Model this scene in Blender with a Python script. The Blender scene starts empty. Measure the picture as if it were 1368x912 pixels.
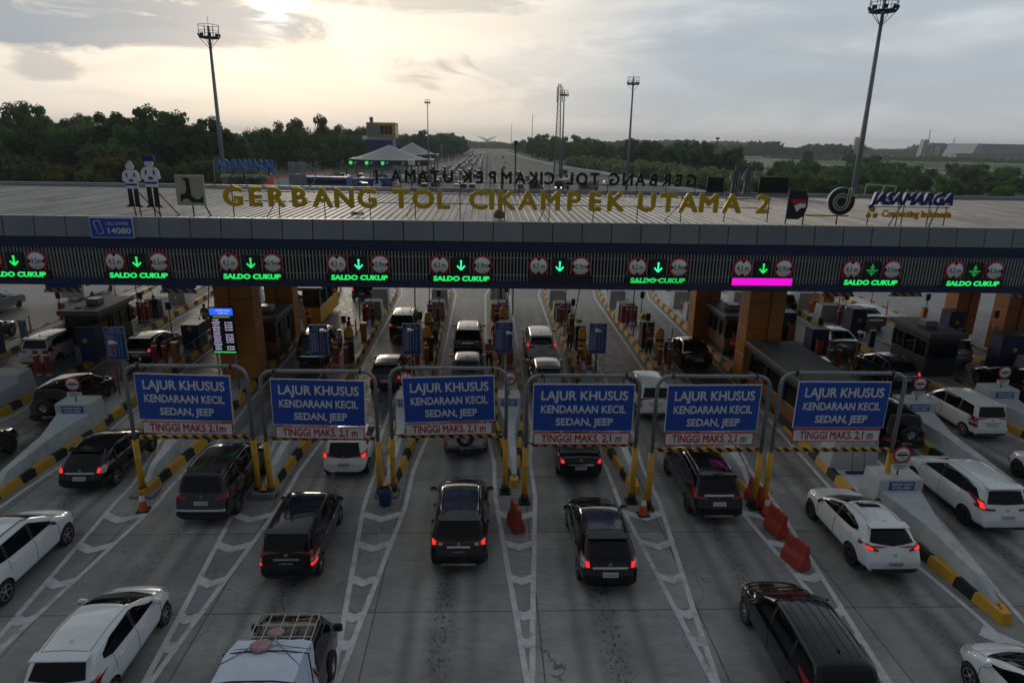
import bpy, bmesh, math, random
from mathutils import Vector, Matrix
from mathutils.bvhtree import BVHTree
R = math.radians
random.seed(7)
scene = bpy.context.scene
col = scene.collection

# ------------------------------------------------------------------ camera
FPX = 880.0; CAM_H = 12.2
def camera():
    th, ro, ya = R(16.76), R(1.03), R(2.35)
    fw = Vector((math.sin(ya)*math.cos(th), math.cos(ya)*math.cos(th), -math.sin(th)))
    rt = Vector((math.cos(ya), -math.sin(ya), 0)); up = rt.cross(fw)
    rt2 = rt*math.cos(ro)+up*math.sin(ro); up2 = rt2.cross(fw)
    cd = bpy.data.cameras.new('camera'); o = bpy.data.objects.new('camera', cd); col.objects.link(o)
    m = Matrix((rt2, up2, -fw)).transposed().to_4x4(); m.translation = Vector((0, 0, CAM_H))
    o.matrix_world = m
    cd.sensor_width = 36; cd.lens = FPX/1368*36; cd.clip_start = 0.1; cd.clip_end = 12000
    scene.camera = o
camera()
scene.view_settings.view_transform = 'Standard'; scene.view_settings.look = 'None'
scene.view_settings.exposure = 0.0; scene.view_settings.gamma = 1
scene.view_settings.use_curve_mapping = False
scene.render.engine = 'CYCLES'
cy = scene.cycles
cy.max_bounces = 6; cy.diffuse_bounces = 3; cy.glossy_bounces = 3; cy.transparent_max_bounces = 8
cy.volume_bounces = 0; cy.use_denoising = True; cy.sample_clamp_indirect = 4
cy.volume_step_rate = 10; cy.volume_max_steps = 64

# ------------------------------------------------------------------ world: evening cloud over a NISHITA sky
SUN = Vector((-0.276, 0.947, 0.166)).normalized()
SUN_EL = math.asin(SUN.z); SUN_ROT = math.atan2(SUN.x, SUN.y)
def world():
    w = bpy.data.worlds.new("World"); scene.world = w; w.use_nodes = True
    nt = w.node_tree; N = nt.nodes; L = nt.links; N.clear()
    def M(op, a, b=None, c=None, clamp=False):
        n = N.new('ShaderNodeMath'); n.operation = op; n.use_clamp = clamp
        for i, v in enumerate((a, b, c)):
            if v is None: continue
            if isinstance(v, (int, float)): n.inputs[i].default_value = v
            else: L.new(v, n.inputs[i])
        return n.outputs[0]
    def ramp(v, a, b):
        n = N.new('ShaderNodeMapRange'); n.interpolation_type = 'SMOOTHSTEP'
        L.new(v, n.inputs[0]); n.inputs[1].default_value = a; n.inputs[2].default_value = b
        return n.outputs[0]
    def mix(f, a, b, bt='MIX'):
        n = N.new('ShaderNodeMix'); n.data_type = 'RGBA'; n.blend_type = bt
        if isinstance(f, (int, float)): n.inputs[0].default_value = f
        else: L.new(f, n.inputs[0])
        for i, v in ((6, a), (7, b)):
            if isinstance(v, tuple): n.inputs[i].default_value = (*v, 1)
            else: L.new(v, n.inputs[i])
        return n.outputs[2]
    def comb(x, y, z):
        n = N.new('ShaderNodeCombineXYZ')
        for i, v in enumerate((x, y, z)):
            if isinstance(v, (int, float)): n.inputs[i].default_value = v
            else: L.new(v, n.inputs[i])
        return n.outputs[0]
    def noise(vec, scale, detail, rough=.55, dist=0):
        n = N.new('ShaderNodeTexNoise'); L.new(vec, n.inputs['Vector'])
        n.inputs['Scale'].default_value = scale; n.inputs['Detail'].default_value = detail
        n.inputs['Roughness'].default_value = rough; n.inputs['Distortion'].default_value = dist
        return n.outputs['Fac']
    tc = N.new('ShaderNodeTexCoord'); nm = N.new('ShaderNodeVectorMath'); nm.operation = 'NORMALIZE'
    L.new(tc.outputs['Generated'], nm.inputs[0]); d = nm.outputs[0]
    sp = N.new('ShaderNodeSeparateXYZ'); L.new(d, sp.inputs[0]); x, y, z = sp.outputs
    dot = N.new('ShaderNodeVectorMath'); dot.operation = 'DOT_PRODUCT'; L.new(d, dot.inputs[0]); dot.inputs[1].default_value = SUN
    ds = M('MAXIMUM', dot.outputs['Value'], 0.0)
    el = M('ARCSINE', z); az = M('ARCTAN2', x, y)
    zz = M('ADD', M('MAXIMUM', z, 0.0), 0.10)
    p = comb(M('DIVIDE', x, zz), M('DIVIDE', y, zz), 0.0)
    q = comb(M('MULTIPLY', az, 1.0), M('MULTIPLY', el, 3.6), 3.1)
    n1 = noise(p, 0.55, 7, .55, .4); n2 = noise(q, 3.2, 8, .55, .6); n3 = noise(q, 9.0, 6, .6, .3)
    warm = ramp(ds, .84, .997)
    base = mix(warm, (.405, .470, .525), (.90, .81, .68))
    # light bands of thinner cloud and darker bands
    streak = ramp(n2, .42, .66)
    base = mix(M('MULTIPLY', streak, .62), base, mix(warm, (.66, .68, .69), (1.0, .92, .80)))
    dark = ramp(n1, .50, .74)
    base = mix(M('MULTIPLY', dark, .35), base, (.42, .47, .51))
    # horizon haze
    hz = ramp(el, .10, -.01)
    base = mix(M('MULTIPLY', hz, .75), base, mix(warm, (.60, .565, .535), (.80, .71, .60)))
    # named cloud clumps, each at its own bearing and height
    def px(cx, cyy, rx, ry):
        th, ro, ya = R(16.76), R(1.03), R(2.35)
        fw = Vector((math.sin(ya)*math.cos(th), math.cos(ya)*math.cos(th), -math.sin(th)))
        rt = Vector((math.cos(ya), -math.sin(ya), 0)); up = rt.cross(fw)
        r2 = rt*math.cos(ro)+up*math.sin(ro); u2 = r2.cross(fw)
        v = (fw+r2*((cx-684)/FPX)-u2*((cyy-456)/FPX)).normalized()
        return math.atan2(v.x, v.y), math.asin(v.z), rx/FPX*.8, ry/FPX*.8
    jit = M('SUBTRACT', noise(q, 6.0, 8, .66, .8), .5)
    for cx, cyy, rx, ry, s, c in ((110, 12, 225, 42, 1.0, (.27, .335, .40)), (318, 38, 66, 32, .95, (.29, .35, .41)), (420, -6, 60, 14, .7, (.50, .50, .50)),
                                  (568, 90, 58, 24, .75, (.40, .42, .43)), (60, 86, 34, 14, .7, (.40, .42, .44)),
                                  (580, 2, 150, 16, .6, (.38, .40, .42)), (240, 60, 90, 14, .25, (.45, .46, .47)),
                                  (1010, 45, 190, 22, .45, (.36, .41, .45)), (900, 110, 300, 40, .35, (.38, .42, .455)),
                                  (400, 70, 60, 18, .3, (.45, .46, .46)), (1250, 90, 200, 60, .3, (.37, .41, .44))):
        a0, e0, ra, re = px(cx, cyy, rx, ry)
        u = M('DIVIDE', M('SUBTRACT', az, a0), ra); v = M('DIVIDE', M('SUBTRACT', el, e0), re)
        e = M('ADD', M('ADD', M('MULTIPLY', u, u), M('MULTIPLY', v, v)), M('MULTIPLY', jit, 7.5))
        k = ramp(e, 2.0, .4)
        base = mix(M('MULTIPLY', k, s), base, c)
    # sun behind the cloud edge
    g1 = M('POWER', ds, 3600.0); g2 = M('POWER', ds, 90.0); g3 = M('POWER', ds, 14.0)
    br = ramp(M('ADD', noise(q, 10, 6, .6, .5), M('MULTIPLY', g1, .18)), .46, .60)
    glow = M('ADD', M('MULTIPLY', M('MULTIPLY', g1, 2.4), br), M('ADD', M('MULTIPLY', g2, .10), M('MULTIPLY', g3, .04)))
    n = N.new('ShaderNodeVectorMath'); n.operation = 'SCALE'; n.inputs[0].default_value = (1.0, .92, .78); L.new(glow, n.inputs[3])
    base = mix(1.0, base, n.outputs[0], 'ADD')
    # unseen sky overhead and behind, darkened to cut light on road and cars
    over = ramp(el, .20, .95); back = ramp(y, .25, -.7)
    base = mix(M('MULTIPLY', over, .82), base, (.175, .195, .215))
    base = mix(M('MULTIPLY', back, .97), base, (.085, .097, .112))
    bg1 = N.new('ShaderNodeBackground'); L.new(base, bg1.inputs[0]); bg1.inputs[1].default_value = 1.20
    sky = N.new('ShaderNodeTexSky'); sky.sky_type = 'NISHITA'; sky.sun_disc = False
    sky.sun_elevation = SUN_EL; sky.sun_rotation = SUN_ROT; sky.air_density = 1.5; sky.dust_density = 4
    bg2 = N.new('ShaderNodeBackground'); L.new(sky.outputs[0], bg2.inputs[0]); bg2.inputs[1].default_value = 0.05
    ms = N.new('ShaderNodeMixShader'); ms.inputs[0].default_value = .93
    L.new(bg2.outputs[0], ms.inputs[1]); L.new(bg1.outputs[0], ms.inputs[2])
    out = N.new('ShaderNodeOutputWorld'); L.new(ms.outputs[0], out.inputs[0])
world()
sl = bpy.data.lights.new('sun', 'SUN'); sl.energy = 0.55; sl.angle = R(14); sl.color = (1, .88, .72)
so = bpy.data.objects.new('sun', sl); col.objects.link(so)
so.rotation_euler = (-SUN).to_track_quat('-Z', 'Y').to_euler(); so.location = (0, 0, 60)

# ------------------------------------------------------------------ materials
MATS = {}
def mat(name, c, rough=.6, metal=0., var=.12, scale=3., emit=0., coat=0., spec=.5, bump=0., dirt=None, objcol=0.):
    """plain principled surface with a little procedural tone variation"""
    if name in MATS: return MATS[name]
    m = bpy.data.materials.new(name); m.use_nodes = True; nt = m.node_tree; N = nt.nodes; L = nt.links
    b = N['Principled BSDF']; b.inputs['Roughness'].default_value = rough; b.inputs['Metallic'].default_value = metal
    b.inputs['Coat Weight'].default_value = coat; b.inputs['Coat Roughness'].default_value = .05
    b.inputs['Specular IOR Level'].default_value = spec
    tc = N.new('ShaderNodeTexCoord'); src = tc.outputs['Object']
    n = N.new('ShaderNodeTexNoise'); L.new(src, n.inputs['Vector']); n.inputs['Scale'].default_value = scale
    n.inputs['Detail'].default_value = 6; n.inputs['Roughness'].default_value = .6
    mr = N.new('ShaderNodeMapRange'); L.new(n.outputs['Fac'], mr.inputs[0])
    mr.inputs[1].default_value = .3; mr.inputs[2].default_value = .7
    mr.inputs[3].default_value = 1-var; mr.inputs[4].default_value = 1+var
    v = N.new('ShaderNodeVectorMath'); v.operation = 'SCALE'; v.inputs[0].default_value = c
    L.new(mr.outputs[0], v.inputs[3]); outc = v.outputs[0]
    if dirt:
        n2 = N.new('ShaderNodeTexNoise'); L.new(src, n2.inputs['Vector']); n2.inputs['Scale'].default_value = scale*.45
        n2.inputs['Detail'].default_value = 8; n2.inputs['Roughness'].default_value = .7
        r2 = N.new('ShaderNodeMapRange'); L.new(n2.outputs['Fac'], r2.inputs[0]); r2.inputs[1].default_value = .5; r2.inputs[2].default_value = .72
        r2.inputs[4].default_value = dirt[3]
        mx = N.new('ShaderNodeMix'); mx.data_type = 'RGBA'; L.new(r2.outputs[0], mx.inputs[0]); L.new(outc, mx.inputs[6])
        mx.inputs[7].default_value = (*dirt[:3], 1); outc = mx.outputs[2]
    if objcol:
        oi = N.new('ShaderNodeObjectInfo'); r3 = N.new('ShaderNodeMapRange'); L.new(oi.outputs['Random'], r3.inputs[0])
        r3.inputs[3].default_value = 1-objcol; r3.inputs[4].default_value = 1+objcol
        v3 = N.new('ShaderNodeVectorMath'); v3.operation = 'SCALE'; L.new(outc, v3.inputs[0]); L.new(r3.outputs[0], v3.inputs[3]); outc = v3.outputs[0]
    L.new(outc, b.inputs['Base Color'])
    if bump:
        bp = N.new('ShaderNodeBump'); bp.inputs['Strength'].default_value = bump; bp.inputs['Distance'].default_value = .02
        L.new(n.outputs['Fac'], bp.inputs['Height']); L.new(bp.outputs[0], b.inputs['Normal'])
    if emit:
        b.inputs['Emission Color'].default_value = (*c, 1); b.inputs['Emission Strength'].default_value = emit
    if name.startswith('leaf'):               # light passes through leaves
        tr = N.new('ShaderNodeBsdfTranslucent'); L.new(outc, tr.inputs['Color']); ms = N.new('ShaderNodeMixShader'); ms.inputs[0].default_value = .38
        L.new(b.outputs[0], ms.inputs[1]); L.new(tr.outputs[0], ms.inputs[2]); L.new(ms.outputs[0], N['Material Output'].inputs['Surface'])
    MATS[name] = m; return m
def stripes(name, c1, c2, axis, period, slant=0., slant_axis=2, duty=.5, rough=.6, metal=0., wear=.35):
    """two painted colours in bands along an axis"""
    if name in MATS: return MATS[name]
    m = bpy.data.materials.new(name); m.use_nodes = True; nt = m.node_tree; N = nt.nodes; L = nt.links
    b = N['Principled BSDF']; b.inputs['Roughness'].default_value = rough; b.inputs['Metallic'].default_value = metal
    tc = N.new('ShaderNodeTexCoord'); sp = N.new('ShaderNodeSeparateXYZ'); L.new(tc.outputs['Object'], sp.inputs[0])
    def M(op, a, bb):
        n = N.new('ShaderNodeMath'); n.operation = op
        for i, v in enumerate((a, bb)):
            if isinstance(v, (int, float)): n.inputs[i].default_value = v
            else: L.new(v, n.inputs[i])
        return n.outputs[0]
    s = M('ADD', sp.outputs[axis], M('MULTIPLY', sp.outputs[slant_axis], slant))
    fr = M('FRACT', M('DIVIDE', M('ADD', s, 1000*period), period), 0.0); k = M('GREATER_THAN', fr, duty)
    n = N.new('ShaderNodeTexNoise'); L.new(tc.outputs['Object'], n.inputs['Vector']); n.inputs['Scale'].default_value = 5; n.inputs['Detail'].default_value = 8
    n.inputs['Roughness'].default_value = .7
    mx = N.new('ShaderNodeMix'); mx.data_type = 'RGBA'; L.new(k, mx.inputs[0]); mx.inputs[6].default_value = (*c1, 1); mx.inputs[7].default_value = (*c2, 1)
    mr = N.new('ShaderNodeMapRange'); L.new(n.outputs['Fac'], mr.inputs[0]); mr.inputs[1].default_value = .5; mr.inputs[2].default_value = .75
    mr.inputs[4].default_value = wear
    m2 = N.new('ShaderNodeMix'); m2.data_type = 'RGBA'; L.new(mr.outputs[0], m2.inputs[0]); L.new(mx.outputs[2], m2.inputs[6]); m2.inputs[7].default_value = (.10, .095, .085, 1)
    L.new(m2.outputs[2], b.inputs['Base Color'])
    MATS[name] = m; return m

def M_(k): return MATS[k]
mat('white_paint', (.62, .63, .62), .55, var=.10, scale=4, dirt=(.25, .24, .22, .5))
mat('concrete_white', (.50, .53, .55), .8, var=.10, scale=2.5, dirt=(.24, .25, .26, .6), bump=.3)
mat('concrete_grey', (.22, .225, .22), .85, var=.14, scale=3, dirt=(.11, .11, .105, .6), bump=.3)
mat('steel', (.26, .285, .30), .45, .55, var=.15, scale=5, dirt=(.10, .08, .06, .6))
mat('dark_steel', (.035, .036, .038), .5, .4, var=.2, scale=4)
mat('yellow_paint', (.72, .38, .02), .5, var=.12, scale=4, dirt=(.20, .13, .05, .5))
mat('booth_orange', (.20, .065, .008), .55, var=.2)
mat('orange_panel', (.44, .155, .016), .5, var=.10, scale=1.2, dirt=(.16, .06, .015, .5))
mat('orange_plastic', (.55, .16, .02), .5, var=.12, scale=3)
mat('red_plastic', (.42, .045, .025), .5, var=.18, scale=3, dirt=(.16, .04, .03, .5))
mat('red_paint', (.30, .028, .022), .5, var=.15, scale=4, dirt=(.10, .03, .025, .5))
mat('cone_orange', (.75, .09, .02), .5, var=.12, scale=6)
mat('white_reflective', (.88, .89, .90), .4, var=.06)
mat('sign_blue', (.008, .072, .44), .45, var=.12, scale=2, dirt=(.03, .07, .26, .45))
mat('sign_blue_light', (.02, .09, .36), .45, var=.10, scale=3)
mat('booth_blue', (.006, .022, .10), .5, var=.2, scale=2)
mat('navy', (.006, .018, .075), .4, var=.12, scale=1)
mat('bin_blue', (.01, .06, .14), .5, var=.15, scale=4)
mat('sign_red', (.50, .02, .03), .5, var=.08)
mat('text_white', (.76, .77, .78), .5, var=.10, scale=4, dirt=(.45, .45, .43, .5))
mat('black', (.008, .008, .009), .5, var=.3, scale=5)
mat('black_matte', (.012, .012, .013), .8, var=.3, scale=5)
mat('rubber', (.012, .012, .012), .75, var=.2, scale=6)
mat('rim', (.42, .43, .44), .3, .8, var=.1)
mat('rim_dark', (.05, .05, .055), .35, .7, var=.1)
mat('chrome', (.65, .66, .68), .15, 1., var=.04)
mat('trim', (.018, .018, .019), .6, var=.15)
mat('glass', (.004, .005, .006), .05, 0., var=.1, spec=.35)
mat('lamp_red', (.28, .008, .010), .15, coat=.6, var=.05)
mat('lamp_red_lit', (1.0, .03, .025), .3, emit=.9, var=.02)
mat('lamp_clear', (.45, .46, .48), .12, coat=.8, var=.05)
mat('plate_white', (.50, .51, .52), .45, var=.12, scale=20)
mat('plate_black', (.01, .01, .011), .45, var=.1)
mat('fascia', (.25, .275, .31), .42, .25, var=.05, scale=.7, dirt=(.11, .12, .13, .4))
mat('slat', (.36, .37, .38), .5, .3, var=.1, scale=2)
mat('letter_gold', (.68, .44, .010), .42, .2, var=.12, scale=2, dirt=(.18, .11, .02, .4))
mat('letter_side', (.50, .36, .05), .5, .2, var=.12)
mat('letter_black', (.008, .009, .022), .45)
mat('letter_navy', (.008, .012, .20), .45, var=.1)
mat('letter_orange', (.62, .34, .01), .5, var=.1)
mat('letter_back', (.022, .018, .014), .6, .3, var=.3)
mat('cream', (.42, .42, .31), .5, var=.06)
mat('led_green', (.02, 1.0, .18), .5, emit=.75, var=.05, scale=14)
mat('led_cyan', (.03, 1.0, .42), .5, emit=1.1, var=.05, scale=14)
mat('led_green_dim', (.02, .8, .14), .5, emit=.6, var=.3, scale=14)
mat('led_magenta', (.80, .004, .62), .5, emit=1.0, var=.05)
mat('led_blue', (.03, .16, .95), .5, emit=.8)
mat('led_white', (.62, .58, .80), .5, emit=.8)
mat('led_yellow', (.7, .7, .05), .5, emit=.6)
mat('lamp_white', (1, .98, .94), .5, emit=2.2)
mat('lamp_warm', (1, .7, .25), .5, emit=2.0)
mat('tent', (.50, .48, .45), .7, var=.06, scale=.3)
mat('skin', (.16, .085, .055), .55, var=.06)
mat('hair', (.008, .007, .006), .6)
mat('cloth_dark', (.012, .013, .018), .85, var=.3, scale=6)
mat('vest_orange', (.62, .09, .03), .7, var=.12, scale=6)
mat('vest_lime', (.25, .42, .04), .7, var=.12, scale=6)
mat('vest_red', (.45, .03, .035), .7, var=.12, scale=6)
mat('shirt_white', (.50, .50, .50), .8, var=.1, scale=6)
mat('tarp', (.60, .67, .80), .6, var=.10, scale=2.2, bump=.6, dirt=(.42, .48, .60, .5))
mat('strap', (.01, .012, .02), .7)
mat('rope', (.20, .15, .12), .8)
mat('bag_pink', (.42, .22, .22), .7, var=.25, scale=9, dirt=(.55, .50, .47, .8))
mat('rack_metal', (.52, .48, .42), .45, .3, var=.15, scale=8)
mat('factory_wall', (.55, .53, .50), .7, var=.06, scale=.05)
mat('factory_roof', (.38, .42, .46), .6, var=.06, scale=.05)
mat('leaf_a', (.066, .140, .026), .75, var=.55, scale=.35, objcol=.5)
mat('leaf_b', (.105, .185, .038), .75, var=.40, scale=.35, objcol=.3)
mat('leaf_c', (.23, .28, .115), .75, var=.35, scale=.5, objcol=.25)
mat('leaf_d', (.110, .215, .038), .75, var=.40, scale=.5, objcol=.35)
mat('leaf_yellow', (.14, .13, .02), .75, var=.45, scale=.5, objcol=.3)
mat('bark', (.06, .045, .032), .9, var=.3, scale=4)
mat('paint_white', (.76, .79, .81), .22, coat=.6, var=.03, dirt=(.50, .49, .46, .25))
mat('paint_black', (.004, .004, .006), .14, spec=.25, coat=.6, var=.05)
mat('paint_charcoal', (.015, .017, .021), .22, .3, coat=.8, var=.05)
mat('paint_silver', (.28, .29, .30), .25, .6, coat=.6, var=.05)
mat('paint_grey', (.09, .095, .10), .25, .4, coat=.6, var=.05)
mat('paint_beige', (.30, .27, .22), .25, .4, coat=.6, var=.05)
mat('paint_navy', (.010, .018, .05), .2, .3, coat=.8, var=.05)
mat('paint_red', (.28, .02, .02), .25, .1, coat=.6, var=.05)
mat('roof_dark', (.035, .045, .065), .18, .3, coat=.8, var=.05)
stripes('kerb_paint', (.012, .012, .012), (.66, .36, .03), 1, 1.7, duty=.40)
stripes('bar_paint', (.012, .012, .012), (.62, .34, .03), 0, .34, slant=.9, wear=.3)
stripes('bar_redwhite', (.55, .53, .50), (.30, .03, .03), 0, .50, slant=1.0, wear=.3)
stripes('bollard_paint', (.50, .48, .46), (.30, .028, .022), 2, 1.6, duty=.13, wear=.3)

# ------------------------------------------------------------------ mesh helpers
class MB:
    def __init__(s): s.v = []; s.f = []; s.m = []; s.sm = []
    def add(s, vs, fs, m=0, smooth=False):
        b = len(s.v); s.v += [tuple(v) for v in vs]
        for f in fs: s.f.append([b+i for i in f]); s.m.append(m); s.sm.append(smooth)
        return s
    def box(s, x0, x1, y0, y1, z0, z1, m=0):
        return s.add([(x0,y0,z0),(x1,y0,z0),(x1,y1,z0),(x0,y1,z0),(x0,y0,z1),(x1,y0,z1),(x1,y1,z1),(x0,y1,z1)],
                     [(0,3,2,1),(4,5,6,7),(0,1,5,4),(1,2,6,5),(2,3,7,6),(3,0,4,7)], m)
    def tube(s, p0, p1, r0, r1=None, n=10, m=0, cap=True):
        r1 = r0 if r1 is None else r1
        return s.path([p0, p1], [r0, r1], n, m, cap)
    def path(s, pts, rad, n=10, m=0, cap=True, smooth=True):
        pts = [Vector(p) for p in pts]
        if isinstance(rad, (int, float)): rad = [rad]*len(pts)
        vs = []; prev = None
        for i, p in enumerate(pts):
            t = (pts[min(i+1, len(pts)-1)]-pts[max(i-1, 0)]).normalized()
            if prev is None:
                a = Vector((1, 0, 0)) if abs(t.x) < .9 else Vector((0, 1, 0)); u = t.cross(a).normalized()
            else: u = (prev-t*prev.dot(t)).normalized()
            prev = u; w = t.cross(u)
            for k in range(n):
                a = 2*math.pi*k/n; vs.append(p+(u*math.cos(a)+w*math.sin(a))*rad[i])
        fs = [(i*n+k, i*n+(k+1) % n, (i+1)*n+(k+1) % n, (i+1)*n+k) for i in range(len(pts)-1) for k in range(n)]
        b = len(s.v); s.add(vs, fs, m, smooth)
        if cap:
            s.f.append([b+k for k in reversed(range(n))]); s.m.append(m); s.sm.append(False)
            s.f.append([b+(len(pts)-1)*n+k for k in range(n)]); s.m.append(m); s.sm.append(False)
        return s
    def lathe(s, prof, n=20, c=(0, 0, 0), axis='z', m=0, smooth=True):
        vs = []
        for r, h in prof:
            for k in range(n):
                a = 2*math.pi*k/n; x, y = r*math.cos(a), r*math.sin(a)
                p = {'z': (x, y, h), 'x': (h, x, y), 'y': (x, h, y)}[axis]
                vs.append((p[0]+c[0], p[1]+c[1], p[2]+c[2]))
        fs = [(i*n+k, i*n+(k+1) % n, (i+1)*n+(k+1) % n, (i+1)*n+k) for i in range(len(prof)-1) for k in range(n)]
        return s.add(vs, fs, m, smooth)
    def prism(s, poly, a0, a1, axis='z', m=0, c=(0, 0, 0)):
        def P(u, v, h):
            q = {'z': (u, v, h), 'y': (u, h, v), 'x': (h, u, v)}[axis]; return (q[0]+c[0], q[1]+c[1], q[2]+c[2])
        n = len(poly)
        vs = [P(u, v, a0) for u, v in poly]+[P(u, v, a1) for u, v in poly]
        return s.add(vs, [tuple(reversed(range(n))), tuple(range(n, 2*n))]+[(i, (i+1) % n, n+(i+1) % n, n+i) for i in range(n)], m)
    def mesh(s, name, mats, bevel=0., seg=1):
        me = bpy.data.meshes.new(name); me.from_pydata(s.v, [], s.f); 
        for k in mats: me.materials.append(MATS[k])
        for p, mi, sm in zip(me.polygons, s.m, s.sm): p.material_index = mi; p.use_smooth = sm
        bm = bmesh.new(); bm.from_mesh(me); bmesh.ops.recalc_face_normals(bm, faces=bm.faces)
        if bevel:
            es = [e for e in bm.edges if len(e.link_faces) == 2 and e.calc_face_angle(0) > .5]
            bmesh.ops.bevel(bm, geom=es, offset=bevel, segments=seg, affect='EDGES', clamp_overlap=True)
        bm.to_mesh(me); bm.free(); me.update(); return me
    def build(s, name, mats, parent=None, bevel=0., loc=None, seg=1):
        if isinstance(mats, str): mats = [mats]
        return link(name, s.mesh(name, mats, bevel, seg), parent, loc)
def link(name, me, parent=None, loc=None):
    o = bpy.data.objects.new(name, me); col.objects.link(o)
    if parent: o.parent = parent
    if loc: o.location = loc
    return o
def tag(o, label=None, cat=None, group=None, kind=None):
    if label: o['label'] = label
    if cat: o['category'] = cat
    if group: o['group'] = group
    if kind: o['kind'] = kind
    return o
def thing(name, label, cat, loc=(0, 0, 0), rz=0., group=None):
    o = bpy.data.objects.new(name, None); col.objects.link(o); o.location = loc; o.rotation_euler = (0, 0, rz)
    o.empty_display_size = .2
    return tag(o, label, cat, group)
KIDS = {}
def kids(o):
    return [c for c in bpy.data.objects if c.parent is o]
def copy_tree(o, loc=None, rz=None, label=None, group=None, swap=None, scale=None, cat=None):
    def rec(src, par):
        c = src.copy(); col.objects.link(c)
        if par is not None: c.parent = par
        if swap and c.type == 'MESH':
            for sl_ in c.material_slots:
                if sl_.material and sl_.material.name in swap:
                    new = MATS[swap[sl_.material.name]]; sl_.link = 'OBJECT'; sl_.material = new
        for ch in KIDS.setdefault(src.name, [k.name for k in kids(src)]): rec(bpy.data.objects[ch], c)
        return c
    c = rec(o, None)
    if loc is not None: c.location = loc
    if rz is not None: c.rotation_euler = (c.rotation_euler[0], c.rotation_euler[1], rz)
    if scale: c.scale = scale if isinstance(scale, tuple) else (scale,)*3
    if label: c['label'] = label
    if cat: c['category'] = cat
    if group: c['group'] = group
    elif 'group' in c and group is False: del c['group']
    return c
def text_mesh(s, size, depth=.01, bold=0., shear=0., align='CENTER', space=1., sx=1.):
    cu = bpy.data.curves.new('lettering', 'FONT'); cu.body = s; cu.size = size; cu.extrude = depth; cu.offset = bold
    if bold: cu.offset = 0.
    cu.shear = shear; cu.align_x = align; cu.align_y = 'CENTER'; cu.space_character = space; cu.resolution_u = 3
    o = bpy.data.objects.new('lettering', cu); col.objects.link(o)
    dg = bpy.context.evaluated_depsgraph_get(); dg.update()
    me = bpy.data.meshes.new_from_object(o.evaluated_get(dg)); bpy.data.objects.remove(o)
    for v in me.vertices: v.co.x *= sx
    if bold:                                  # heavier strokes: the outline stacked with small offsets
        vs = [v.co.copy() for v in me.vertices]; fs = [tuple(p.vertices) for p in me.polygons]; V = []; F = []
        for i, (a, b) in enumerate(((0, 0), (1, 0), (-1, 0), (0, 1), (0, -1), (.7, .7), (-.7, .7), (.7, -.7), (-.7, -.7))):
            k = len(V); V += [(v.x+a*bold, v.y+b*bold, v.z*(1+.02*i)+.00004*i) for v in vs]; F += [tuple(k+q for q in f) for f in fs]
        me = bpy.data.meshes.new('lettering'); me.from_pydata(V, [], F)
    return me
def text(name, s, size, mats, parent, loc, rot=(math.pi/2, 0, 0), fit=None, **kw):
    """lettering standing upright and facing -Y unless turned"""
    me = text_mesh(s, size, **kw)
    xs = [v.co.x for v in me.vertices]
    if fit and xs:
        k = fit/(max(xs)-min(xs))
        for v in me.vertices: v.co.x *= k
    if isinstance(mats, str): mats = [mats]
    me.materials.clear()
    for k in mats: me.materials.append(MATS[k])
    if len(mats) > 1:
        for p in me.polygons: p.material_index = 0 if abs(p.normal.z) > .7 else 1
    o = link(name, me, parent); o.location = loc; o.rotation_euler = rot
    return o
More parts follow.
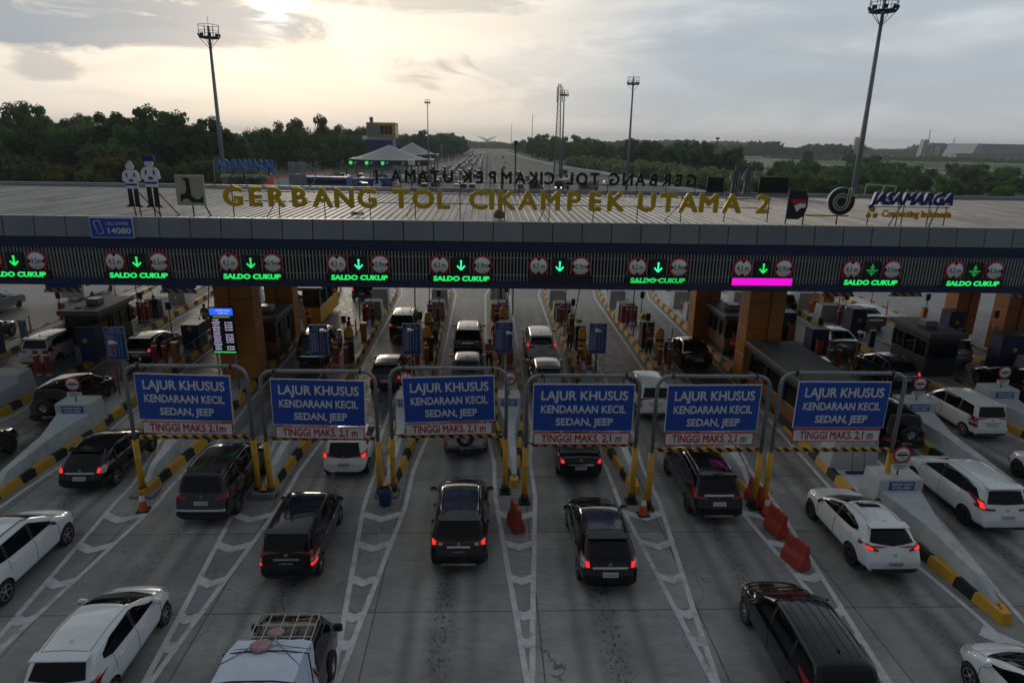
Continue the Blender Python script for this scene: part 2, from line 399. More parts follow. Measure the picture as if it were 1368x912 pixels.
# ------------------------------------------------------------------ setting: terrain, concrete plaza, highway, lines
def ground_mats():
    m = bpy.data.materials.new('terrain'); m.use_nodes = True; nt = m.node_tree; N = nt.nodes; L = nt.links; b = N['Principled BSDF']
    b.inputs['Roughness'].default_value = .95
    tc = N.new('ShaderNodeTexCoord')
    def noise(s, d=8, r=.6):
        n = N.new('ShaderNodeTexNoise'); L.new(tc.outputs['Object'], n.inputs['Vector']); n.inputs['Scale'].default_value = s
        n.inputs['Detail'].default_value = d; n.inputs['Roughness'].default_value = r; return n.outputs['Fac']
    def rr(v, a, c):
        n = N.new('ShaderNodeMapRange'); L.new(v, n.inputs[0]); n.inputs[1].default_value = a; n.inputs[2].default_value = c; return n.outputs[0]
    def mix(f, a, c):
        n = N.new('ShaderNodeMix'); n.data_type = 'RGBA'; L.new(f, n.inputs[0])
        for i, v in ((6, a), (7, c)):
            if isinstance(v, tuple): n.inputs[i].default_value = (*v, 1)
            else: L.new(v, n.inputs[i])
        return n.outputs[2]
    c = mix(rr(noise(.02), .4, .6), (.045, .075, .018), (.085, .11, .035))
    c = mix(rr(noise(.006, 6), .50, .58), c, (.36, .33, .23))
    c = mix(rr(noise(.25), .45, .7), c, (.035, .055, .015))
    L.new(c, b.inputs['Base Color']); MATS['terrain'] = m
    # worn concrete slabs
    m = bpy.data.materials.new('road_concrete'); m.use_nodes = True; nt = m.node_tree; N = nt.nodes; L = nt.links; b = N['Principled BSDF']
    tc = N.new('ShaderNodeTexCoord'); sp = N.new('ShaderNodeSeparateXYZ'); L.new(tc.outputs['Object'], sp.inputs[0])
    def M(op, a, bb=None, c=None):
        n = N.new('ShaderNodeMath'); n.operation = op
        for i, v in enumerate((a, bb, c)):
            if v is None: continue
            if isinstance(v, (int, float)): n.inputs[i].default_value = v
            else: L.new(v, n.inputs[i])
        return n.outputs[0]
    def vec(sx, sy):
        n = N.new('ShaderNodeVectorMath'); n.operation = 'MULTIPLY'; L.new(tc.outputs['Object'], n.inputs[0]); n.inputs[1].default_value = (sx, sy, 1); return n.outputs[0]
    def noise(v, s, d=8, r=.6):
        n = N.new('ShaderNodeTexNoise'); L.new(v, n.inputs['Vector']); n.inputs['Scale'].default_value = s
        n.inputs['Detail'].default_value = d; n.inputs['Roughness'].default_value = r; return n.outputs['Fac']
    def rr(v, a, c, lo=0., hi=1.):
        n = N.new('ShaderNodeMapRange'); n.interpolation_type = 'SMOOTHSTEP'; L.new(v, n.inputs[0]); n.inputs[1].default_value = a; n.inputs[2].default_value = c
        n.inputs[3].default_value = lo; n.inputs[4].default_value = hi; return n.outputs[0]
    def mix(f, a, c):
        n = N.new('ShaderNodeMix'); n.data_type = 'RGBA'
        if isinstance(f, (int, float)): n.inputs[0].default_value = f
        else: L.new(f, n.inputs[0])
        for i, v in ((6, a), (7, c)):
            if isinstance(v, tuple): n.inputs[i].default_value = (*v, 1)
            else: L.new(v, n.inputs[i])
        return n.outputs[2]
    X, Y = sp.outputs[0], sp.outputs[1]
    c = mix(rr(noise(vec(1, 1), .45), .3, .7), (.225, .221, .212), (.385, .376, .356))
    c = mix(M('MULTIPLY', rr(noise(vec(.9, 3.2), 1.6, 9, .7), .45, .75), .5), c, (.135, .134, .13))
    # slab to slab tone
    slab = N.new('ShaderNodeTexWhiteNoise'); slab.noise_dimensions = '2D'
    cb = N.new('ShaderNodeCombineXYZ'); L.new(M('FLOOR', M('DIVIDE', M('SUBTRACT', X, 1.45), 4.41)), cb.inputs[0]); L.new(M('FLOOR', M('DIVIDE', M('SUBTRACT', Y, 15.05), 3.78)), cb.inputs[1])
    L.new(cb.outputs[0], slab.inputs['Vector'])
    n = N.new('ShaderNodeVectorMath'); n.operation = 'SCALE'; L.new(c, n.inputs[0]); L.new(rr(slab.outputs['Value'], 0, 1, .80, 1.14), n.inputs[3]); c = n.outputs[0]
    # oily lane centre: soft streak, then drips
    u = M('ABSOLUTE', M('SUBTRACT', M('FRACT', M('DIVIDE', M('ADD', X, 1.13+2.205+441), 4.41)), .5))
    wob = M('ADD', u, M('MULTIPLY', M('SUBTRACT', noise(vec(1, .25), .9), .5), .10))
    c = mix(M('MULTIPLY', rr(wob, .13, .01), rr(noise(vec(1, .35), .7, 8, .65), .36, .62, .22, .78)), c, (.060, .057, .053))
    c = mix(M('MULTIPLY', rr(wob, .11, .02), rr(noise(vec(1.6, 1), 6.5, 5, .7), .54, .60)), c, (.022, .021, .020))
    c = mix(rr(noise(vec(1, 1), 2.3, 10, .75), .63, .68, 0, .65), c, (.045, .044, .042))
    # wheel paths
    wp = M('ABSOLUTE', M('SUBTRACT', u, .185))
    c = mix(M('MULTIPLY', rr(wp, .07, .0), rr(noise(vec(1, .12), .5), .35, .65, .25, .65)), c, (.105, .104, .10))
    # dust on the deck under the roof, with the roof's shade painted in too
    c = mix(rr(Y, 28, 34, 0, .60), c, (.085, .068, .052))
    c = mix(rr(Y, 46, 52, 0, .55), c, (.30, .29, .275))  # paler again past the rear roof edge, where the painted shade ends
    # random cracks and darker repaired slabs
    vo = N.new('ShaderNodeTexVoronoi'); vo.feature = 'DISTANCE_TO_EDGE'; wv = N.new('ShaderNodeVectorMath'); wv.operation = 'ADD'
    nz = N.new('ShaderNodeTexNoise'); L.new(tc.outputs['Object'], nz.inputs['Vector']); nz.inputs['Scale'].default_value = 1.1; nz.inputs['Detail'].default_value = 8
    L.new(tc.outputs['Object'], wv.inputs[0]); L.new(nz.outputs['Color'], wv.inputs[1]); L.new(wv.outputs[0], vo.inputs['Vector']); vo.inputs['Scale'].default_value = .33
    c = mix(M('MULTIPLY', M('LESS_THAN', vo.outputs['Distance'], .0035), rr(noise(vec(1, 1), .22), .52, .56, 0, .7)), c, (.05, .048, .045))
    c = mix(M('MULTIPLY', M('GREATER_THAN', slab.outputs['Value'], .90), .38), c, (.14, .138, .132))
    c = mix(rr(noise(vec(.8, .16), 1.3, 7, .7), .58, .74, 0, .5), c, (.12, .118, .112))
    # joints
    def joint(v, per, off, w, k):
        t = M('MULTIPLY', M('SUBTRACT', .5, M('ABSOLUTE', M('SUBTRACT', M('FRACT', M('DIVIDE', M('ADD', v, per*200-off), per)), .5))), per)
        return M('MULTIPLY', M('LESS_THAN', t, w), k)
    c = mix(joint(Y, 3.78, 15.05, .022, .65), c, (.025, .024, .022))
    c = mix(joint(X, 4.41, 1.45, .02, .7), c, (.025, .024, .022))
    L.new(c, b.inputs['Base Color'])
    L.new(rr(noise(vec(1, 1), 3, 8, .7), .3, .7, .42, .72), b.inputs['Roughness'])
    bp = N.new('ShaderNodeBump'); bp.inputs['Strength'].default_value = .25; bp.inputs['Distance'].default_value = .01
    L.new(noise(vec(1, 2.5), 18, 6), bp.inputs['Height']); L.new(bp.outputs[0], b.inputs['Normal'])
    MATS['road_concrete'] = m
ground_mats()
mat('asphalt', (.135, .130, .125), .8, var=.15, scale=.15, dirt=(.09, .09, .09, .5))
mat('line_paint', (.62, .63, .64), .6, var=.15, scale=5, dirt=(.24, .24, .235, .85))
mat('dirt_track', (.20, .17, .12), .95, var=.2, scale=.1)

g = MB(); NX = 48
xs = [-9000, -4000, -2000, -1000, -600, -400, -300, -200, -140, -100, -65, 65, 100, 140, 200, 300, 400, 600, 1000, 2000, 4000, 9000]
ys = [-200, -50, 0, 60, 120, 180, 240, 320, 420, 560, 760, 1000, 1500, 2200, 3200, 5000, 9500]
vs = [(x, y, -.05) for y in ys for x in xs]
g.add(vs, [(j*len(xs)+i, j*len(xs)+i+1, (j+1)*len(xs)+i+1, (j+1)*len(xs)+i) for j in range(len(ys)-1) for i in range(len(xs)-1)])
tag(g.build('terrain', 'terrain'), kind='structure')
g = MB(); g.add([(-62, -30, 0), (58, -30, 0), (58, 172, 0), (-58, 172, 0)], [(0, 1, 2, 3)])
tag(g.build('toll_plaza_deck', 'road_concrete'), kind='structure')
RE = [(58, 170), (54.5, 200), (52.5, 233), (49.5, 295), (42, 345), (38, 385), (31, 560), (24, 900), (20, 1600), (18, 3500)]
LE = [(-58, 170), (-55, 217), (-45, 280), (-35, 350), (-24, 459), (-20, 650), (-18, 1000), (-17, 3500)]
g = MB(); n = len(RE); g.add([(x, y, .004) for x, y in RE]+[(x, y, .004) for x, y in reversed(LE)], [tuple(range(n+len(LE)))])
tag(g.build('highway', 'asphalt'), kind='structure')

def strip(mb, pts, w, z=.008):
    """painted band of width w along a polyline in plan"""
    P = [Vector((p[0], p[1], 0)) for p in pts]; vs = []
    for i, p in enumerate(P):
        t = (P[min(i+1, len(P)-1)]-P[max(i-1, 0)]).normalized(); nn = Vector((-t.y, t.x, 0))
        vs += [(p.x+nn.x*w/2, p.y+nn.y*w/2, z), (p.x-nn.x*w/2, p.y-nn.y*w/2, z)]
    mb.add(vs, [(2*i, 2*i+1, 2*i+3, 2*i+2) for i in range(len(P)-1)])

# islands: centre line, nose position, half width
ISL = {  # name: (centre points [(y,x)...], nose y, half width, block y or None)
 'C': ([(26, -28.0), (60, -28.6)], 27.0, .75, 32.5),
 'A': ([(22, -22.6), (60, -23.2)], 23.6, 1.0, 30.0),
 'B': ([(19, -17.0), (30, -17.6), (60, -17.9)], 20.6, .85, 26.4),
 '0': ([(21, -12.1), (30, -12.7), (60, -13.0)], 21.1, .95, 27.2),
 '1': ([(21, -7.85), (60, -8.05)], 21.0, .66, 27.2),
 '2': ([(21, -3.5), (60, -3.55)], 21.0, .66, 27.2),
 '3': ([(21, 1.08), (60, .88)], 21.7, .66, 27.3),
 '4': ([(21, 5.5), (60, 5.35)], 21.2, .66, 27.2),
 '5': ([(21, 9.65), (30, 9.95), (60, 10.05)], 20.9, .70, 27.0),
 'R1': ([(14, 14.05), (22, 14.45), (30, 14.85), (60, 15.0)], 14.3, 1.15, 19.8),
 'R2': ([(18, 19.1), (27, 19.5), (60, 19.9)], 19.6, .85, 26.8),
 'R3': ([(22, 24.6), (60, 25.0)], 23.0, 1.05, 28.4),
 'R4': ([(26, 30.2), (60, 31.0)], 27.0, .9, 33.0),
}
def isx(k, y):
    P = ISL[k][0]
    if y <= P[0][0]: return P[0][1]
    for (a, xa), (b, xb) in zip(P, P[1:]):
        if y <= b: return xa+(xb-xa)*(y-a)/(b-a)
    return P[-1][1]
def isw(k, y):
    """half width of the island deck at y"""
    y0, hw = ISL[k][1], ISL[k][2]; d = y-y0
    if d <= 0: return .16
    a = min(1, .16/hw+(1-.16/hw)*d/(5.0 if k != 'R1' else 6.0))
    e = max(0, y-54)/3.5
    return max(.12, hw*a*(1-.8*min(1, e)))
lines = MB()
for k in ISL:
    y0 = ISL[k][1]
    for s in (-1, 1):
        off = .34
        pts = [(isx(k, y)+s*(isw(k, y)+off), y) for y in [y0-.6, y0+1, y0+2, y0+3.5, y0+5, y0+7]+list(range(int(y0)+9, 58, 3))]
        if k not in ('R1', 'B', 'A', 'C', 'R3', 'R4', 'R2'):
            ya = 12.9; xa = isx(k, ya)
            pts = [(xa+s*.07, ya-.2)]+[(xa+s*(.07+(isw(k, y0)+off-.07+.22)*(y-ya)/(y0-.6-ya)), y) for y in (14.5, 16, 18, y0-.6)]+[(isx(k, y)+s*max(.72+.0, isw(k, y)+off), y) for y in (y0+1, y0+2)]+pts[3:]
            pts = sorted(set(pts), key=lambda p: p[1])
        strip(lines, pts, .15, .0085)
    if k in '012345':
        xa = isx(k, 13)
        strip(lines, [(xa, 12.9), (xa-.02, 8.0)], .26, .0125)
        for j, yc in enumerate((20.0, 18.25, 16.5, 14.95, 13.9)):
            if yc > y0-.7: continue
            w = (.07+(isw(k, y0)+.34+.15)*(yc-12.9)/(y0-.6-12.9))
            th = .34
            for s in (-1, 1):
                lines.add([(xa, yc-w*.55-th*.5, .0125), (xa+s*w, yc-th*.5, .0125), (xa+s*w, yc+th*.5, .0125), (xa, yc-w*.55+th*.5, .0125)],
                          [(0, 1, 2, 3) if s > 0 else (3, 2, 1, 0)])
# widening lines on the right-hand approach and the second chevron patch
strip(lines, [(14.9, 12.6), (14.2, 13.0), (13.2, 14.1)], .5, .0125)
tag(lines.build('lane_markings', 'line_paint'), kind='structure')
# highway lane lines
hl = MB()
for x0 in (-16.5, -12.8, -9.1, -5.4, -1.6, 3.4, 7.2, 11.0, 14.8):
    for i in range(90):
        y = 172+i*14
        if abs(x0) > 15 or x0 in (-1.6, 3.4): hl.box(x0-.08, x0+.08, y, y+14, .006, .01)
        else: hl.box(x0-.08, x0+.08, y, y+5, .006, .01)
tag(hl.build('highway_markings', 'line_paint'), kind='structure')

# ------------------------------------------------------------------ traffic islands, crash blocks
ORD = {'C': 'far left, cut by the photo edge', 'A': 'second from the left', 'B': 'with the long white wedge at the left edge', '0': 'behind the leftmost blue lane sign',
       '1': 'between the first and second blue lane signs', '2': 'with the blue bin at its nose', '3': 'in the middle with one red barrier at its striped nose',
       '4': 'between the fourth and fifth blue lane signs', '5': 'between the fifth and sixth blue lane signs', 'R1': 'with black and yellow kerb under the big dark booth at right',
       'R2': 'right of the long near one', 'R3': 'at the right edge with the dark booth', 'R4': 'far right below the orange columns'}
def island(k):
    y0 = ISL[k][1]
    ys_ = [y0, y0+.25, y0+1, y0+2, y0+3.5, y0+5, y0+6.2]+[y for y in range(int(y0)+8, 55, 3)]+[55.5, 57]
    t = thing('traffic_island', 'low toll island %s' % ORD[k], 'traffic island', (0, 0, 0), 0, 'toll islands')
    kb = MB(); cw = .24; h = .30
    outl = [(isx(k, y)-isw(k, y), y) for y in ys_]+[(isx(k, y)+isw(k, y), y) for y in reversed(ys_)]
    inn = [(isx(k, y)-max(.03, isw(k, y)-cw), y+(.28 if y == y0 else 0)) for y in ys_]+[(isx(k, y)+max(.03, isw(k, y)-cw), y+(.28 if y == y0 else 0)) for y in reversed(ys_)]
    n = len(outl); vs = []
    for (a, b), (c, d) in zip(outl, inn):
        m = (a+(c-a)*.25, b+(d-b)*.25)
        vs += [(a, b, 0), (m[0], m[1], h), (c, d, h), (c, d, .1)]
    fs = []
    for i in range(n):
        j = (i+1) % n
        for q in range(3): fs.append((4*i+q, 4*i+q+1, 4*j+q+1, 4*j+q))
    kb.add(vs, fs); kb.build('kerb', 'kerb_paint', t)
    dk = MB(); dk.add([(a, b, .24) for a, b in inn], [tuple(range(n))]); dk.build('deck', 'concrete_white' if k != 'A' else 'concrete_grey', t)
    return t
for k in ISL: island(k)
SIGNLAB = {'A': 'far left', 'B': 'at the left edge', '0': 'behind the leftmost blue sign', '1': 'behind the second blue sign', '2': 'left of the third blue sign', '3': 'right of the third blue sign',
           '4': 'behind the fourth blue sign', '5': 'behind the fifth blue sign', 'R1': 'nearest the camera at right', 'R2': 'second at right', 'R3': 'at the right edge', 'R4': 'far right', 'C': 'farthest left'}
def block(k):
    y0, yb = ISL[k][1], ISL[k][3]; x = isx(k, yb); w = .74 if k != 'R1' else .78
    if ISL[k][2] < .7: w = .50
    t = thing('crash_block', 'grey white concrete crash block with long sloping wedge, %s' % SIGNLAB[k], 'concrete block', (x, yb, .24), 0, 'crash blocks on the island noses')
    xn = isx(k, y0)-x; L_ = yb-y0
    m = MB()
    # head with chamfered back
    m.add([(-w, 0, 0), (w, 0, 0), (w, 1.15, 0), (-w, 1.15, 0), (-w, .0, 1.12), (w, .0, 1.12), (w*.96, 1.0, 1.15), (-w*.96, 1.0, 1.15)],
          [(0, 3, 2, 1), (4, 5, 6, 7), (0, 1, 5, 4), (1, 2, 6, 5), (2, 3, 7, 6), (3, 0, 4, 7)])
    m.build('head', 'concrete_white', t, bevel=.03)
    wd = MB(); S = [(-.003, w*.90, .72, w*.98), (-1.9, w*.34, .60, w*.46), (-L_+1.2, .12, .46, .19), (-L_+.45, .05, .10, .12)]
    vs = []
    for (yy, wt, zt, wb) in S:
        xo = xn*(-yy/L_)
        vs += [(xo-wb, yy, 0), (xo-wt, yy, zt), (xo+wt, yy, zt), (xo+wb, yy, 0)]
    fs = [(4*i+a, 4*i+b, 4*i+4+b, 4*i+4+a) for i in range(3) for a, b in ((0, 1), (1, 2), (2, 3), (3, 0))]+[(0, 1, 2, 3), (15, 14, 13, 12)]
    wd.add(vs, fs); wd.build('wedge', 'concrete_white', t, bevel=.015)
    if k in ('B', '2', '3', 'R1', 'R2', 'R3', '4', '5', '0', '1'):
        pl = MB(); pw = min(w*.66, .44); pl.box(-pw, pw, -.022, -.003, .74, 1.04); p = pl.build('information_plate', 'sign_blue_light', t)
        text('lettering', 'SIAPKAN KARTU', .13, 'text_white', p, (0, -.028, .95), fit=pw*1.7, bold=.003, depth=.002)
        text('lettering', 'E-TOLL ANDA', .13, 'text_white', p, (0, -.028, .82), fit=pw*1.5, bold=.003, depth=.002)
    return t
for k in ISL: block(k)
def noentry(k, dz=0):
    yb = ISL[k][3]; x = isx(k, yb)
    t = thing('round_toll_sign', 'red ringed round sign with a black bar, %s' % SIGNLAB[k], 'road sign', (x, yb+.35, 1.38), 0, 'round toll signs on the crash blocks')
    m = MB(); m.tube((0, 0, 0), (0, 0, .9), .035); m.build('post', 'steel', t)
    m = MB(); m.lathe([(0, 0), (.31, 0), (.31, .02), (0, .02)], 28, (0, -.06, .78), 'y'); f = m.build('disc', 'sign_red', t)
    m = MB(); m.lathe([(0, 0), (.245, 0), (.245, .006), (0, .006)], 28, (0, -.067, .78), 'y'); m.build('face', 'text_white', f)
    m = MB(); m.box(-.20, .20, -.074, -.069, .745, .815); m.build('bar', 'black', f)
    text('lettering', 'GERBANG', .085, 'black', f, (0, -.072, .87), fit=.30, depth=.002)
    text('lettering', 'TOL', .085, 'black', f, (0, -.072, .69), fit=.15, depth=.002)
    m = MB(); m.box(-.30, .30, -.06, -.045, .20, .42); p = m.build('caption_plate', 'text_white', t)
    text('lettering', 'TEMPELKAN', .10, 'black', p, (0, -.065, .355), fit=.48, depth=.002)
    text('lettering', 'KARTU', .10, 'black', p, (0, -.065, .26), fit=.28, depth=.002)
for k in ('B', '2', '3', 'R1', 'R2', 'R3'): noentry(k)

# ------------------------------------------------------------------ the toll gate canopy
FY = 29.0
canopy = thing('toll_gate_canopy', 'long toll gate roof with grey panelled fascia, blue band and dark slatted front', 'building', (0, FY, 0))
XL, XR = -48., 52.
m = MB()
for i in range(int((XR-XL)/.34)):          # ribbed metal sheets running along the lanes
    x = XL+i*.34
    m.add([(x, .12, 8.84), (x+.24, .12, 8.84), (x+.26, .12, 8.885), (x+.32, .12, 8.885), (x+.34, .12, 8.84),
           (x, 17.2, 8.95), (x+.24, 17.2, 8.95), (x+.26, 17.2, 8.995), (x+.32, 17.2, 8.995), (x+.34, 17.2, 8.95)],
          [(j, j+1, j+6, j+5) for j in range(4)])
mm = bpy.data.materials.new('roof_metal'); mm.use_nodes = True; nt = mm.node_tree; N = nt.nodes; L = nt.links; b = N['Principled BSDF']
tc = N.new('ShaderNodeTexCoord'); n1 = N.new('ShaderNodeTexNoise'); vm = N.new('ShaderNodeVectorMath'); vm.operation = 'MULTIPLY'; vm.inputs[1].default_value = (3.2, .32, 1); L.new(tc.outputs['Object'], vm.inputs[0]); L.new(vm.outputs[0], n1.inputs['Vector']); n1.inputs['Scale'].default_value = .55
n1.inputs['Detail'].default_value = 9; n1.inputs['Roughness'].default_value = .68
r = N.new('ShaderNodeValToRGB'); L.new(n1.outputs['Fac'], r.inputs[0]); r.color_ramp.elements[0].position = .32; r.color_ramp.elements[0].color = (.155, .145, .135, 1)
r.color_ramp.elements[1].position = .62; r.color_ramp.elements[1].color = (.40, .38, .36, 1); L.new(r.outputs[0], b.inputs['Base Color'])
b.inputs['Roughness'].default_value = .52; b.inputs['Metallic'].default_value = .2; MATS['roof_metal'] = mm
m.build('roof_sheeting', 'roof_metal', canopy)
m = MB()
m.box(XL, XR, 17.2, 17.45, 8.75, 9.16); m.box(XL, XR, 16.4, 16.5, 8.96, 9.10)
m.build('rear_parapet', 'fascia', canopy, bevel=.02)
m = MB(); m.box(XL, XR, .3, 17.2, 8.0, 8.80); m.build('roof_structure', 'dark_steel', canopy)
m = MB()                                    # purlins below the ceiling
for i in range(50):
    x = XL+1+i*2.04; m.box(x, x+.12, .5, 17, 7.75, 7.998)
m.build('ceiling_beams', 'steel', canopy)
fm = MB(); w = 1.305; i = 0
while XL+i*w < XR:
    x = XL+i*w; fm.add([(x+.018, -.02, 8.03), (x+w-.018, -.02, 8.03), (x+w-.018, .06, 8.90), (x+.018, .06, 8.90), (x+.018, .12, 8.03), (x+w-.018, .12, 8.03), (x+w-.018, .30, 8.90), (x+.018, .30, 8.90)],
          [(0, 1, 2, 3), (3, 2, 6, 7), (1, 5, 6, 2), (4, 0, 3, 7), (0, 4, 5, 1), (4, 7, 6, 5)]); i += 1
fp = MATS['fascia'].copy(); MATS['fascia_panel'] = fp; N = fp.node_tree.nodes; L = fp.node_tree.links; b = N['Principled BSDF']; old = b.inputs['Base Color'].links[0].from_socket
tc = N.new('ShaderNodeTexCoord'); sp = N.new('ShaderNodeSeparateXYZ'); L.new(tc.outputs['Object'], sp.inputs[0]); a = N.new('ShaderNodeMath'); a.operation = 'MULTIPLY_ADD'; L.new(sp.outputs[0], a.inputs[0]); a.inputs[1].default_value = 1/1.305; a.inputs[2].default_value = -XL/1.305
fl = N.new('ShaderNodeMath'); fl.operation = 'FLOOR'; L.new(a.outputs[0], fl.inputs[0]); wn = N.new('ShaderNodeTexWhiteNoise'); wn.noise_dimensions = '1D'; L.new(fl.outputs[0], wn.inputs['W']); mr = N.new('ShaderNodeMapRange'); L.new(wn.outputs['Value'], mr.inputs[0]); mr.inputs[3].default_value = .86; mr.inputs[4].default_value = 1.08
vs_ = N.new('ShaderNodeVectorMath'); vs_.operation = 'SCALE'; L.new(old, vs_.inputs[0]); L.new(mr.outputs[0], vs_.inputs[3]); L.new(vs_.outputs[0], b.inputs['Base Color'])
fm.build('fascia_panels', 'fascia_panel', canopy, bevel=.012)
m = MB(); m.box(XL, XR, .14, .26, 7.58, 8.86); m.box(XL, XR, .22, .30, 6.2, 7.6); m.build('backing', 'black_matte', canopy)
m = MB(); m.box(XL, XR, .05, .14, 7.56, 8.0); m.build('blue_band', 'navy', canopy)
m = MB(); m.box(XL, XR, -.02, .30, 5.93, 6.24); m.build('lower_beam', 'navy', canopy, bevel=.015)
m = MB(); i = 0
while XL+i*.15 < XR:
    x = XL+i*.15; m.box(x, x+.045, .06, .16, 6.25, 7.555); i += 1
m.build('slats', 'slat', canopy)
m = MB(); m.box(XL, XR, .165, .20, 7.28, 7.32); m.box(XL, XR, .165, .20, 6.50, 6.54); m.build('slat_rails', 'slat', canopy)
def column(x, y, w, d, lab, rz=0):
    t = thing('canopy_column', lab, 'column', (x, y, .24), rz, 'orange clad canopy columns')
    m = MB()
    for j in range(5):
        z = j*1.42
        for a, bq in ((-w, -w*.22), (-w*.20, w*.20), (w*.22, w)):
            hgt = z+1.40
            if a == -w*.20: m.box(a, bq, -d+.10, d-.10, z, hgt)
            else: m.box(a, bq, -d, d, z, hgt)
    m.build('cladding', 'orange_panel', t, bevel=.012)
    m = MB(); m.box(-w*.93, w*.93, -d*.8, d*.8, 0, 7.6); m.build('core', 'black_matte', t)
column(-12.65, 33.2, .95, .62, 'front orange clad column at left beside the lit tariff screen')
column(-12.75, 40.6, .85, .62, 'rear orange column at left behind the front one')
column(14.55, 33.3, .95, .62, 'front orange clad column at right behind the big dark booth')
column(14.2, 41.3, .80, .62, 'rear orange column at right beside a small dark booth')
column(32.3, 42.5, .75, .6, 'orange column at the far right, left one of the two')
column(32.6, 38.6, .75, .6, 'orange column at the far right edge, nearer one of the two')

# fascia signs ------------------------------------------------------
LANE = [(-20.38, '3,5m', 0), (-15.19, '3,5m', 0), (-10.31, '2,9m', 0), (-5.63, '2,9m', 1), (-1.13, '2,9m', 1), (3.26, '2,9m', 1), (7.69, '2,9m', 1), (12.48, '2,9m', 0), (17.5, '3,5m', 2), (22.3, '3,5m', 2)]
NTH = ['first', 'second', 'third', 'fourth', 'fifth', 'sixth', 'seventh', 'eighth', 'ninth', 'tenth']
def round_limit(x, txt, lab, horiz):
    t = thing('limit_sign', lab, 'road sign', (x, FY-.02, 6.97), 0, 'round limit signs on the gate front')
    m = MB(); m.lathe([(0, 0), (.45, 0), (.45, .05), (0, .05)], 32, (0, 0, 0), 'y'); m.build('ring', 'sign_red', t)
    m = MB(); m.lathe([(0, -.012), (.365, -.012), (.365, -.003), (0, -.003)], 32, (0, 0, 0), 'y'); m.build('face', 'white_reflective', t)
    for s in (-1, 1):
        m = MB(); tri = [(-.13, s*.375), (.13, s*.375), (0, s*.22)]
        if horiz: tri = [(b_, a_) for a_, b_ in tri]
        m.prism(tri, -.02, -.014, 'y'); m.build('arrowhead', 'black', t)
    text('lettering', txt, .32, 'black', t, (0, -.016, 0), fit=.46 if horiz else .54, depth=.002, bold=.002)
for i, (x, wtxt, kind) in enumerate(LANE):
    at_ = 'over the %s lane from the left' % NTH[i]
    round_limit(x-.94, '4,2 m', 'red ringed round 4,2 m height limit sign %s' % at_, False)
    round_limit(x+.94, wtxt, 'red ringed round %s width limit sign %s' % (wtxt, at_), True)
    t = thing('lane_signal', 'black box with a green lit down arrow %s' % at_ if kind < 2 else 'black box with a dotted green lit arrow %s' % at_, 'traffic light', (x, FY-.02, 6.97), 0, 'green lane arrows on the gate front')
    m = MB(); m.box(-.36, .36, 0, .07, -.36, .36); m.build('housing', 'black', t, bevel=.01)
    m = MB(); c = ('led_green', 'led_cyan', 'led_green_dim')[kind]
    if kind < 2:
        m.path([(0, -.012, .20), (0, -.012, -.18)], .035, 6); 
        for s in (-1, 1): m.path([(0, -.014, -.20), (s*.17, -.014, -.02)], .036, 6)
        m.path([(-.0, -.012, .22), (.0, -.012, .16)], .05, 6)
    else:
        for q in range(-4, 5):
            m.box(-.018, .018, -.012, -.003, q*.06-.018, q*.06+.018)
            if q: m.box(q*.06-.018, q*.06+.018, -.012, -.003, -.05, -.014)
        for q in (1, 2):
            for s in (-1, 1):
                m.box(s*q*.06-.018, s*q*.06+.018, -.012, -.003, -.24+q*.06-.018, -.24+q*.06+.018); m.box(s*.06-.015, s*.06+.015, -.012, -.003, .06*q, .06*q+.03)
    m.build('arrow', c, t)
    lab = {5: 'black message board left blank', 7: 'message board showing a solid magenta bar'}.get(i, 'black message board lit green with SALDO CUKUP')
    t = thing('message_board', '%s %s' % (lab, at_), 'display', (x, FY-.05, 6.37), 0, 'message boards on the gate front')
    m = MB(); m.box(-1.42, 1.42, 0, .09, -.20, .20); m.build('housing', 'black', t, bevel=.01)
    if i == 7:
        m = MB(); m.box(-1.38, 1.38, -.012, -.002, -.165, .165); m.build('screen', 'led_magenta', t)
    elif i != 5:
        text('message', 'SALDO CUKUP', .29, 'led_green' if i != 6 else 'led_green_dim', t, (0, -.006, 0), fit=2.5, depth=.003, bold=.015, shear=.08)
        if i == 6:
            m = MB(); m.box(-1.2, -.55, -.014, -.008, -.10, -.06); m.box(-.5, .12, -.014, -.008, .02, .05); m.build('glitch_bar', 'led_green', t)
# call centre board
t = thing('call_centre_sign', 'blue board reading CALL CENTER 14080 with a phone outline on the roof fascia', 'sign', (-16.0, FY-.10, 8.44))
m = MB(); m.box(-.90, .90, 0, .06, -.43, .43); m.build('border', 'text_white', t)
m = MB(); m.box(-.87, .87, -.008, -.001, -.40, .40); m.build('panel', 'sign_blue', t)
text('lettering', 'CALL CENTER', .19, 'text_white', t, (.24, -.012, .18), fit=.95, depth=.002)
text('lettering', '14080', .36, 'text_white', t, (.28, -.012, -.14), fit=.95, depth=.002, bold=.006)
m = MB()
for a, b_ in (((-.72, .26), (-.48, .30)), ((-.48, .30), (-.34, -.22)), ((-.34, -.22), (-.58, -.28)), ((-.58, -.28), (-.72, .26))):
    m.path([(a[0], -.02, a[1]), (b_[0], -.02, b_[1])], .014, 6)
m.build('phone_symbol', 'text_white', t)

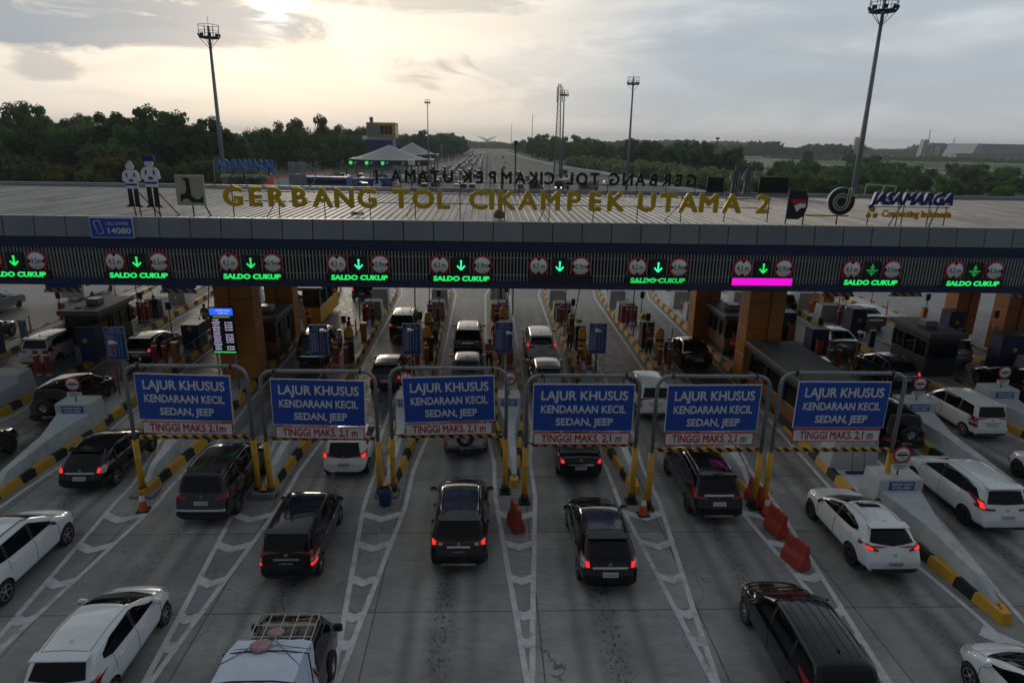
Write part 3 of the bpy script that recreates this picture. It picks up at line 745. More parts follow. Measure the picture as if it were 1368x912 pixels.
# rooftop lettering ---------------------------------------------------
LET = [('G', 309), ('E', 337.5), ('R', 364.5), ('B', 395), ('A', 426), ('N', 454.5), ('G', 485), ('T', 530), ('O', 559.5), ('L', 585.5), ('C', 633), ('I', 651),
       ('K', 670), ('A', 699.5), ('M', 730), ('P', 761), ('E', 790), ('K', 818), ('U', 861), ('T', 890.5), ('A', 918), ('M', 946), ('A', 978), ('2', 1021)]
t = thing('rooftop_name', 'large gold letters GERBANG TOL CIKAMPEK UTAMA 2 on the front of the roof', 'sign', (0, 29.85, 8.85))
for ch, px_ in LET:
    x = -11.1+(px_-309)*(23.55/712)
    text('letter', ch, 1.12, ['letter_gold', 'letter_side'], t, (x, 0, .86), depth=.07, bold=.044, fit=None if ch != 'I' else .22, sx=1.08)
m = MB()
m.path([(-11.5, .16, 1.12), (12.9, .16, 1.12)], .018, 6); m.path([(-11.5, .16, .70), (12.9, .16, .70)], .018, 6)
for i in range(13):
    x = -11.2+i*2.0; m.path([(x, .16, 1.3), (x, .16, 0)], .022, 6)
    if i % 3 == 1: m.path([(x, .16, .9), (x-.5, -.1 if i % 2 else 1.0, 0)], .018, 6)
m.build('frame', 'dark_steel', t)
t = thing('rear_rooftop_name', 'dark backs of the letters GERBANG TOL CIKAMPEK UTAMA 1 along the rear roof edge', 'sign', (0, 45.75, 8.95))
for ch, px_ in LET[:-1]+[('1', 1021)]:
    x = 13.9-(px_-309)*(21.3/712)
    text('letter', ch, 1.12, 'letter_back', t, (x, 0, .95), rot=(math.pi/2, 0, math.pi), depth=.06, bold=.035, sx=.9)
m = MB(); m.path([(-8, -.1, 1.2), (14.6, -.1, 1.2)], .02, 6); m.path([(-8, -.1, .65), (14.6, -.1, .65)], .02, 6)
for i in range(12): m.path([(-7.8+i*2.0, -.1, 1.3), (-7.8+i*2.0, -.1, 0)], .025, 6)
m.build('frame', 'dark_steel', t)
# emblem boards
t = thing('ministry_emblem_board', 'square cream board with a dark curved emblem at the left end of the gold letters', 'sign', (-12.9, 29.75, 8.85))
m = MB(); m.box(-.60, .62, 0, .10, .50, 1.78); m.build('panel', 'cream', t, bevel=.01)
m = MB()
def arc(cx, cz, r_, a0, a1, n_=14): return [(cx+r_*math.cos(R(a0+(a1-a0)*i/n_)), cz+r_*math.sin(R(a0+(a1-a0)*i/n_))) for i in range(n_+1)]
m.prism([(-.30, 1.66), (.02, 1.66), (.06, .62), (-.42, .62), (-.42, .95), (-.20, 1.0), (-.13, 1.2), (-.14, 1.5), (-.24, 1.6)], -.012, -.002, 'y')
m.prism([(.06, .62), (.54, .62), (.54, .95)]+arc(.30, 1.0, .24, -15, -170, 8), -.012, -.002, 'y')
m.build('emblem', 'black', t)
m = MB(); m.prism(arc(-.18, .56, .22, 0, 180, 12), -.018, -.013, 'y'); m.build('emblem_cutout', 'cream', t)
m = MB(); m.path([(0, .15, 1.3), (0, .15, 0)], .03, 6); m.path([(.35, .12, .9), (.75, .15, 0)], .03, 6); m.build('props', 'dark_steel', t)
t = thing('flag_emblem_board', 'black rounded board with a red and white swoosh right of the gold letters', 'sign', (14.02, 29.75, 8.85))
m = MB(); m.prism([(-.46, .25), (.10, .25), (.34, .40), (.46, .8), (.44, 1.25), (.30, 1.50), (-.46, 1.56)], 0, .10, 'y'); m.build('panel', 'black', t, bevel=.01)
m = MB(); m.prism([(-.40, 1.12), (-.1, 1.16), (.36, 1.14), (.36, .96), (.1, .98), (-.18, .88)], -.01, -.002, 'y'); m.build('red_stroke', 'sign_red', t)
m = MB(); m.prism([(-.18, .86), (.1, .97), (.36, .94), (.36, .78), (.15, .76), (-.02, .58)], -.012, -.003, 'y'); m.build('white_stroke', 'white_reflective', t)
m = MB(); m.path([(-.4, .15, 1.3), (-.4, .15, 0)], .03, 6); m.path([(.4, .15, 1.3), (.4, .15, 0)], .03, 6); m.build('props', 'dark_steel', t)
m = MB(); m.path([(.5, .2, .42), (2.5, .2, .42)], .04, 6); m.build('gold_bar', 'letter_gold', t)
t = thing('round_emblem_board', 'round black board with a cream looped letter emblem on the roof', 'sign', (16.0, 29.75, 8.85))
m = MB(); m.lathe([(0, 0), (.62, 0), (.62, .12), (0, .12)], 40, (0, 0, 1.08), 'y'); m.build('rim', 'text_white', t)
m = MB(); m.lathe([(0, -.012), (.60, -.012), (.60, -.002), (0, -.002)], 40, (0, 0, 1.08), 'y'); m.build('disc', 'letter_black', t)
m = MB()
for rr_ in (.24, .36):
    pts = arc(-.02, 1.05, rr_, 40, 320, 24)+[(rr_-.02, 1.05), (rr_+.02, 1.68)]
    m.path([(a, -.03, b_) for a, b_ in pts], .04, 6)
m.path([(.30, -.03, 1.38), (.66, -.03, 1.30)], .04, 6)
m.build('loop', 'cream', t)
m = MB(); m.path([(0, .18, .5), (0, .18, 0)], .03, 6); m.build('prop', 'dark_steel', t)
t = thing('company_name_sign', 'slanted navy letters JASAMARGA over orange letters on the right of the roof', 'sign', (19.25, 29.8, 8.85))
text('word', 'JASAMARGA', .70, ['letter_navy', 'fascia'], t, (0, 0, 1.20), depth=.08, bold=.04, shear=.28, fit=3.9)
text('subtitle', 'Connecting Indonesia', .42, 'letter_orange', t, (.35, 0, .55), depth=.05, bold=.016, fit=3.25)
m = MB()
for a in (90, 210, 330): m.lathe([(0, 0), (.12, 0), (.12, .06), (0, .06)], 12, (-1.72+.18*math.cos(R(a)), -.02, .56+.18*math.sin(R(a))), 'y')
m.build('star_symbol', 'letter_orange', t)
m = MB()
for x in (-1.8, -.45, -.2, 1.0, 1.8): m.path([(x, .14, 1.2), (x, .14, 0)], .022, 6)
m.path([(-.3, .14, 1.0), (-1.0, -.2, 0)], .025, 6); m.path([(1.4, .14, .9), (.9, -.2, 0)], .025, 6); m.path([(-1.95, .14, .85), (1.95, .14, .85)], .018, 6)
m.build('frame', 'dark_steel', t)
# flat cut-out officers
def standee(x, cap, lab):
    t = thing('officer_cutout', lab, 'cutout figure', (x, 29.6, 9.02), 0, 'flat officer cutouts on the roof'); t.scale = (.92, 1, .90)
    s = 1.0 if cap else .93
    m = MB()
    for sg in (-1, 1):
        m.prism([(sg*.03*s, .34), (sg*.05*s, 1.25*s), (sg*.25*s, 1.27*s), (sg*.26*s, .34)], 0, .05, 'y')
        m.prism([(sg*.02, .28), (sg*.02, .38), (sg*.24, .38), (sg*.38, .30), (sg*.36, .25)], 0, .05, 'y')
    m.build('trousers', 'black', t)
    m = MB(); m.prism([(-.26*s, 1.22*s), (.26*s, 1.22*s), (.30*s, 1.55*s), (.44*s, 1.62*s), (.40*s, 1.95*s), (.26*s, 2.12*s), (-.26*s, 2.12*s), (-.40*s, 1.95*s), (-.44*s, 1.62*s), (-.30*s, 1.55*s)], -.004, .055, 'y')
    m.build('shirt', 'white_reflective', t)
    m = MB()
    for sg in (-1, 1):
        m.prism([(sg*.15*s, 1.78*s), (sg*.15*s, 2.0*s), (sg*.22*s, 2.0*s), (sg*.22*s, 1.78*s)], -.012, -.006, 'y')
        m.prism([(sg*.01, 1.55*s), (sg*.01, 1.72*s), (sg*.10*s, 1.66*s), (sg*.10*s, 1.55*s)], -.012, -.006, 'y')
    m.prism([(-.27*s, 1.36*s), (.27*s, 1.36*s), (.28*s, 1.46*s), (-.28*s, 1.46*s)], -.012, -.006, 'y'); m.build('uniform_marks', 'letter_navy', t)
    m = MB(); m.prism(arc(0, 2.30*s, .20*s, 0, 360, 18)[:-1], -.002, .05, 'y'); m.prism([(-.07, 2.05*s), (.07, 2.05*s), (.07, 2.15*s), (-.07, 2.15*s)], 0, .05, 'y'); m.build('head', 'text_white', t)
    m = MB()
    if cap: m.prism([(-.24, 2.40), (.24, 2.40), (.27, 2.56), (.18, 2.66), (-.18, 2.66), (-.27, 2.56)], -.01, .06, 'y'); m.build('cap', 'letter_navy', t)
    else: m.prism([(-.07, 2.28), (.10, 2.30), (.08, 2.42), (-.02, 2.40)], -.004, .05, 'y'); m.build('raised_hand', 'text_white', t)
    m = MB(); m.path([(-.12, .06, .9), (-.05, .1, -.2)], .03, 6); m.path([(.12, .06, .9), (.18, .1, -.2)], .03, 6); m.path([(.1, .06, 1.1), (.9, .5, -.2)], .03, 6); m.build('props', 'red_paint', t)
standee(-15.25, False, 'flat white and navy officer cutout with a raised hand, left one of the pair')
standee(-14.42, True, 'flat white and navy officer cutout with a dark cap, right one of the pair')
def backstandee(x, lab):
    t = thing('officer_cutout', lab, 'cutout figure', (x, 45.5, 8.95), 0, 'backs of officer cutouts on the rear roof edge')
    m = MB(); m.prism([(-.3, .1), (-.05, .15), (0, .9), (.05, .15), (.3, .1), (.22, .9), (.25, 1.2), (.38, 1.1), (.36, 1.5), (.2, 1.7), (.1, 1.75), (.12, 2.05), (-.12, 2.05), (-.1, 1.75), (-.2, 1.7), (-.36, 1.5), (-.38, 1.1), (-.25, 1.2), (-.22, .9)], 0, .05, 'y')
    m.build('board', 'steel', t)
    m = MB(); m.path([(-.08, -.03, 2.0), (-.08, -.03, 0)], .025, 6); m.path([(.08, -.03, 2.0), (.08, -.03, 0)], .025, 6); m.build('props', 'dark_steel', t)
backstandee(16.9, 'grey back of an officer cutout at the rear roof edge, left of two'); backstandee(17.75, 'grey back of an officer cutout at the rear roof edge, right of two')
for x, w_, h_, lab in ((15.55, .55, 1.0, 'small dark back of an emblem board right of the mirrored letters'), (19.6, 1.0, 1.05, 'wide dark back of a sign board on the rear roof edge')):
    t = thing('emblem_board_back', lab, 'sign', (x, 45.6, 8.95)); m = MB(); m.box(-w_, w_, 0, .08, .25, .25+h_); m.build('panel', 'letter_back', t)
    m = MB(); m.path([(-w_, -.04, .3+h_), (-w_, -.04, 0)], .03, 6); m.path([(w_, -.04, .3+h_), (w_, -.04, 0)], .03, 6); m.path([(-w_, -.04, .3+h_*.5), (w_, -.04, .3+h_*.5)], .03, 6); m.build('frame', 'dark_steel', t)
mat('rear_blue', (.03, .20, .62), .5, var=.1)
t = thing('rear_company_sign', 'back of light blue letters JASAMARGA on a thin frame behind the roof at left', 'sign', (-16.0, 45.7, 8.95))
text('word', 'JASAMARGA', .80, 'rear_blue', t, (0, 0, 1.55), rot=(math.pi/2, 0, math.pi), depth=.05, bold=.03, shear=.2, fit=3.9)
text('subtitle', 'Connecting Indonesia', .42, 'fascia', t, (0, 0, .85), rot=(math.pi/2, 0, math.pi), depth=.04, bold=.006, fit=3.4)
m = MB()
for x in (-2, -1, 0, 1, 2): m.path([(x, -.06, 1.8), (x*1.06, -.06, 0)], .025, 6)
m.path([(-2, -.06, 1.2), (2, -.06, 1.2)], .02, 6); m.build('frame', 'steel', t)
t = thing('half_ring_frame', 'thin white bent pipe like a half ring at the rear roof edge', 'pipe frame', (-11.9, 45.7, 8.95))
m = MB(); m.path([(-.5, 0, 0), (-.35, 0, 1.75)], .04, 8); m.path([(x, 0, z) for x, z in arc(-.35, .95, .8, 90, -60, 14)], .04, 8); m.build('pipe', 'steel', t)
t = thing('roof_ladder_rail', 'white pipe handrail of a ladder at the rear roof edge at right', 'handrail', (27.0, 45.4, 8.95))
m = MB()
for pp in ([(-1.1, 0, 0), (-1.0, 0, .95), (1.1, 0, .85), (1.0, 0, 0)], [(.1, 0, 0), (.25, 0, .9)]): m.path(pp, .035, 8)
m.build('pipes', 'white_paint', t)
m = MB(); m.path([(.0+.28*math.cos(a/3), .0+.28*math.sin(a/3), .03+.004*a) for a in range(40)], .025, 6)
o = m.build('cable_coil', 'black', None, loc=(-5.9, 30.6, 8.9)); tag(o, 'coil of black cable lying on the roof below the letter N', 'cable coil')
m = MB(); m.lathe([(.02, 0), (.22, .03), (.26, .2), (.16, .38), (.04, .42)], 14); o = m.build('sack', 'rope', None, loc=(-.35+.9, 30.2, 8.9)); tag(o, 'small tan sack tied with black strap on the roof below the letter L', 'sack')
# ------------------------------------------------------------------ vehicles
# local axes while designing: f = forward, l = lateral, z = up; stored as (l, f, z)
def interp(P, x):
    """P: list of (x, v) with x descending (front to rear)"""
    if x >= P[0][0]: return P[0][1]
    for (a, va), (b, vb) in zip(P, P[1:]):
        if x >= b: return va+(vb-va)*(x-a)/(b-a) if a != b else vb
    return P[-1][1]
def car_proto(name, S):
    L_, W, H = S['L'], S['W'], S['H']; hl = L_/2; hw = W/2; rw = S.get('rw', .76)
    top = S['top']; belt = S['belt']; z0 = S.get('z0', .24)
    key = sorted({round(p[0], 3) for p in top} | {round(hl-d, 3) for d in (.08, .2, .4, .7, 1.0)} | {round(-hl+d, 3) for d in (.0, .05, .15, .3, .55, .9)} | {round(i*.3, 3) for i in range(-6, 7)}, reverse=True)
    st = [key[0]]
    for k in key[1:]:
        if st[-1]-k > .035: st.append(k)
    def section(x):
        zt = interp(top, x); zb = min(interp(belt, x), zt-.06)
        e = max(0, (abs(x)-(hl-1.05))/1.05); pl = 1-(.33 if x > 0 else .11)*e**(2.6 if x > 0 else 2.2)
        w = hw*pl; t = max(0., min(1., (zt-zb-.06)/(H-zb-.08)))
        bw = w*(.66+.22*min(1, t*4)); wt = bw+(hw*rw*(1-.05*max(0, e))-bw)*t; u = min(1, t*4)
        dz = .02+.09*t; zz = z0+(.10*e if x > 0 else .06*e)
        return [(0, zz), (w*.86, zz), (w*.965, zz+.10), (w*.995, min(.52, zb-.2)), (w, zb-.19), (w*.985, zb-.08), (w*(.945+.01*u), zb-.012+.007*u),
                (w*(.885+.04*u)+(wt-w*.925)*.10*u, zb+.020+.005*t+(zt-zb)*.06*t), (w*(.80+.125*u)+(wt-w*.925)*.55*u+.012*t, zb+(zt-zb)*(.66-.16*u)), (wt+.004, zt-dz*(.5+.5*u)), (wt-.045-.10*(1-t), zt-dz*.38*u), (wt*.62, zt+.004-.016*t), (0, zt+.020-.008*t)]
    secs = [section(x) for x in st]; nb = len(secs[0])
    def build_body():
        vs = []; fs = []; ring = 2*nb-2
        for x, s in zip(st, secs):
            pts = [(l, z) for l, z in s]+[(-l, z) for l, z in reversed(s[1:-1])]
            vs += [(l, x, z) for l, z in pts]
        for i in range(len(st)-1):
            for k in range(ring): a = i*ring; b = a+ring; fs.append((a+k, a+(k+1) % ring, b+(k+1) % ring, b+k))
        for base, rev in ((0, False), ((len(st)-1)*ring, True)):
            for k in range(nb-1):
                q = [base+k, base+k+1, base+(ring-k-1) % ring, base+(ring-k) % ring]
                q = list(dict.fromkeys(q))
                if len(q) > 2: fs.append(q if not rev else q[::-1])
        bm = bmesh.new(); V = [bm.verts.new(v) for v in vs]
        for f in fs:
            try: bm.faces.new([V[i] for i in f])
            except ValueError: pass
        bmesh.ops.recalc_face_normals(bm, faces=bm.faces)
        me = bpy.data.meshes.new(name+'_body'); bm.to_mesh(me); bm.free(); return me
    me = build_body()
    ob = bpy.data.objects.new('tmp', me); col.objects.link(ob)
    sub = ob.modifiers.new('s', 'SUBSURF'); sub.levels = 1; sub.render_levels = 1
    dg = bpy.context.evaluated_depsgraph_get(); dg.update()
    smooth = bpy.data.meshes.new_from_object(ob.evaluated_get(dg))
    bmt = bmesh.new(); bmt.from_mesh(smooth); bvh = BVHTree.FromBMesh(bmt); bmt.free()
    # wheel housings
    wx = S['wx']; wr = S.get('wr', .32)
    cm = MB()
    for x in wx:
        for s in (-1, 1):
            cm.lathe([(0, s*(hw-.27)), (wr*1.15, s*(hw-.27)), (wr*1.15, s*(hw+.2)), (0, s*(hw+.2))], 24, (0, x, wr), 'x')
    cmesh = cm.mesh('cut', ['black_matte'], 0)
    cob = bpy.data.objects.new('cut', cmesh); col.objects.link(cob)
    smooth.materials.append(MATS[S['paint']]); ob.modifiers.clear(); ob.data = smooth
    bo = ob.modifiers.new('b', 'BOOLEAN'); bo.object = cob; bo.operation = 'DIFFERENCE'; bo.solver = 'EXACT'
    try: bo.material_mode = 'TRANSFER'
    except Exception: pass
    dg = bpy.context.evaluated_depsgraph_get(); dg.update()
    body = bpy.data.meshes.new_from_object(ob.evaluated_get(dg)); body.name = name+'_body'
    bpy.data.objects.remove(ob); bpy.data.objects.remove(cob)
    for p in body.polygons: p.use_smooth = True
    body.set_sharp_from_angle(angle=R(38))
    root = thing(name, S['label'], 'car')
    link('body', body, root)
    def cast(o, d):
        h = bvh.ray_cast(Vector(o), Vector(d).normalized()); return h
    def patch(fn, nu, nv, off, nm, m, parent=root, thick=.012):
        """conform a gridded panel to the body; fn(u,v) -> (origin, direction)"""
        G = {}; vs = []; 
        for i in range(nu+1):
            for j in range(nv+1):
                o_, d_ = fn(i/nu, j/nv); h = cast(o_, d_)
                if h[0] is None: continue
                nn = h[1]
                if nn.dot(Vector(d_)) > 0: nn = -nn
                G[i, j] = len(vs); vs.append((h[0]+nn*off, h[0]+nn*(off-thick)))
        fs = []; n = len(vs); V = [a for a, b in vs]+[b for a, b in vs]; cnt = {}
        for i in range(nu):
            for j in range(nv):
                q = [G.get(c) for c in ((i, j), (i+1, j), (i+1, j+1), (i, j+1))]
                if None in q: continue
                fs.append(tuple(q))
                for a, b in zip(q, q[1:]+q[:1]): cnt[(a, b)] = 1
        for (a, b) in list(cnt):
            if (b, a) not in cnt: fs.append((b, a, a+n, b+n))
        if not fs: return None
        mb = MB(); mb.add(V, fs, 0, True); me = bpy.data.meshes.new(nm); me.from_pydata([tuple(v) for v in V], [], fs)
        for k in (m if isinstance(m, list) else [m]): me.materials.append(MATS[k])
        for p in me.polygons: p.use_smooth = True
        me.set_sharp_from_angle(angle=R(40))
        return link(nm, me, parent)
    def ruled(bot, topl):
        """u along both polylines (lists of 2D points), v from bottom to top"""
        def at(P, u):
            ds = [0]
            for a, b in zip(P, P[1:]): ds.append(ds[-1]+math.dist(a, b))
            t = u*ds[-1]
            for k in range(len(P)-1):
                if t <= ds[k+1]+1e-9:
                    q = (t-ds[k])/max(1e-9, ds[k+1]-ds[k]); return (P[k][0]+(P[k+1][0]-P[k][0])*q, P[k][1]+(P[k+1][1]-P[k][1])*q)
            return P[-1]
        return lambda u, v: tuple(a+(b-a)*v for a, b in zip(at(bot, u), at(topl, u)))
    def side(bot, topl, nm, m, off=.006, nu=10, nv=5, thick=.012):
        g_ = ruled(bot, topl)
        for s in (-1, 1):
            patch(lambda u, v: ((s*3, g_(u, v)[0], g_(u, v)[1]), (-s, 0, 0)), nu, nv, off, nm, m, thick=thick)
    def rear(bot, topl, nm, m, off=.006, nu=10, nv=5, both=False, thick=.012, parent=root):
        g_ = ruled(bot, topl); r_ = None
        for s in ((-1, 1) if both else (1,)):
            r_ = patch(lambda u, v: ((s*g_(u, v)[0], -5, g_(u, v)[1]), (0, 1, 0)), nu, nv, off, nm, m, thick=thick, parent=parent)
        return r_
    def front(bot, topl, nm, m, off=.006, nu=10, nv=5, both=False):
        g_ = ruled(bot, topl)
        for s in ((-1, 1) if both else (1,)): patch(lambda u, v: ((s*g_(u, v)[0], 5, g_(u, v)[1]), (0, -1, 0)), nu, nv, off, nm, m)
    def roof(bot, topl, nm, m, off=.006, nu=6, nv=8, thick=.012):
        g_ = ruled(bot, topl); return patch(lambda u, v: ((g_(u, v)[0], g_(u, v)[1], 4), (0, 0, -1)), nu, nv, off, nm, m, thick=thick)
    def seam(pts, mode, w=.010):
        """thin dark panel gap following the body"""
        P = []
        for a, b in zip(pts, pts[1:]):
            k = max(1, int(math.dist(a, b)/.08)); P += [(a[0]+(b[0]-a[0])*i/k, a[1]+(b[1]-a[1])*i/k) for i in range(k)]
        P.append(pts[-1]); out = []
        for s in ((-1, 1) if mode == 'side' else (1,)):
            cur = []
            for a, b in P:
                o_, d_ = {'side': ((s*3, a, b), (-s, 0, 0)), 'roof': ((a, b, 4), (0, 0, -1)), 'rear': ((a, -5, b), (0, 1, 0))}[mode]
                h = cast(o_, d_)
                if h[0] is None: continue
                nn = h[1] if h[1].dot(Vector(d_)) < 0 else -h[1]; cur.append(h[0]+nn*.003)
            if len(cur) > 1: out.append(cur)
        return out
    # windows
    for bot, topl in S['side_windows']: side(bot, topl, 'side_window', 'glass', nu=12, nv=6)
    front([(a, b-.035) for a, b in S['windscreen'][0]], S['windscreen'][1], 'windscreen', 'glass', nu=12, nv=8)
    rw_ = rear(*S['rear_window'], 'rear_window', 'glass', nu=14, nv=7)
    for (b0, t0), (b1, t1) in zip(S['side_windows'], S['side_windows'][1:]):
        if S.get('dark_pillars', True): side([b0[-1], b1[0]], [t0[-1], t1[0]], 'pillar_trim', 'trim', off=.004, nu=1, nv=5)
    # seams
    sm = MB()
    for mode, pts in S.get('seams', []):
        for cur in seam(pts, mode): sm.path(cur, .0062, 4, cap=False)
    if sm.v: sm.build('panel_gaps', 'black_matte', root)
    # lower cladding and bumper
    zl = S.get('sill', .40)
    side([(hl-.12, z0+.12), (-hl+.12, z0+.10)], [(hl-.12, zl), (-hl+.12, zl)], 'sill', S.get('sill_mat', 'trim'), off=.012, nu=46, nv=2) if S.get('cladding') else None
    rear([(-hw*.86, z0+.09), (hw*.86, z0+.09)], [(-hw*.9, S.get('bump', .42)), (hw*.9, S.get('bump', .42))], 'bumper', S.get('bumper_mat', 'trim'), off=.03, nu=14, nv=3, thick=.05)
    if S.get('skid'): rear([(-hw*.6, z0+.10), (hw*.6, z0+.10)], [(-hw*.55, z0+.17), (hw*.55, z0+.17)], 'skid_plate', 'chrome', off=.045, nu=8, nv=2, thick=.03)
    front([(-hw*.7, z0+.08), (hw*.7, z0+.08)], [(-hw*.7, .62), (hw*.7, .62)], 'grille', 'black', off=.01, nu=8, nv=4)
    front([(hw*.45, .60), (hw*.86, .66)], [(hw*.45, .72), (hw*.86, .82)], 'headlight', 'lamp_clear', off=.012, nu=5, nv=3, both=True)
    # lamps
    lp = S['lamps']
    for q in lp.get('rear', []): rear(*q, 'tail_light', 'lamp_red', off=.016, nu=6, nv=5, both=True, thick=.03)
    for q in lp.get('side', []): side(*q, 'tail_light_corner', 'lamp_red', off=.014, nu=5, nv=4, thick=.03)
    for q in lp.get('lit', []): rear(*q, 'brake_lamp', S.get('lit_mat', 'lamp_red_lit'), off=.024, nu=4, nv=4, both=True, thick=.02)
    for q in lp.get('clear', []): rear(*q, 'reverse_lamp', 'lamp_clear', off=.020, nu=4, nv=3, both=True, thick=.02)
    if lp.get('bar'): rear(*lp['bar'], 'red_strip', 'lamp_red', off=.014, nu=12, nv=2)
    if lp.get('high'): z_ = lp['high']; rear([(-.14, z_), (.14, z_)], [(-.14, z_+.03), (.14, z_+.03)], 'high_brake_lamp', 'lamp_red', off=.02, nu=4, nv=1)
    if S.get('chrome'): c = S['chrome']; rear([(-c[0], c[1]), (c[0], c[1])], [(-c[0], c[1]+.055), (c[0], c[1]+.055)], 'chrome_strip', 'chrome', off=.03, nu=10, nv=2, thick=.03)
    # plate
    pz = S.get('plate_z', .70); white = S.get('plate', 'white') == 'white'
    pl = rear([(-.22, pz-.06), (.22, pz-.06)], [(-.22, pz+.06), (.22, pz+.06)], 'number_plate', 'plate_white' if white else 'plate_black', off=.03, nu=3, nv=2, thick=.02)
    h = cast((0, -5, pz), (0, 1, 0))
    if h[0] is not None and pl:
        text('lettering', S.get('num', 'B 1482 KJT'), .085, 'black' if white else 'text_white', pl, (0, h[0].y-.034, pz), fit=.36, depth=.002)
    h = cast((0, -5, pz+.2), (0, 1, 0))
    if h[0] is not None and S.get('badge', True):
        mb = MB(); mb.lathe([(.030, -.012), (.05, -.012), (.05, .0), (.03, 0)], 12, (0, h[0].y-.008, pz+S.get('badge_dz', .2)), 'y'); mb.build('badge', 'chrome', root)
    # wiper
    z1 = S['rear_window'][0][0][1]+.05
    cur = seam([(.02, z1), (-.28, z1+.06)], 'rear')
    if cur and S.get('wiper', True):
        mb = MB(); mb.path([p+Vector((0, -.02, 0)) for p in cur[0]], .010, 5); mb.build('rear_wiper', 'trim', root)
    # handles
    for (x, z) in S.get('handles', []):
        for s in (-1, 1):
            h = cast((s*3, x, z), (-s, 0, 0))
            if h[0] is not None:
                mb = MB(); p = h[0]; mb.box(p.x-.006 if s > 0 else p.x-.03, p.x+.03 if s > 0 else p.x+.006, x-.09, x+.09, z-.012, z+.014); mb.build('door_handle', S.get('handle_mat', S['paint']), root, bevel=.008)
    # mirrors
    mx, mz = S['mirror']
    for s in (-1, 1):
        mb = MB(); mb.box(s*(hw-.04) if s > 0 else s*(hw+.17), s*(hw+.17) if s > 0 else s*(hw-.04), mx-.07, mx+.06, mz-.055, mz+.085)
        mo = mb.build('door_mirror', S.get('mirror_mat', S['paint']), root, bevel=.035, seg=2)
        g_ = MB(); g_.box(s*(hw+.0) if s > 0 else s*(hw+.15), s*(hw+.15) if s > 0 else s*(hw+.0), mx-.078, mx-.072, mz-.03, mz+.06); g_.build('mirror_glass', 'chrome', mo)
    # wheels
    wproto = None
    for x in wx:
        for s in (-1, 1):
            t_ = MB(); w0 = .20; sd = hw-.015
            t_.lathe([(wr*.62, -w0/2), (wr*.93, -w0/2), (wr, -w0/2+.03), (wr, w0/2-.03), (wr*.93, w0/2), (wr*.62, w0/2), (wr*.60, w0/2-.04)], 28, (0, 0, 0), 'x')
            wh = t_.build('wheel', 'rubber', root) if wproto is None else link('wheel', wproto[0], root)
            wh.location = (s*(sd-w0/2), x, wr)
            if wproto is None:
                r_ = MB(); rr_ = wr*.66
                r_.lathe([(rr_*1.0, w0/2-.005), (rr_*.90, w0/2-.02), (rr_*.88, w0/2-.07), (0, w0/2-.07)], 24, (0, 0, 0), 'x', m=1)
                r_.lathe([(rr_*1.02, w0/2-.01), (rr_*1.0, w0/2+.004), (rr_*.90, w0/2-.004)], 24, (0, 0, 0), 'x')
                r_.lathe([(rr_*.22, w0/2-.05), (rr_*.22, w0/2-.006), (0, w0/2-.002)], 14, (0, 0, 0), 'x')
                ns = S.get('spokes', 5)
                for q in range(ns):
                    a = 2*math.pi*q/ns; c_, s_ = math.cos(a), math.sin(a)
                    def pp(rad, tt, h_): return (h_, rad*c_-tt*s_, rad*s_+tt*c_)
                    a0, a1 = rr_*.15, rr_*.93; t0, t1 = rr_*.13, rr_*.10
                    r_.add([pp(a0, -t0, w0/2-.02), pp(a0, t0, w0/2-.02), pp(a1, t1, w0/2-.015), pp(a1, -t1, w0/2-.015), pp(a0, -t0, w0/2-.06), pp(a0, t0, w0/2-.06), pp(a1, t1, w0/2-.06), pp(a1, -t1, w0/2-.06)],
                           [(0, 1, 2, 3), (0, 4, 5, 1), (1, 5, 6, 2), (2, 6, 7, 3), (3, 7, 4, 0)])
                ri = r_.build('rim', [S.get('rim', 'rim'), 'black_matte'], wh); wproto = (wh.data, ri.data)
            else: ri = link('rim', wproto[1], wh)
            if s < 0: wh.rotation_euler = (0, 0, math.pi)
    mb = MB(); mb.box(-hw*.8, hw*.8, -hl+.3, hl-.3, .20, z0+.12); mb.build('underbody', 'black_matte', root)
    # roof fittings
    if S.get('rails'):
        ra, rb, ry = S['rails']
        for s in (-1, 1):
            pts = []
            for i in range(9):
                y = ra+(rb-ra)*i/8; h = cast((s*ry, y, 4), (0, 0, -1))
                if h[0] is not None: pts.append(h[0]+Vector((0, 0, .012 if i in (0, 8) else .05)))
            mb = MB(); mb.path(pts, .017, 6); mb.build('roof_rail', S.get('rail_mat', 'chrome'), root)
    if S.get('spoiler'):
        a, b = S['spoiler']   # y front, y rear overhang
        sw = hw*rw*.93; zt = interp(top, a)
        mb = MB(); mb.prism([(a, zt-.005), (a, zt+.02), (b, zt-.01), (b, zt-.045)], -sw, sw, 'x'); mb.build('spoiler', S.get('spoiler_mat', S['paint']), root, bevel=.015)
    if S.get('sunroof'): roof(*S['sunroof'], 'sunroof', 'glass', nu=4, nv=5)
    if S.get('roof_panel'): roof(*S['roof_panel'], 'roof_panel', S.get('roof_panel_mat', 'roof_dark'), off=.004, nu=8, nv=12)
    if S.get('ribs'):
        rb_ = MB()
        for x in S['ribs'][0]:
            for cur in seam([(x, S['ribs'][1]), (x, S['ribs'][2])], 'roof'): rb_.path(cur, .012, 6, cap=False)
        rb_.build('roof_ribs', S['paint'], root)
    h = cast((0, S.get('ant', -hl+.9), 4), (0, 0, -1))
    if h[0] is not None and S.get('fin', True):
        mb = MB(); y = S.get('ant', -hl+.9); z = h[0].z; mb.prism([(y+.08, z-.01), (y-.07, z-.01), (y-.06, z+.055), (y-.02, z+.06)], -.02, .02, 'x'); mb.build('antenna', S['paint'], root, bevel=.01)
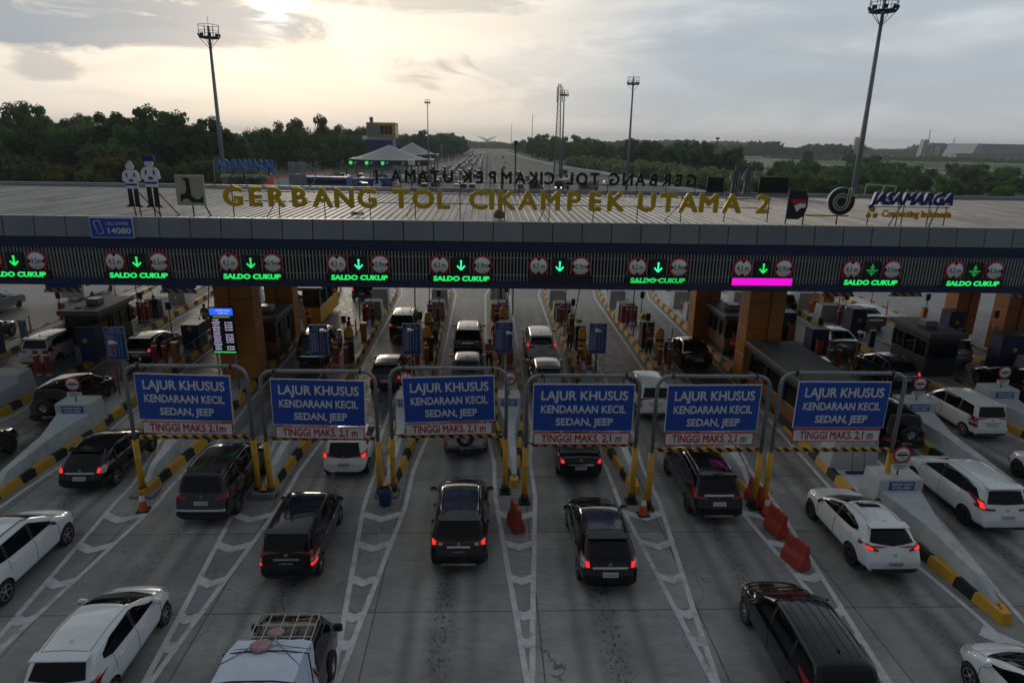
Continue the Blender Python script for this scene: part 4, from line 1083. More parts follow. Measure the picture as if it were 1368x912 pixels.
    if S.get('spare'):
        z = S['spare']; y = -hl-.10; cvr = S.get('spare_cover')
        mb = MB()
        if cvr: mb.lathe([(0, -.11), (.27, -.105), (.32, -.07), (.33, .05), (.30, .11)], 28, (0, y+.02, z), 'y'); sp_ = mb.build('spare_wheel', cvr, root)
        else:
            mb.lathe([(.17, -.09), (.30, -.10), (.345, -.06), (.345, .07), (.30, .11)], 28, (0, y+.02, z), 'y'); sp_ = mb.build('spare_wheel', 'rubber', root)
            mb = MB(); mb.lathe([(.19, -.085), (.17, -.06), (0, -.05)], 20, (0, y+.02, z), 'y')
            for q in range(5):
                a = R(90+72*q); mb.path([(0, y-.05, z), (.175*math.cos(a), y-.065, z+.175*math.sin(a))], .022, 6)
            mb.build('rim', 'rim', sp_)
    return root

def prof(L_, H, hood, cowl, rf, rr_, gb, hoodz=.86, cowlz=1.0, tailz=.98, roofz=None, rfz=None, bump=.60):
    """roof line: hood start, cowl, roof front, roof rear and glass bottom positions, front to rear"""
    cowl += .14; rf -= .06; cowlz -= .03; h = L_/2; rfz = rfz or H-.06; roofz = roofz or H-.06
    return [(h, .50), (h-.05, .64), (h-.16, hoodz-.17), (h-.40, hoodz-.05), (h-.70, hoodz), ((hood), (hoodz+cowlz)/2+.02), (cowl, cowlz), ((cowl+rf)/2+.0, (cowlz+rfz)/2+.035), (rf, rfz), (rf-.35, H-.012), ((rf+rr_)/2, H),
            (rr_+.45, roofz+.035), (rr_, roofz), (rr_-.07, roofz-.05), (gb, tailz+.03), (gb-.04, tailz-.03), (-h+.10, .80), (-h+.04, bump+.09), (-h, bump)]
SPECS = {}
# small white hatchback
SPECS['hatch'] = dict(label='', L=3.95, W=1.70, H=1.52, rw=.77, paint='paint_white', wx=(1.22, -1.30), wr=.30,
    top=prof(3.95, 1.52, 1.45, 1.05, .20, -1.45, -1.80, .88, 1.0, 1.02), belt=[(1.9, .80), (1.0, .93), (-1.9, 1.0)],
    side_windows=[([(.92, 1.0), (.0, 1.02), (-.05, 1.03)], [(.60, 1.12), (.18, 1.36), (-.02, 1.41)]), ([(-.17, 1.03), (-1.0, 1.07), (-1.28, 1.17)], [(-.14, 1.41), (-.85, 1.40), (-1.25, 1.27)])],
    windscreen=([(-.66, 1.03), (0, 1.01), (.66, 1.03)], [(-.52, 1.42), (0, 1.43), (.52, 1.42)]), rear_window=([(-.60, 1.06), (0, 1.03), (.60, 1.06)], [(-.52, 1.38), (0, 1.39), (.52, 1.38)]),
    lamps=dict(rear=[([(.58, .78), (.80, .80)], [(.60, 1.0), (.80, 1.02)])], side=[([(-1.93, .84), (-1.78, .86)], [(-1.90, .98), (-1.72, 1.0)])], lit=[([(.64, .80), (.74, .80)], [(.64, .92), (.75, .93)])], high=1.42),
    mirror=(.78, 1.04), handles=[(.1, .86), (-.82, .90)], spoiler=(-1.40, -1.66), bumper_mat='trim', bump=.36,
    seams=[('side', [(.98, .45), (.98, .95)]), ('side', [(-.10, 1.0), (-.12, .42)]), ('side', [(-1.02, 1.05), (-1.05, .75)]), ('roof', [(-.52, -1.35), (-.55, .15)]), ('roof', [(.52, -1.35), (.55, .15)]), ('roof', [(-.55, -1.36), (.55, -1.36)]), ('roof', [(-.62, 1.62), (-.68, 1.1)]), ('roof', [(.62, 1.62), (.68, 1.1)])])
# tall three-row van with vertical lamps
SPECS['mpv_tall'] = dict(label='', L=4.15, W=1.64, H=1.68, rw=.80, paint='paint_black', wx=(1.28, -1.38), wr=.31,
    top=prof(4.15, 1.68, 1.5, 1.22, .55, -1.72, -1.94, .92, 1.06, 1.06), belt=[(1.9, .84), (1.1, .98), (-2.0, 1.02)],
    side_windows=[([(1.0, 1.04), (.15, 1.05)], [(.72, 1.30), (.20, 1.56)]), ([(.05, 1.05), (-.80, 1.07)], [(.08, 1.57), (-.80, 1.57)]), ([(-.92, 1.08), (-1.72, 1.10)], [(-.92, 1.56), (-1.58, 1.52)])],
    windscreen=([(-.64, 1.09), (0, 1.07), (.64, 1.09)], [(-.54, 1.58), (0, 1.59), (.54, 1.58)]), rear_window=([(-.62, 1.12), (0, 1.10), (.62, 1.12)], [(-.54, 1.53), (0, 1.54), (.54, 1.53)]),
    lamps=dict(rear=[([(.66, .70), (.79, .70)], [(.66, 1.10), (.77, 1.12)])], side=[([(-2.02, .74), (-1.90, .76)], [(-2.0, 1.08), (-1.88, 1.10)])], clear=[([(.67, .84), (.79, .84)], [(.67, .92), (.79, .92)])], lit=[([(.68, .71), (.78, .71)], [(.68, .80), (.78, .80)])]),
    lit_mat='lamp_red_lit', chrome=(.36, .86), mirror=(.92, 1.10), handles=[(.25, .90), (-.72, .93)], plate='black', plate_z=.77, num='B 1927 TKO', handle_mat='chrome', spoiler=(-1.62, -1.86), badge_dz=.24,
    seams=[('side', [(1.05, .45), (1.05, 1.0)]), ('side', [(.10, 1.0), (.10, .42)]), ('side', [(-.86, 1.05), (-.95, .75)]), ('roof', [(-.56, -1.6), (-.58, .45)]), ('roof', [(.56, -1.6), (.58, .45)])])
# three-row crossover with rails and wide lamps
SPECS['crossover'] = dict(label='', L=4.42, W=1.76, H=1.70, rw=.76, paint='paint_black', wx=(1.38, -1.36), wr=.335, cladding=True, sill=.36, skid=True,
    top=prof(4.42, 1.68, 1.6, 1.18, .38, -1.70, -2.0, .98, 1.09, 1.06), belt=[(2.1, .90), (1.2, 1.02), (-2.1, 1.04)],
    side_windows=[([(.98, 1.08), (.05, 1.09)], [(.62, 1.27), (.12, 1.54)]), ([(-.05, 1.09), (-.95, 1.12)], [(-.02, 1.55), (-.92, 1.54)]), ([(-1.05, 1.13), (-1.72, 1.22)], [(-1.02, 1.53), (-1.58, 1.44)])],
    windscreen=([(-.68, 1.13), (0, 1.11), (.68, 1.13)], [(-.55, 1.58), (0, 1.60), (.55, 1.58)]), rear_window=([(-.64, 1.12), (0, 1.09), (.64, 1.12)], [(-.54, 1.50), (0, 1.52), (.54, 1.50)]),
    lamps=dict(rear=[([(.46, .90), (.84, .90)], [(.46, 1.0), (.82, 1.10)])], side=[([(-2.16, .92), (-1.95, .95)], [(-2.12, 1.06), (-1.9, 1.08)])], clear=[([(.47, .91), (.58, .91)], [(.47, .99), (.58, 1.0)])], lit=[([(.66, .93), (.77, .93)], [(.66, 1.04), (.76, 1.06)])], bar=([(-.5, .98), (.5, .98)], [(-.5, 1.01), (.5, 1.01)]), high=1.535),
    chrome=(.34, .84), mirror=(.80, 1.13), handles=[(.15, .94), (-.85, .96)], rails=(.25, -1.35, .56), plate='black', num='B 1907 KTR', plate_z=.74, spoiler=(-1.62, -1.90), ant=-1.25, badge_dz=.20,
    roof_panel=([(-.50, -1.30), (.50, -1.30)], [(-.52, .30), (.52, .30)]),
    seams=[('side', [(1.02, .45), (1.02, 1.0)]), ('side', [(0, 1.05), (0, .42)]), ('side', [(-1.0, 1.1), (-1.05, .8)])])
# streamlined low three-row wagon
SPECS['wagon'] = dict(label='', L=4.35, W=1.70, H=1.52, rw=.76, paint='paint_black', wx=(1.38, -1.36), wr=.315,
    top=prof(4.35, 1.54, 1.5, 1.12, .15, -1.42, -1.98, .86, .99, 1.0), belt=[(2.1, .80), (1.1, .92), (-2.1, .98)],
    side_windows=[([(.95, .98), (-.05, 1.0)], [(.50, 1.18), (-.02, 1.40)]), ([(-.15, 1.0), (-1.05, 1.02)], [(-.12, 1.41), (-1.0, 1.38)]), ([(-1.15, 1.03), (-1.70, 1.10)], [(-1.10, 1.37), (-1.45, 1.28)])],
    windscreen=([(-.66, 1.02), (0, 1.0), (.66, 1.02)], [(-.52, 1.43), (0, 1.45), (.52, 1.43)]), rear_window=([(-.58, 1.04), (0, 1.0), (.58, 1.04)], [(-.50, 1.42), (0, 1.44), (.50, 1.42)]),
    lamps=dict(rear=[([(.56, .82), (.80, .82)], [(.60, 1.03), (.78, 1.05)])], side=[([(-2.12, .86), (-1.92, .88)], [(-2.06, 1.0), (-1.86, 1.02)])], clear=[([(.72, .82), (.80, .82)], [(.70, 1.02), (.78, 1.04)])], lit=[([(.58, .84), (.69, .84)], [(.60, .98), (.70, .99)])], high=1.455),
    chrome=(.50, .80), mirror=(.78, 1.03), handles=[(.1, .86), (-.9, .88)], rim='rim', plate_z=.66, badge_dz=.26, spoiler=(-1.36, -1.62), num='B 1736 SOJ', fin=False, bump=.33, bumper_mat='paint_black',
    roof_panel=([(-.52, -1.15), (.52, -1.15)], [(-.55, .10), (.55, .10)]),
    seams=[('side', [(1.0, .4), (1.0, .95)]), ('side', [(-.1, .98), (-.1, .40)]), ('roof', [(-.50, -1.2), (.50, -1.2)]), ('roof', [(-.50, -1.2), (-.54, .1)])])
# curvy white crossover with dark arches
SPECS['sport_suv'] = dict(label='', L=4.28, W=1.77, H=1.54, rw=.73, paint='paint_white', wx=(1.32, -1.25), wr=.345, rim='rim_dark', cladding=True, sill=.40, bump=.44,
    top=prof(4.28, 1.55, 1.3, .92, .0, -1.38, -1.86, .95, 1.06, 1.02, rfz=1.47), belt=[(2.0, .88), (.9, .99), (-.6, 1.04), (-2.1, 1.05)],
    side_windows=[([(.78, 1.06), (-.15, 1.08)], [(.40, 1.24), (-.12, 1.42)]), ([(-.23, 1.08), (-1.0, 1.12), (-1.28, 1.20)], [(-.20, 1.42), (-.80, 1.40), (-1.22, 1.29)])],
    windscreen=([(-.66, 1.10), (0, 1.08), (.66, 1.10)], [(-.50, 1.45), (0, 1.46), (.50, 1.45)]), rear_window=([(-.66, 1.10), (0, 1.03), (.66, 1.10)], [(-.50, 1.40), (0, 1.42), (.50, 1.40)]),
    lamps=dict(rear=[([(.46, .90), (.86, .96)], [(.48, .96), (.82, 1.06)])], side=[([(-2.05, .97), (-1.80, 1.0)], [(-2.02, 1.05), (-1.76, 1.07)])], lit=[([(.62, .93), (.80, .96)], [(.62, .98), (.78, 1.03)])], high=1.43),
    mirror=(.60, 1.08), mirror_mat='trim', handles=[(-.05, .92), (-.95, .98)], plate_z=.60, badge_dz=.26, sunroof=([(-.32, -.55), (.32, -.55)], [(-.34, -.15), (.34, -.15)]), spoiler=(-1.32, -1.62), num='B 1204 UZM', spokes=8,
    seams=[('side', [(.85, .5), (.85, 1.0)]), ('side', [(-.18, 1.05), (-.18, .45)]), ('roof', [(-.50, -1.25), (-.54, -.05)]), ('roof', [(.50, -1.25), (.54, -.05)])])
# angular white three-row car
SPECS['mpv_sharp'] = dict(label='', L=4.50, W=1.76, H=1.69, rw=.76, paint='paint_white', wx=(1.40, -1.37), wr=.335, rim='rim_dark', bump=.40,
    top=prof(4.50, 1.68, 1.5, 1.15, .35, -1.72, -2.0, .98, 1.08, 1.05), belt=[(2.1, .88), (1.2, 1.0), (-2.1, 1.06)],
    side_windows=[([(1.05, 1.07), (.05, 1.09)], [(.62, 1.28), (.10, 1.54)]), ([(-.03, 1.09), (-.98, 1.12)], [(0, 1.55), (-.95, 1.53)]), ([(-1.05, 1.12), (-1.75, 1.20)], [(-1.02, 1.52), (-1.52, 1.42)])],
    windscreen=([(-.68, 1.12), (0, 1.10), (.68, 1.12)], [(-.55, 1.57), (0, 1.59), (.55, 1.57)]), rear_window=([(-.64, 1.10), (0, 1.08), (.64, 1.10)], [(-.54, 1.48), (0, 1.50), (.54, 1.48)]),
    lamps=dict(rear=[([(.40, .90), (.85, .92)], [(.42, .96), (.84, 1.0)]), ([(.72, .92), (.85, .92)], [(.70, 1.18), (.78, 1.20)])], side=[([(-2.16, .92), (-1.72, .98)], [(-2.12, 1.08), (-1.8, 1.02)])], lit=[([(.73, .96), (.82, .96)], [(.72, 1.12), (.78, 1.13)])]),
    mirror=(.85, 1.12), handles=[(.15, .94), (-.85, .97)], plate_z=.72, badge_dz=.22, spoiler=(-1.62, -1.92), num='B 2871 PFQ', spokes=6, skid=False,
    seams=[('side', [(1.08, .45), (1.08, 1.0)]), ('side', [(0, 1.05), (0, .42)]), ('side', [(-1.0, 1.1), (-1.05, .8)]), ('roof', [(-.55, -1.6), (-.57, .3)]), ('roof', [(.55, -1.6), (.57, .3)])])
# big boxy off-roader with silver lower band
SPECS['offroad'] = dict(label='', L=4.65, W=1.80, H=1.80, rw=.76, paint='paint_charcoal', wx=(1.42, -1.38), wr=.37, cladding=True, sill=.44, sill_mat='trim', bump=.50, bumper_mat='trim',
    top=prof(4.65, 1.80, 1.55, 1.15, .45, -1.85, -2.10, 1.06, 1.17, 1.12), belt=[(2.2, .98), (1.2, 1.12), (-2.2, 1.12)],
    side_windows=[([(1.0, 1.18), (.10, 1.19)], [(.72, 1.42), (.15, 1.67)]), ([(.0, 1.19), (-.90, 1.20)], [(.02, 1.68), (-.90, 1.67)]), ([(-1.0, 1.20), (-1.85, 1.24)], [(-1.0, 1.66), (-1.72, 1.60)])],
    windscreen=([(-.70, 1.21), (0, 1.19), (.70, 1.21)], [(-.56, 1.70), (0, 1.71), (.56, 1.70)]), rear_window=([(-.66, 1.17), (0, 1.15), (.66, 1.17)], [(-.56, 1.63), (0, 1.64), (.56, 1.63)]),
    lamps=dict(rear=[([(.42, .94), (.87, .96)], [(.50, 1.04), (.87, 1.14)])], side=[([(-2.28, .98), (-2.05, 1.0)], [(-2.24, 1.12), (-2.02, 1.13)])]),
    chrome=(.78, .60), mirror=(.85, 1.22), handles=[(.2, 1.02), (-.8, 1.04)], rails=(.30, -1.55, .62), rail_mat='dark_steel', plate_z=.84, badge_dz=.2, num='B 1290 BJH', handle_mat='chrome', rim='rim',
    seams=[('side', [(1.05, .5), (1.05, 1.1)]), ('side', [(.05, 1.1), (.05, .48)]), ('side', [(-.95, 1.15), (-1.05, .9)])])
# short compact hatch with rounded tail
SPECS['city'] = dict(label='', L=3.60, W=1.68, H=1.49, rw=.78, paint='paint_white', wx=(1.10, -1.22), wr=.285, bump=.33, bumper_mat='paint_white',
    top=prof(3.60, 1.49, 1.2, .92, .22, -1.42, -1.64, .86, .98, .92), belt=[(1.7, .78), (.9, .90), (-1.7, .96)],
    side_windows=[([(.80, .97), (-.05, .99)], [(.52, 1.12), (0, 1.36)]), ([(-.14, .99), (-1.05, 1.05)], [(-.12, 1.37), (-1.0, 1.33)])],
    windscreen=([(-.64, 1.01), (0, .99), (.64, 1.01)], [(-.52, 1.39), (0, 1.40), (.52, 1.39)]), rear_window=([(-.60, .86), (0, .82), (.60, .86)], [(-.52, 1.36), (0, 1.37), (.52, 1.36)]),
    lamps=dict(rear=[([(.62, .80), (.80, .80)], [(.62, .98), (.78, 1.0)])], side=[([(-1.76, .82), (-1.64, .84)], [(-1.74, .96), (-1.60, .98)])], lit=[([(.64, .82), (.77, .82)], [(.64, .94), (.76, .95)])]),
    mirror=(.66, 1.0), handles=[(.05, .84), (-.85, .87)], plate_z=.60, badge_dz=.26, spoiler=(-1.36, -1.58), num='B 2519 SYX',
    seams=[('side', [(.85, .4), (.85, .9)]), ('side', [(-.10, .95), (-.10, .40)]), ('roof', [(-.52, -1.3), (-.55, .15)]), ('roof', [(.52, -1.3), (.55, .15)])])
# upright off-road car with the spare wheel on its back door
SPECS['spare_suv'] = dict(SPECS['offroad'], L=4.35, wx=(1.30, -1.30), spare=.98, chrome=None, skid=False, plate_z=.50,
    top=prof(4.35, 1.74, 1.45, 1.05, .40, -1.80, -1.98, 1.02, 1.12, 1.10), H=1.74, belt=[(2.1, .95), (1.1, 1.08), (-2.1, 1.10)], rails=None, wiper=False, badge=False,
    side_windows=[([(.90, 1.14), (.05, 1.15)], [(.62, 1.36), (.10, 1.60)]), ([(-.05, 1.15), (-.85, 1.16)], [(-.02, 1.61), (-.85, 1.60)]), ([(-.95, 1.17), (-1.70, 1.20)], [(-.95, 1.59), (-1.60, 1.54)])],
    windscreen=([(-.70, 1.17), (0, 1.15), (.70, 1.17)], [(-.56, 1.63), (0, 1.65), (.56, 1.63)]), rear_window=([(-.62, 1.20), (0, 1.19), (.62, 1.20)], [(-.54, 1.58), (0, 1.59), (.54, 1.58)]),
    lamps=dict(rear=[([(.70, .60), (.85, .60)], [(.70, .74), (.85, .74)])]))
# low sedan-like hatch, black, chrome garnish
SPECS['sedan'] = dict(label='', L=4.30, W=1.74, H=1.48, rw=.72, paint='paint_black', wx=(1.30, -1.32), wr=.315, bump=.33, bumper_mat='paint_black',
    top=[(2.15, .50), (2.10, .62), (1.98, .76), (1.75, .86), (1.35, .96), (1.02, 1.0), (.55, 1.25), (.12, 1.42), (-.3, 1.475), (-.7, 1.47), (-1.0, 1.42), (-1.30, 1.27), (-1.60, 1.08), (-1.68, 1.05), (-1.95, 1.03), (-2.05, .98), (-2.10, .82), (-2.15, .62)], belt=[(2.0, .78), (1.0, .92), (-1.9, .98)],
    side_windows=[([(.88, .98), (-.05, 1.0)], [(.48, 1.18), (-.02, 1.36)]), ([(-.14, 1.0), (-1.10, 1.03)], [(-.12, 1.36), (-.92, 1.30)])],
    windscreen=([(-.66, 1.03), (0, 1.01), (.66, 1.03)], [(-.50, 1.38), (0, 1.39), (.50, 1.38)]), rear_window=([(-.56, 1.12), (0, 1.10), (.56, 1.12)], [(-.46, 1.38), (0, 1.395), (.46, 1.38)]),
    lamps=dict(rear=[([(.58, .80), (.83, .82)], [(.62, .97), (.80, .99)])], side=[([(-2.10, .84), (-1.85, .88)], [(-2.06, .97), (-1.82, .98)])], lit=[([(.62, .83), (.74, .83)], [(.64, .93), (.74, .94)])], high=1.14),
    chrome=(.46, .74), mirror=(.70, 1.02), handles=[(.1, .86), (-.85, .88)], plate_z=.64, badge_dz=.30, wiper=False, num='B 1663 VKL',
    seams=[('side', [(.95, .4), (.95, .95)]), ('side', [(-.1, .98), (-.1, .40)])])

SPECS['mpv_rails'] = dict(SPECS['mpv_sharp'], paint='paint_black', rails=(.25, -1.4, .57), chrome=(.50, .98), skid=True, plate_z=.76, num='B 1355 NZL')
CARS = {}
def place(kind, x, y, label, swap=None, rz=0., H=None, cat='car', group='cars queueing at the toll gate', sc=None, name=None):
    """rear bumper stands at y, centre line at x"""
    S = SPECS[kind]
    if kind not in CARS:
        o = car_proto(name or {'hatch': 'hatchback', 'city': 'hatchback', 'mpv_tall': 'people_carrier', 'mpv_sharp': 'people_carrier', 'wagon': 'estate_car', 'sedan': 'saloon_car'}.get(kind, 'sport_utility_car'), S)
        CARS[kind] = o
        src = o
    else: src = CARS[kind]
    c = copy_tree(src, loc=(x, y+S['L']/2*(sc or 1), .0), rz=rz, label=label, group=group, swap=swap, scale=sc, cat=cat)
    return c
W2B = {'paint_white': 'paint_black'}
near = [
 ('hatch', -9.25, 11.75, 'white hatchback with black rear window at the bottom left beside the white SUV', {'lamp_red_lit': 'lamp_red'}, 0, 'B 1482 KJT'),
 ('crossover', -14.0, 15.05, 'white SUV with dark five spoke wheels cut off by the left photo edge', {'paint_black': 'paint_white', 'roof_dark': 'paint_white', 'chrome': 'trim'}, 0, ''),
 ('wagon', -14.45, 21.7, 'black low estate car with lit brake lights at left, behind the white SUV', {'rim': 'rim', 'roof_dark': 'paint_black'}, 0, ''),
 ('offroad', -9.35, 19.6, 'dark grey off-road car with pale rear band between first and second blue signs', None, 0, ''),
 ('mpv_tall', -5.66, 16.45, 'tall glossy black people carrier with vertical tail lights and a black number plate', None, 0, ''),
 ('crossover', -.78, 17.0, 'black SUV with silver roof rails in the middle lane behind the single red barrier', None, 0, ''),
 ('wagon', 3.58, 16.0, 'black low estate car with a dark roof panel, right of the middle lane', None, 0, ''),
 ('city', -5.36, 22.9, 'small white hatchback with lit brake lights under the second blue sign', None, 0, ''),
 ('sedan', 3.62, 22.5, 'black saloon car with a chrome strip under the fourth blue sign', None, 0, ''),
 ('mpv_rails', 7.96, 19.6, 'black people carrier with roof rails under the fifth blue sign', {'lamp_red_lit': 'lamp_red'}, 0, ''),
 ('sport_suv', 12.2, 16.5, 'white rounded SUV with a sunroof beside the two red barriers', None, 0, ''),
 ('mpv_sharp', 17.4, 18.75, 'large white people carrier with dark wheels right of the nearest wedge', {'lamp_red_lit': 'lamp_red_lit'}, 0, ''),
 ('mpv_tall', 22.4, 26.15, 'white people carrier with silver wheels at the right edge behind the larger white one', {'paint_black': 'paint_white', 'plate_black': 'plate_white', 'lamp_red_lit': 'lamp_red'}, 0, ''),
 ('spare_suv', 17.75, 24.9, 'black off-road car with rear spare wheel behind the nearest wedge at right', {'paint_charcoal': 'paint_black', 'rim': 'rim'}, 0, ''),
 ('spare_suv', -19.2, 27.6, 'black off-road car with a silver rimmed spare wheel at the left edge', {'paint_charcoal': 'paint_black'}, 0, ''),
 ('spare_suv', -.82, 24.5, 'silver off-road car with a round covered spare wheel under the third blue sign', {'paint_charcoal': 'paint_silver', 'rubber': 'rubber'}, 0, ''),
 ('crossover', -1.1, 37.9, 'black SUV with a bright reflecting roof in the middle of the gate', {'lamp_red_lit': 'lamp_red', 'roof_dark': 'paint_silver'}, 0, ''),  # roof panel recoloured silver to stand in for a sky reflection
 ('mpv_sharp', 3.25, 36.8, 'pearl white people carrier at the gate right of the middle island', None, 0, ''),
 ('crossover', -5.45, 41.3, 'black SUV with roof rails farther up beside the green vested person', None, 0, ''),
 ('hatch', -5.1, 31.8, 'dark grey hatchback with lit brake lights half hidden by the second blue sign frame', {'paint_white': 'paint_charcoal'}, 0, ''),
 ('mpv_tall', 7.95, 28.4, 'white van with a big rear window behind the fifth blue sign', {'paint_black': 'paint_white', 'plate_black': 'plate_white', 'lamp_red_lit': 'lamp_red'}, 0, ''),
 ('city', -1.0, 32.6, 'grey hatchback almost hidden behind the third blue sign', {'paint_white': 'paint_grey', 'lamp_red_lit': 'lamp_red'}, 0, ''),
 ('hatch', 3.2, 31.4, 'silver white hatchback almost hidden behind the fourth blue sign', {'paint_white': 'paint_silver', 'lamp_red_lit': 'lamp_red'}, 0, ''),
 ('offroad', -9.9, 36.0, 'black off-road car with lit tail light behind the blue tariff board at left', {'paint_charcoal': 'paint_black'}, 0, ''),
 ('mpv_sharp', -24.9+.1, 35.4, 'white people carrier under the roof at the far left behind red bollards', {'lamp_red_lit': 'lamp_red'}, 0, ''),
 ('wagon', -19.5, 35.9, 'black car with a pale reflecting roof under the roof at left of the lit screen', {'roof_dark': 'paint_silver'}, 0, ''),  # silver roof panel colour imitates the reflected sky
 ('sedan', 12.2, 35.6, 'black saloon car beside the small dark booth right of the middle', {'lamp_red_lit': 'lamp_red'}, 0, ''),
 ('wagon', 22.45, 32.4, 'dark blue car directly behind the white people carrier with silver wheels', {'paint_black': 'paint_navy'}, 0, ''),
 ('sedan', 23.2-.9, 38.2, 'silver saloon car between the two dark booths at right', {'paint_black': 'paint_silver', 'lamp_red_lit': 'lamp_red'}, 0, ''),
 ('mpv_tall', 28.2, 36.4, 'beige people carrier under the roof at the far right', {'paint_black': 'paint_beige'}, 0, ''),
 ('city', -10.0, 52.3, 'dark blue small car leaving the gate far up the lane left of the middle', {'paint_white': 'paint_navy'}, 0, ''),
 ('sport_suv', -29.2+.6, 31.5-.5, 'black car at the far left edge behind the grey crash block', {'paint_white': 'paint_black'}, 0, ''),
 ('mpv_sharp', -20.0, 21.4, 'black people carrier whose rear corner shows at the left photo edge', {'paint_white': 'paint_black'}, 0, ''),
 ('hatch', 12.5, 9.25, 'white hatchback cut off at the bottom right corner', None, 0, ''),
 ('sport_suv', 22.0, 20.4-.9, 'white car whose front corner shows at the right photo edge', None, 0, ''),
 ('wagon', 17.9, 32.0, 'black car with glinting hood partly hidden behind the big dark booth', None, 0, ''),
 ('sedan', 30.6-2.5, 30.2, 'black saloon car at the far right edge under the roof', None, 0, ''),
 ('sedan', 27.7, 44.5, 'silver saloon car beyond the dark booth at right', {'paint_black': 'paint_silver', 'lamp_red_lit': 'lamp_red'}, 0, ''),
 ('offroad', 32.8, 34.5, 'dark off-road car at the far right edge beside the broad blue machine', {'paint_charcoal': 'paint_black'}, 0, ''),
 ('mpv_tall', 17.7, 41.0, 'black people carrier right of the rear right orange column', {'lamp_red_lit': 'lamp_red'}, 0, ''),
 ('wagon', -25.8, 43.0, 'black car at far left beside the grey topped booth', {'lamp_red_lit': 'lamp_red'}, 0, ''),
 ('sedan', -31.2, 38.5, 'black saloon car at the far left edge under the roof', {'lamp_red_lit': 'lamp_red'}, 0, ''),
 ('crossover', 23.0, 48.5, 'black SUV behind the silver saloon at far right', {'lamp_red_lit': 'lamp_red'}, 0, ''),
 ('offroad', 20.2-2.9, 55.5, 'black off-road car leaving the gate at right far up', {'paint_charcoal': 'paint_black'}, 0, ''),
]
for k, x, y, lab, sw, rz, num in near: place(k, x*.985, y*.979, lab, sw, rz)   # bumpers hang a little above the road
# wide-bodied black van with roof ribs at the bottom right
SPECS['van_ribs'] = dict(SPECS['mpv_sharp'], L=4.65, W=1.76, H=1.68, paint='paint_black', rim='rim', spokes=7, wx=(1.45, -1.45), spoiler=None,
    top=prof(4.65, 1.68, 1.55, 1.20, .42, -1.78, -2.08, .92, 1.07, 1.05), ribs=([-.42, -.21, 0, .21, .42], -1.6, .30), sunroof=None,
    side_windows=[([(1.12, 1.09), (.15, 1.11)], [(.70, 1.28), (.18, 1.54)]), ([(.06, 1.11), (-.95, 1.13)], [(.08, 1.55), (-.93, 1.54)]), ([(-1.04, 1.13), (-1.90, 1.18)], [(-1.02, 1.53), (-1.70, 1.46)])],
    windscreen=([(-.68, 1.11), (0, 1.09), (.68, 1.11)], [(-.56, 1.57), (0, 1.59), (.56, 1.57)]))
place('van_ribs', 7.78, 10.75, 'long glossy black van with raised roof ribs at the bottom right')
for k, o in list(CARS.items()):            # the prototypes were only needed for copying
    def rm(q):
        for c in kids(q): rm(c)
        bpy.data.objects.remove(q)
    CARS[k] = None; rm(o)
CARS = {}

# cargo pickup with a tarpaulin load
PK = -2.35
t = thing('pickup_truck', 'black pickup truck with a wire roof rack at the bottom edge', 'pickup truck', (-4.38, 14.0+PK, 0))
m = MB()
m.prism([(-3.2, .55), (-.1, .55), (-.1, 1.12), (-.05, 1.70), (.15, 1.78), (1.0, 1.76), (1.2, 1.70), (1.62, 1.18), (1.78, 1.02), (1.85, .70), (1.83, .35), (-3.2, .35)], -.80, .80, 'x')
b = m.mesh('pickup_body', ['paint_black'], .07, 3)
for p in b.polygons: p.use_smooth = True
b.set_sharp_from_angle(angle=R(50))
for v in b.vertices:
    if v.co.z > 1.1: v.co.x *= 1-.17*(v.co.z-1.1)/.65
    if v.co.y > 1.9: v.co.x *= 1-.12*(v.co.y-1.9)/.7
link('body', b, t)
for s in (-1, 1):
    m = MB(); m.add([(s*.804, .1, 1.16), (s*.804, 1.4, 1.16), (s*.745, 1.10, 1.62), (s*.735, .12, 1.64), (s*.79, .1, 1.16), (s*.79, 1.4, 1.16), (s*.725, 1.10, 1.62), (s*.715, .12, 1.64)], [(0, 1, 2, 3), (0, 4, 5, 1), (1, 5, 6, 2), (2, 6, 7, 3), (3, 7, 4, 0)])
    m.build('side_window', 'glass', t)
    m = MB(); m.box(min(s*.84, s*1.05), max(s*.84, s*1.05), 1.30, 1.40, 1.16, 1.36); m.build('door_mirror', 'trim', t, bevel=.03)
    m = MB(); m.path([(s*.87, .0, 1.20), (s*.87, -.2, 1.35), (s*.80, -.3, 1.62)], .03, 6); m.build('red_strap', 'red_paint', t)
m = MB(); m.add([(-.66, 1.64, 1.19), (.66, 1.64, 1.19), (.60, 1.25, 1.68), (-.60, 1.25, 1.68), (-.66, 1.58, 1.17), (.66, 1.58, 1.17), (.60, 1.2, 1.66), (-.60, 1.2, 1.66)], [(0, 1, 2, 3), (0, 4, 5, 1), (1, 5, 6, 2), (2, 6, 7, 3), (3, 7, 4, 0)]); m.build('windscreen', 'glass', t)
for x in (1.15, -1.45):
    for s in (-1, 1):
        m = MB(); m.lathe([(.20, -.11), (.32, -.11), (.35, -.07), (.35, .07), (.32, .11), (.20, .11)], 26, (0, 0, 0), 'x'); w = m.build('wheel', 'rubber', t, loc=(s*.735, x, .35))
        m = MB(); m.lathe([(.21, s*.09), (.19, s*.06), (.08, s*.05), (.07, s*.10), (0, s*.10)], 22, (0, 0, 0), 'x'); m.build('rim', 'rim', w)
rk = MB()
for x in (-.66, -.40, -.1, .2, .5, .66): rk.path([(x, -.05, 1.93), (x, 1.0, 1.93)], .014, 6)
for y in (-.05, .28, .64, 1.0): rk.path([(-.66, y, 1.93), (.66, y, 1.93)], .014, 6)
for s in (-1, 1):
    for y in (0, .95): rk.path([(s*.66, y, 1.93), (s*.66, y, 1.74)], .014, 6)
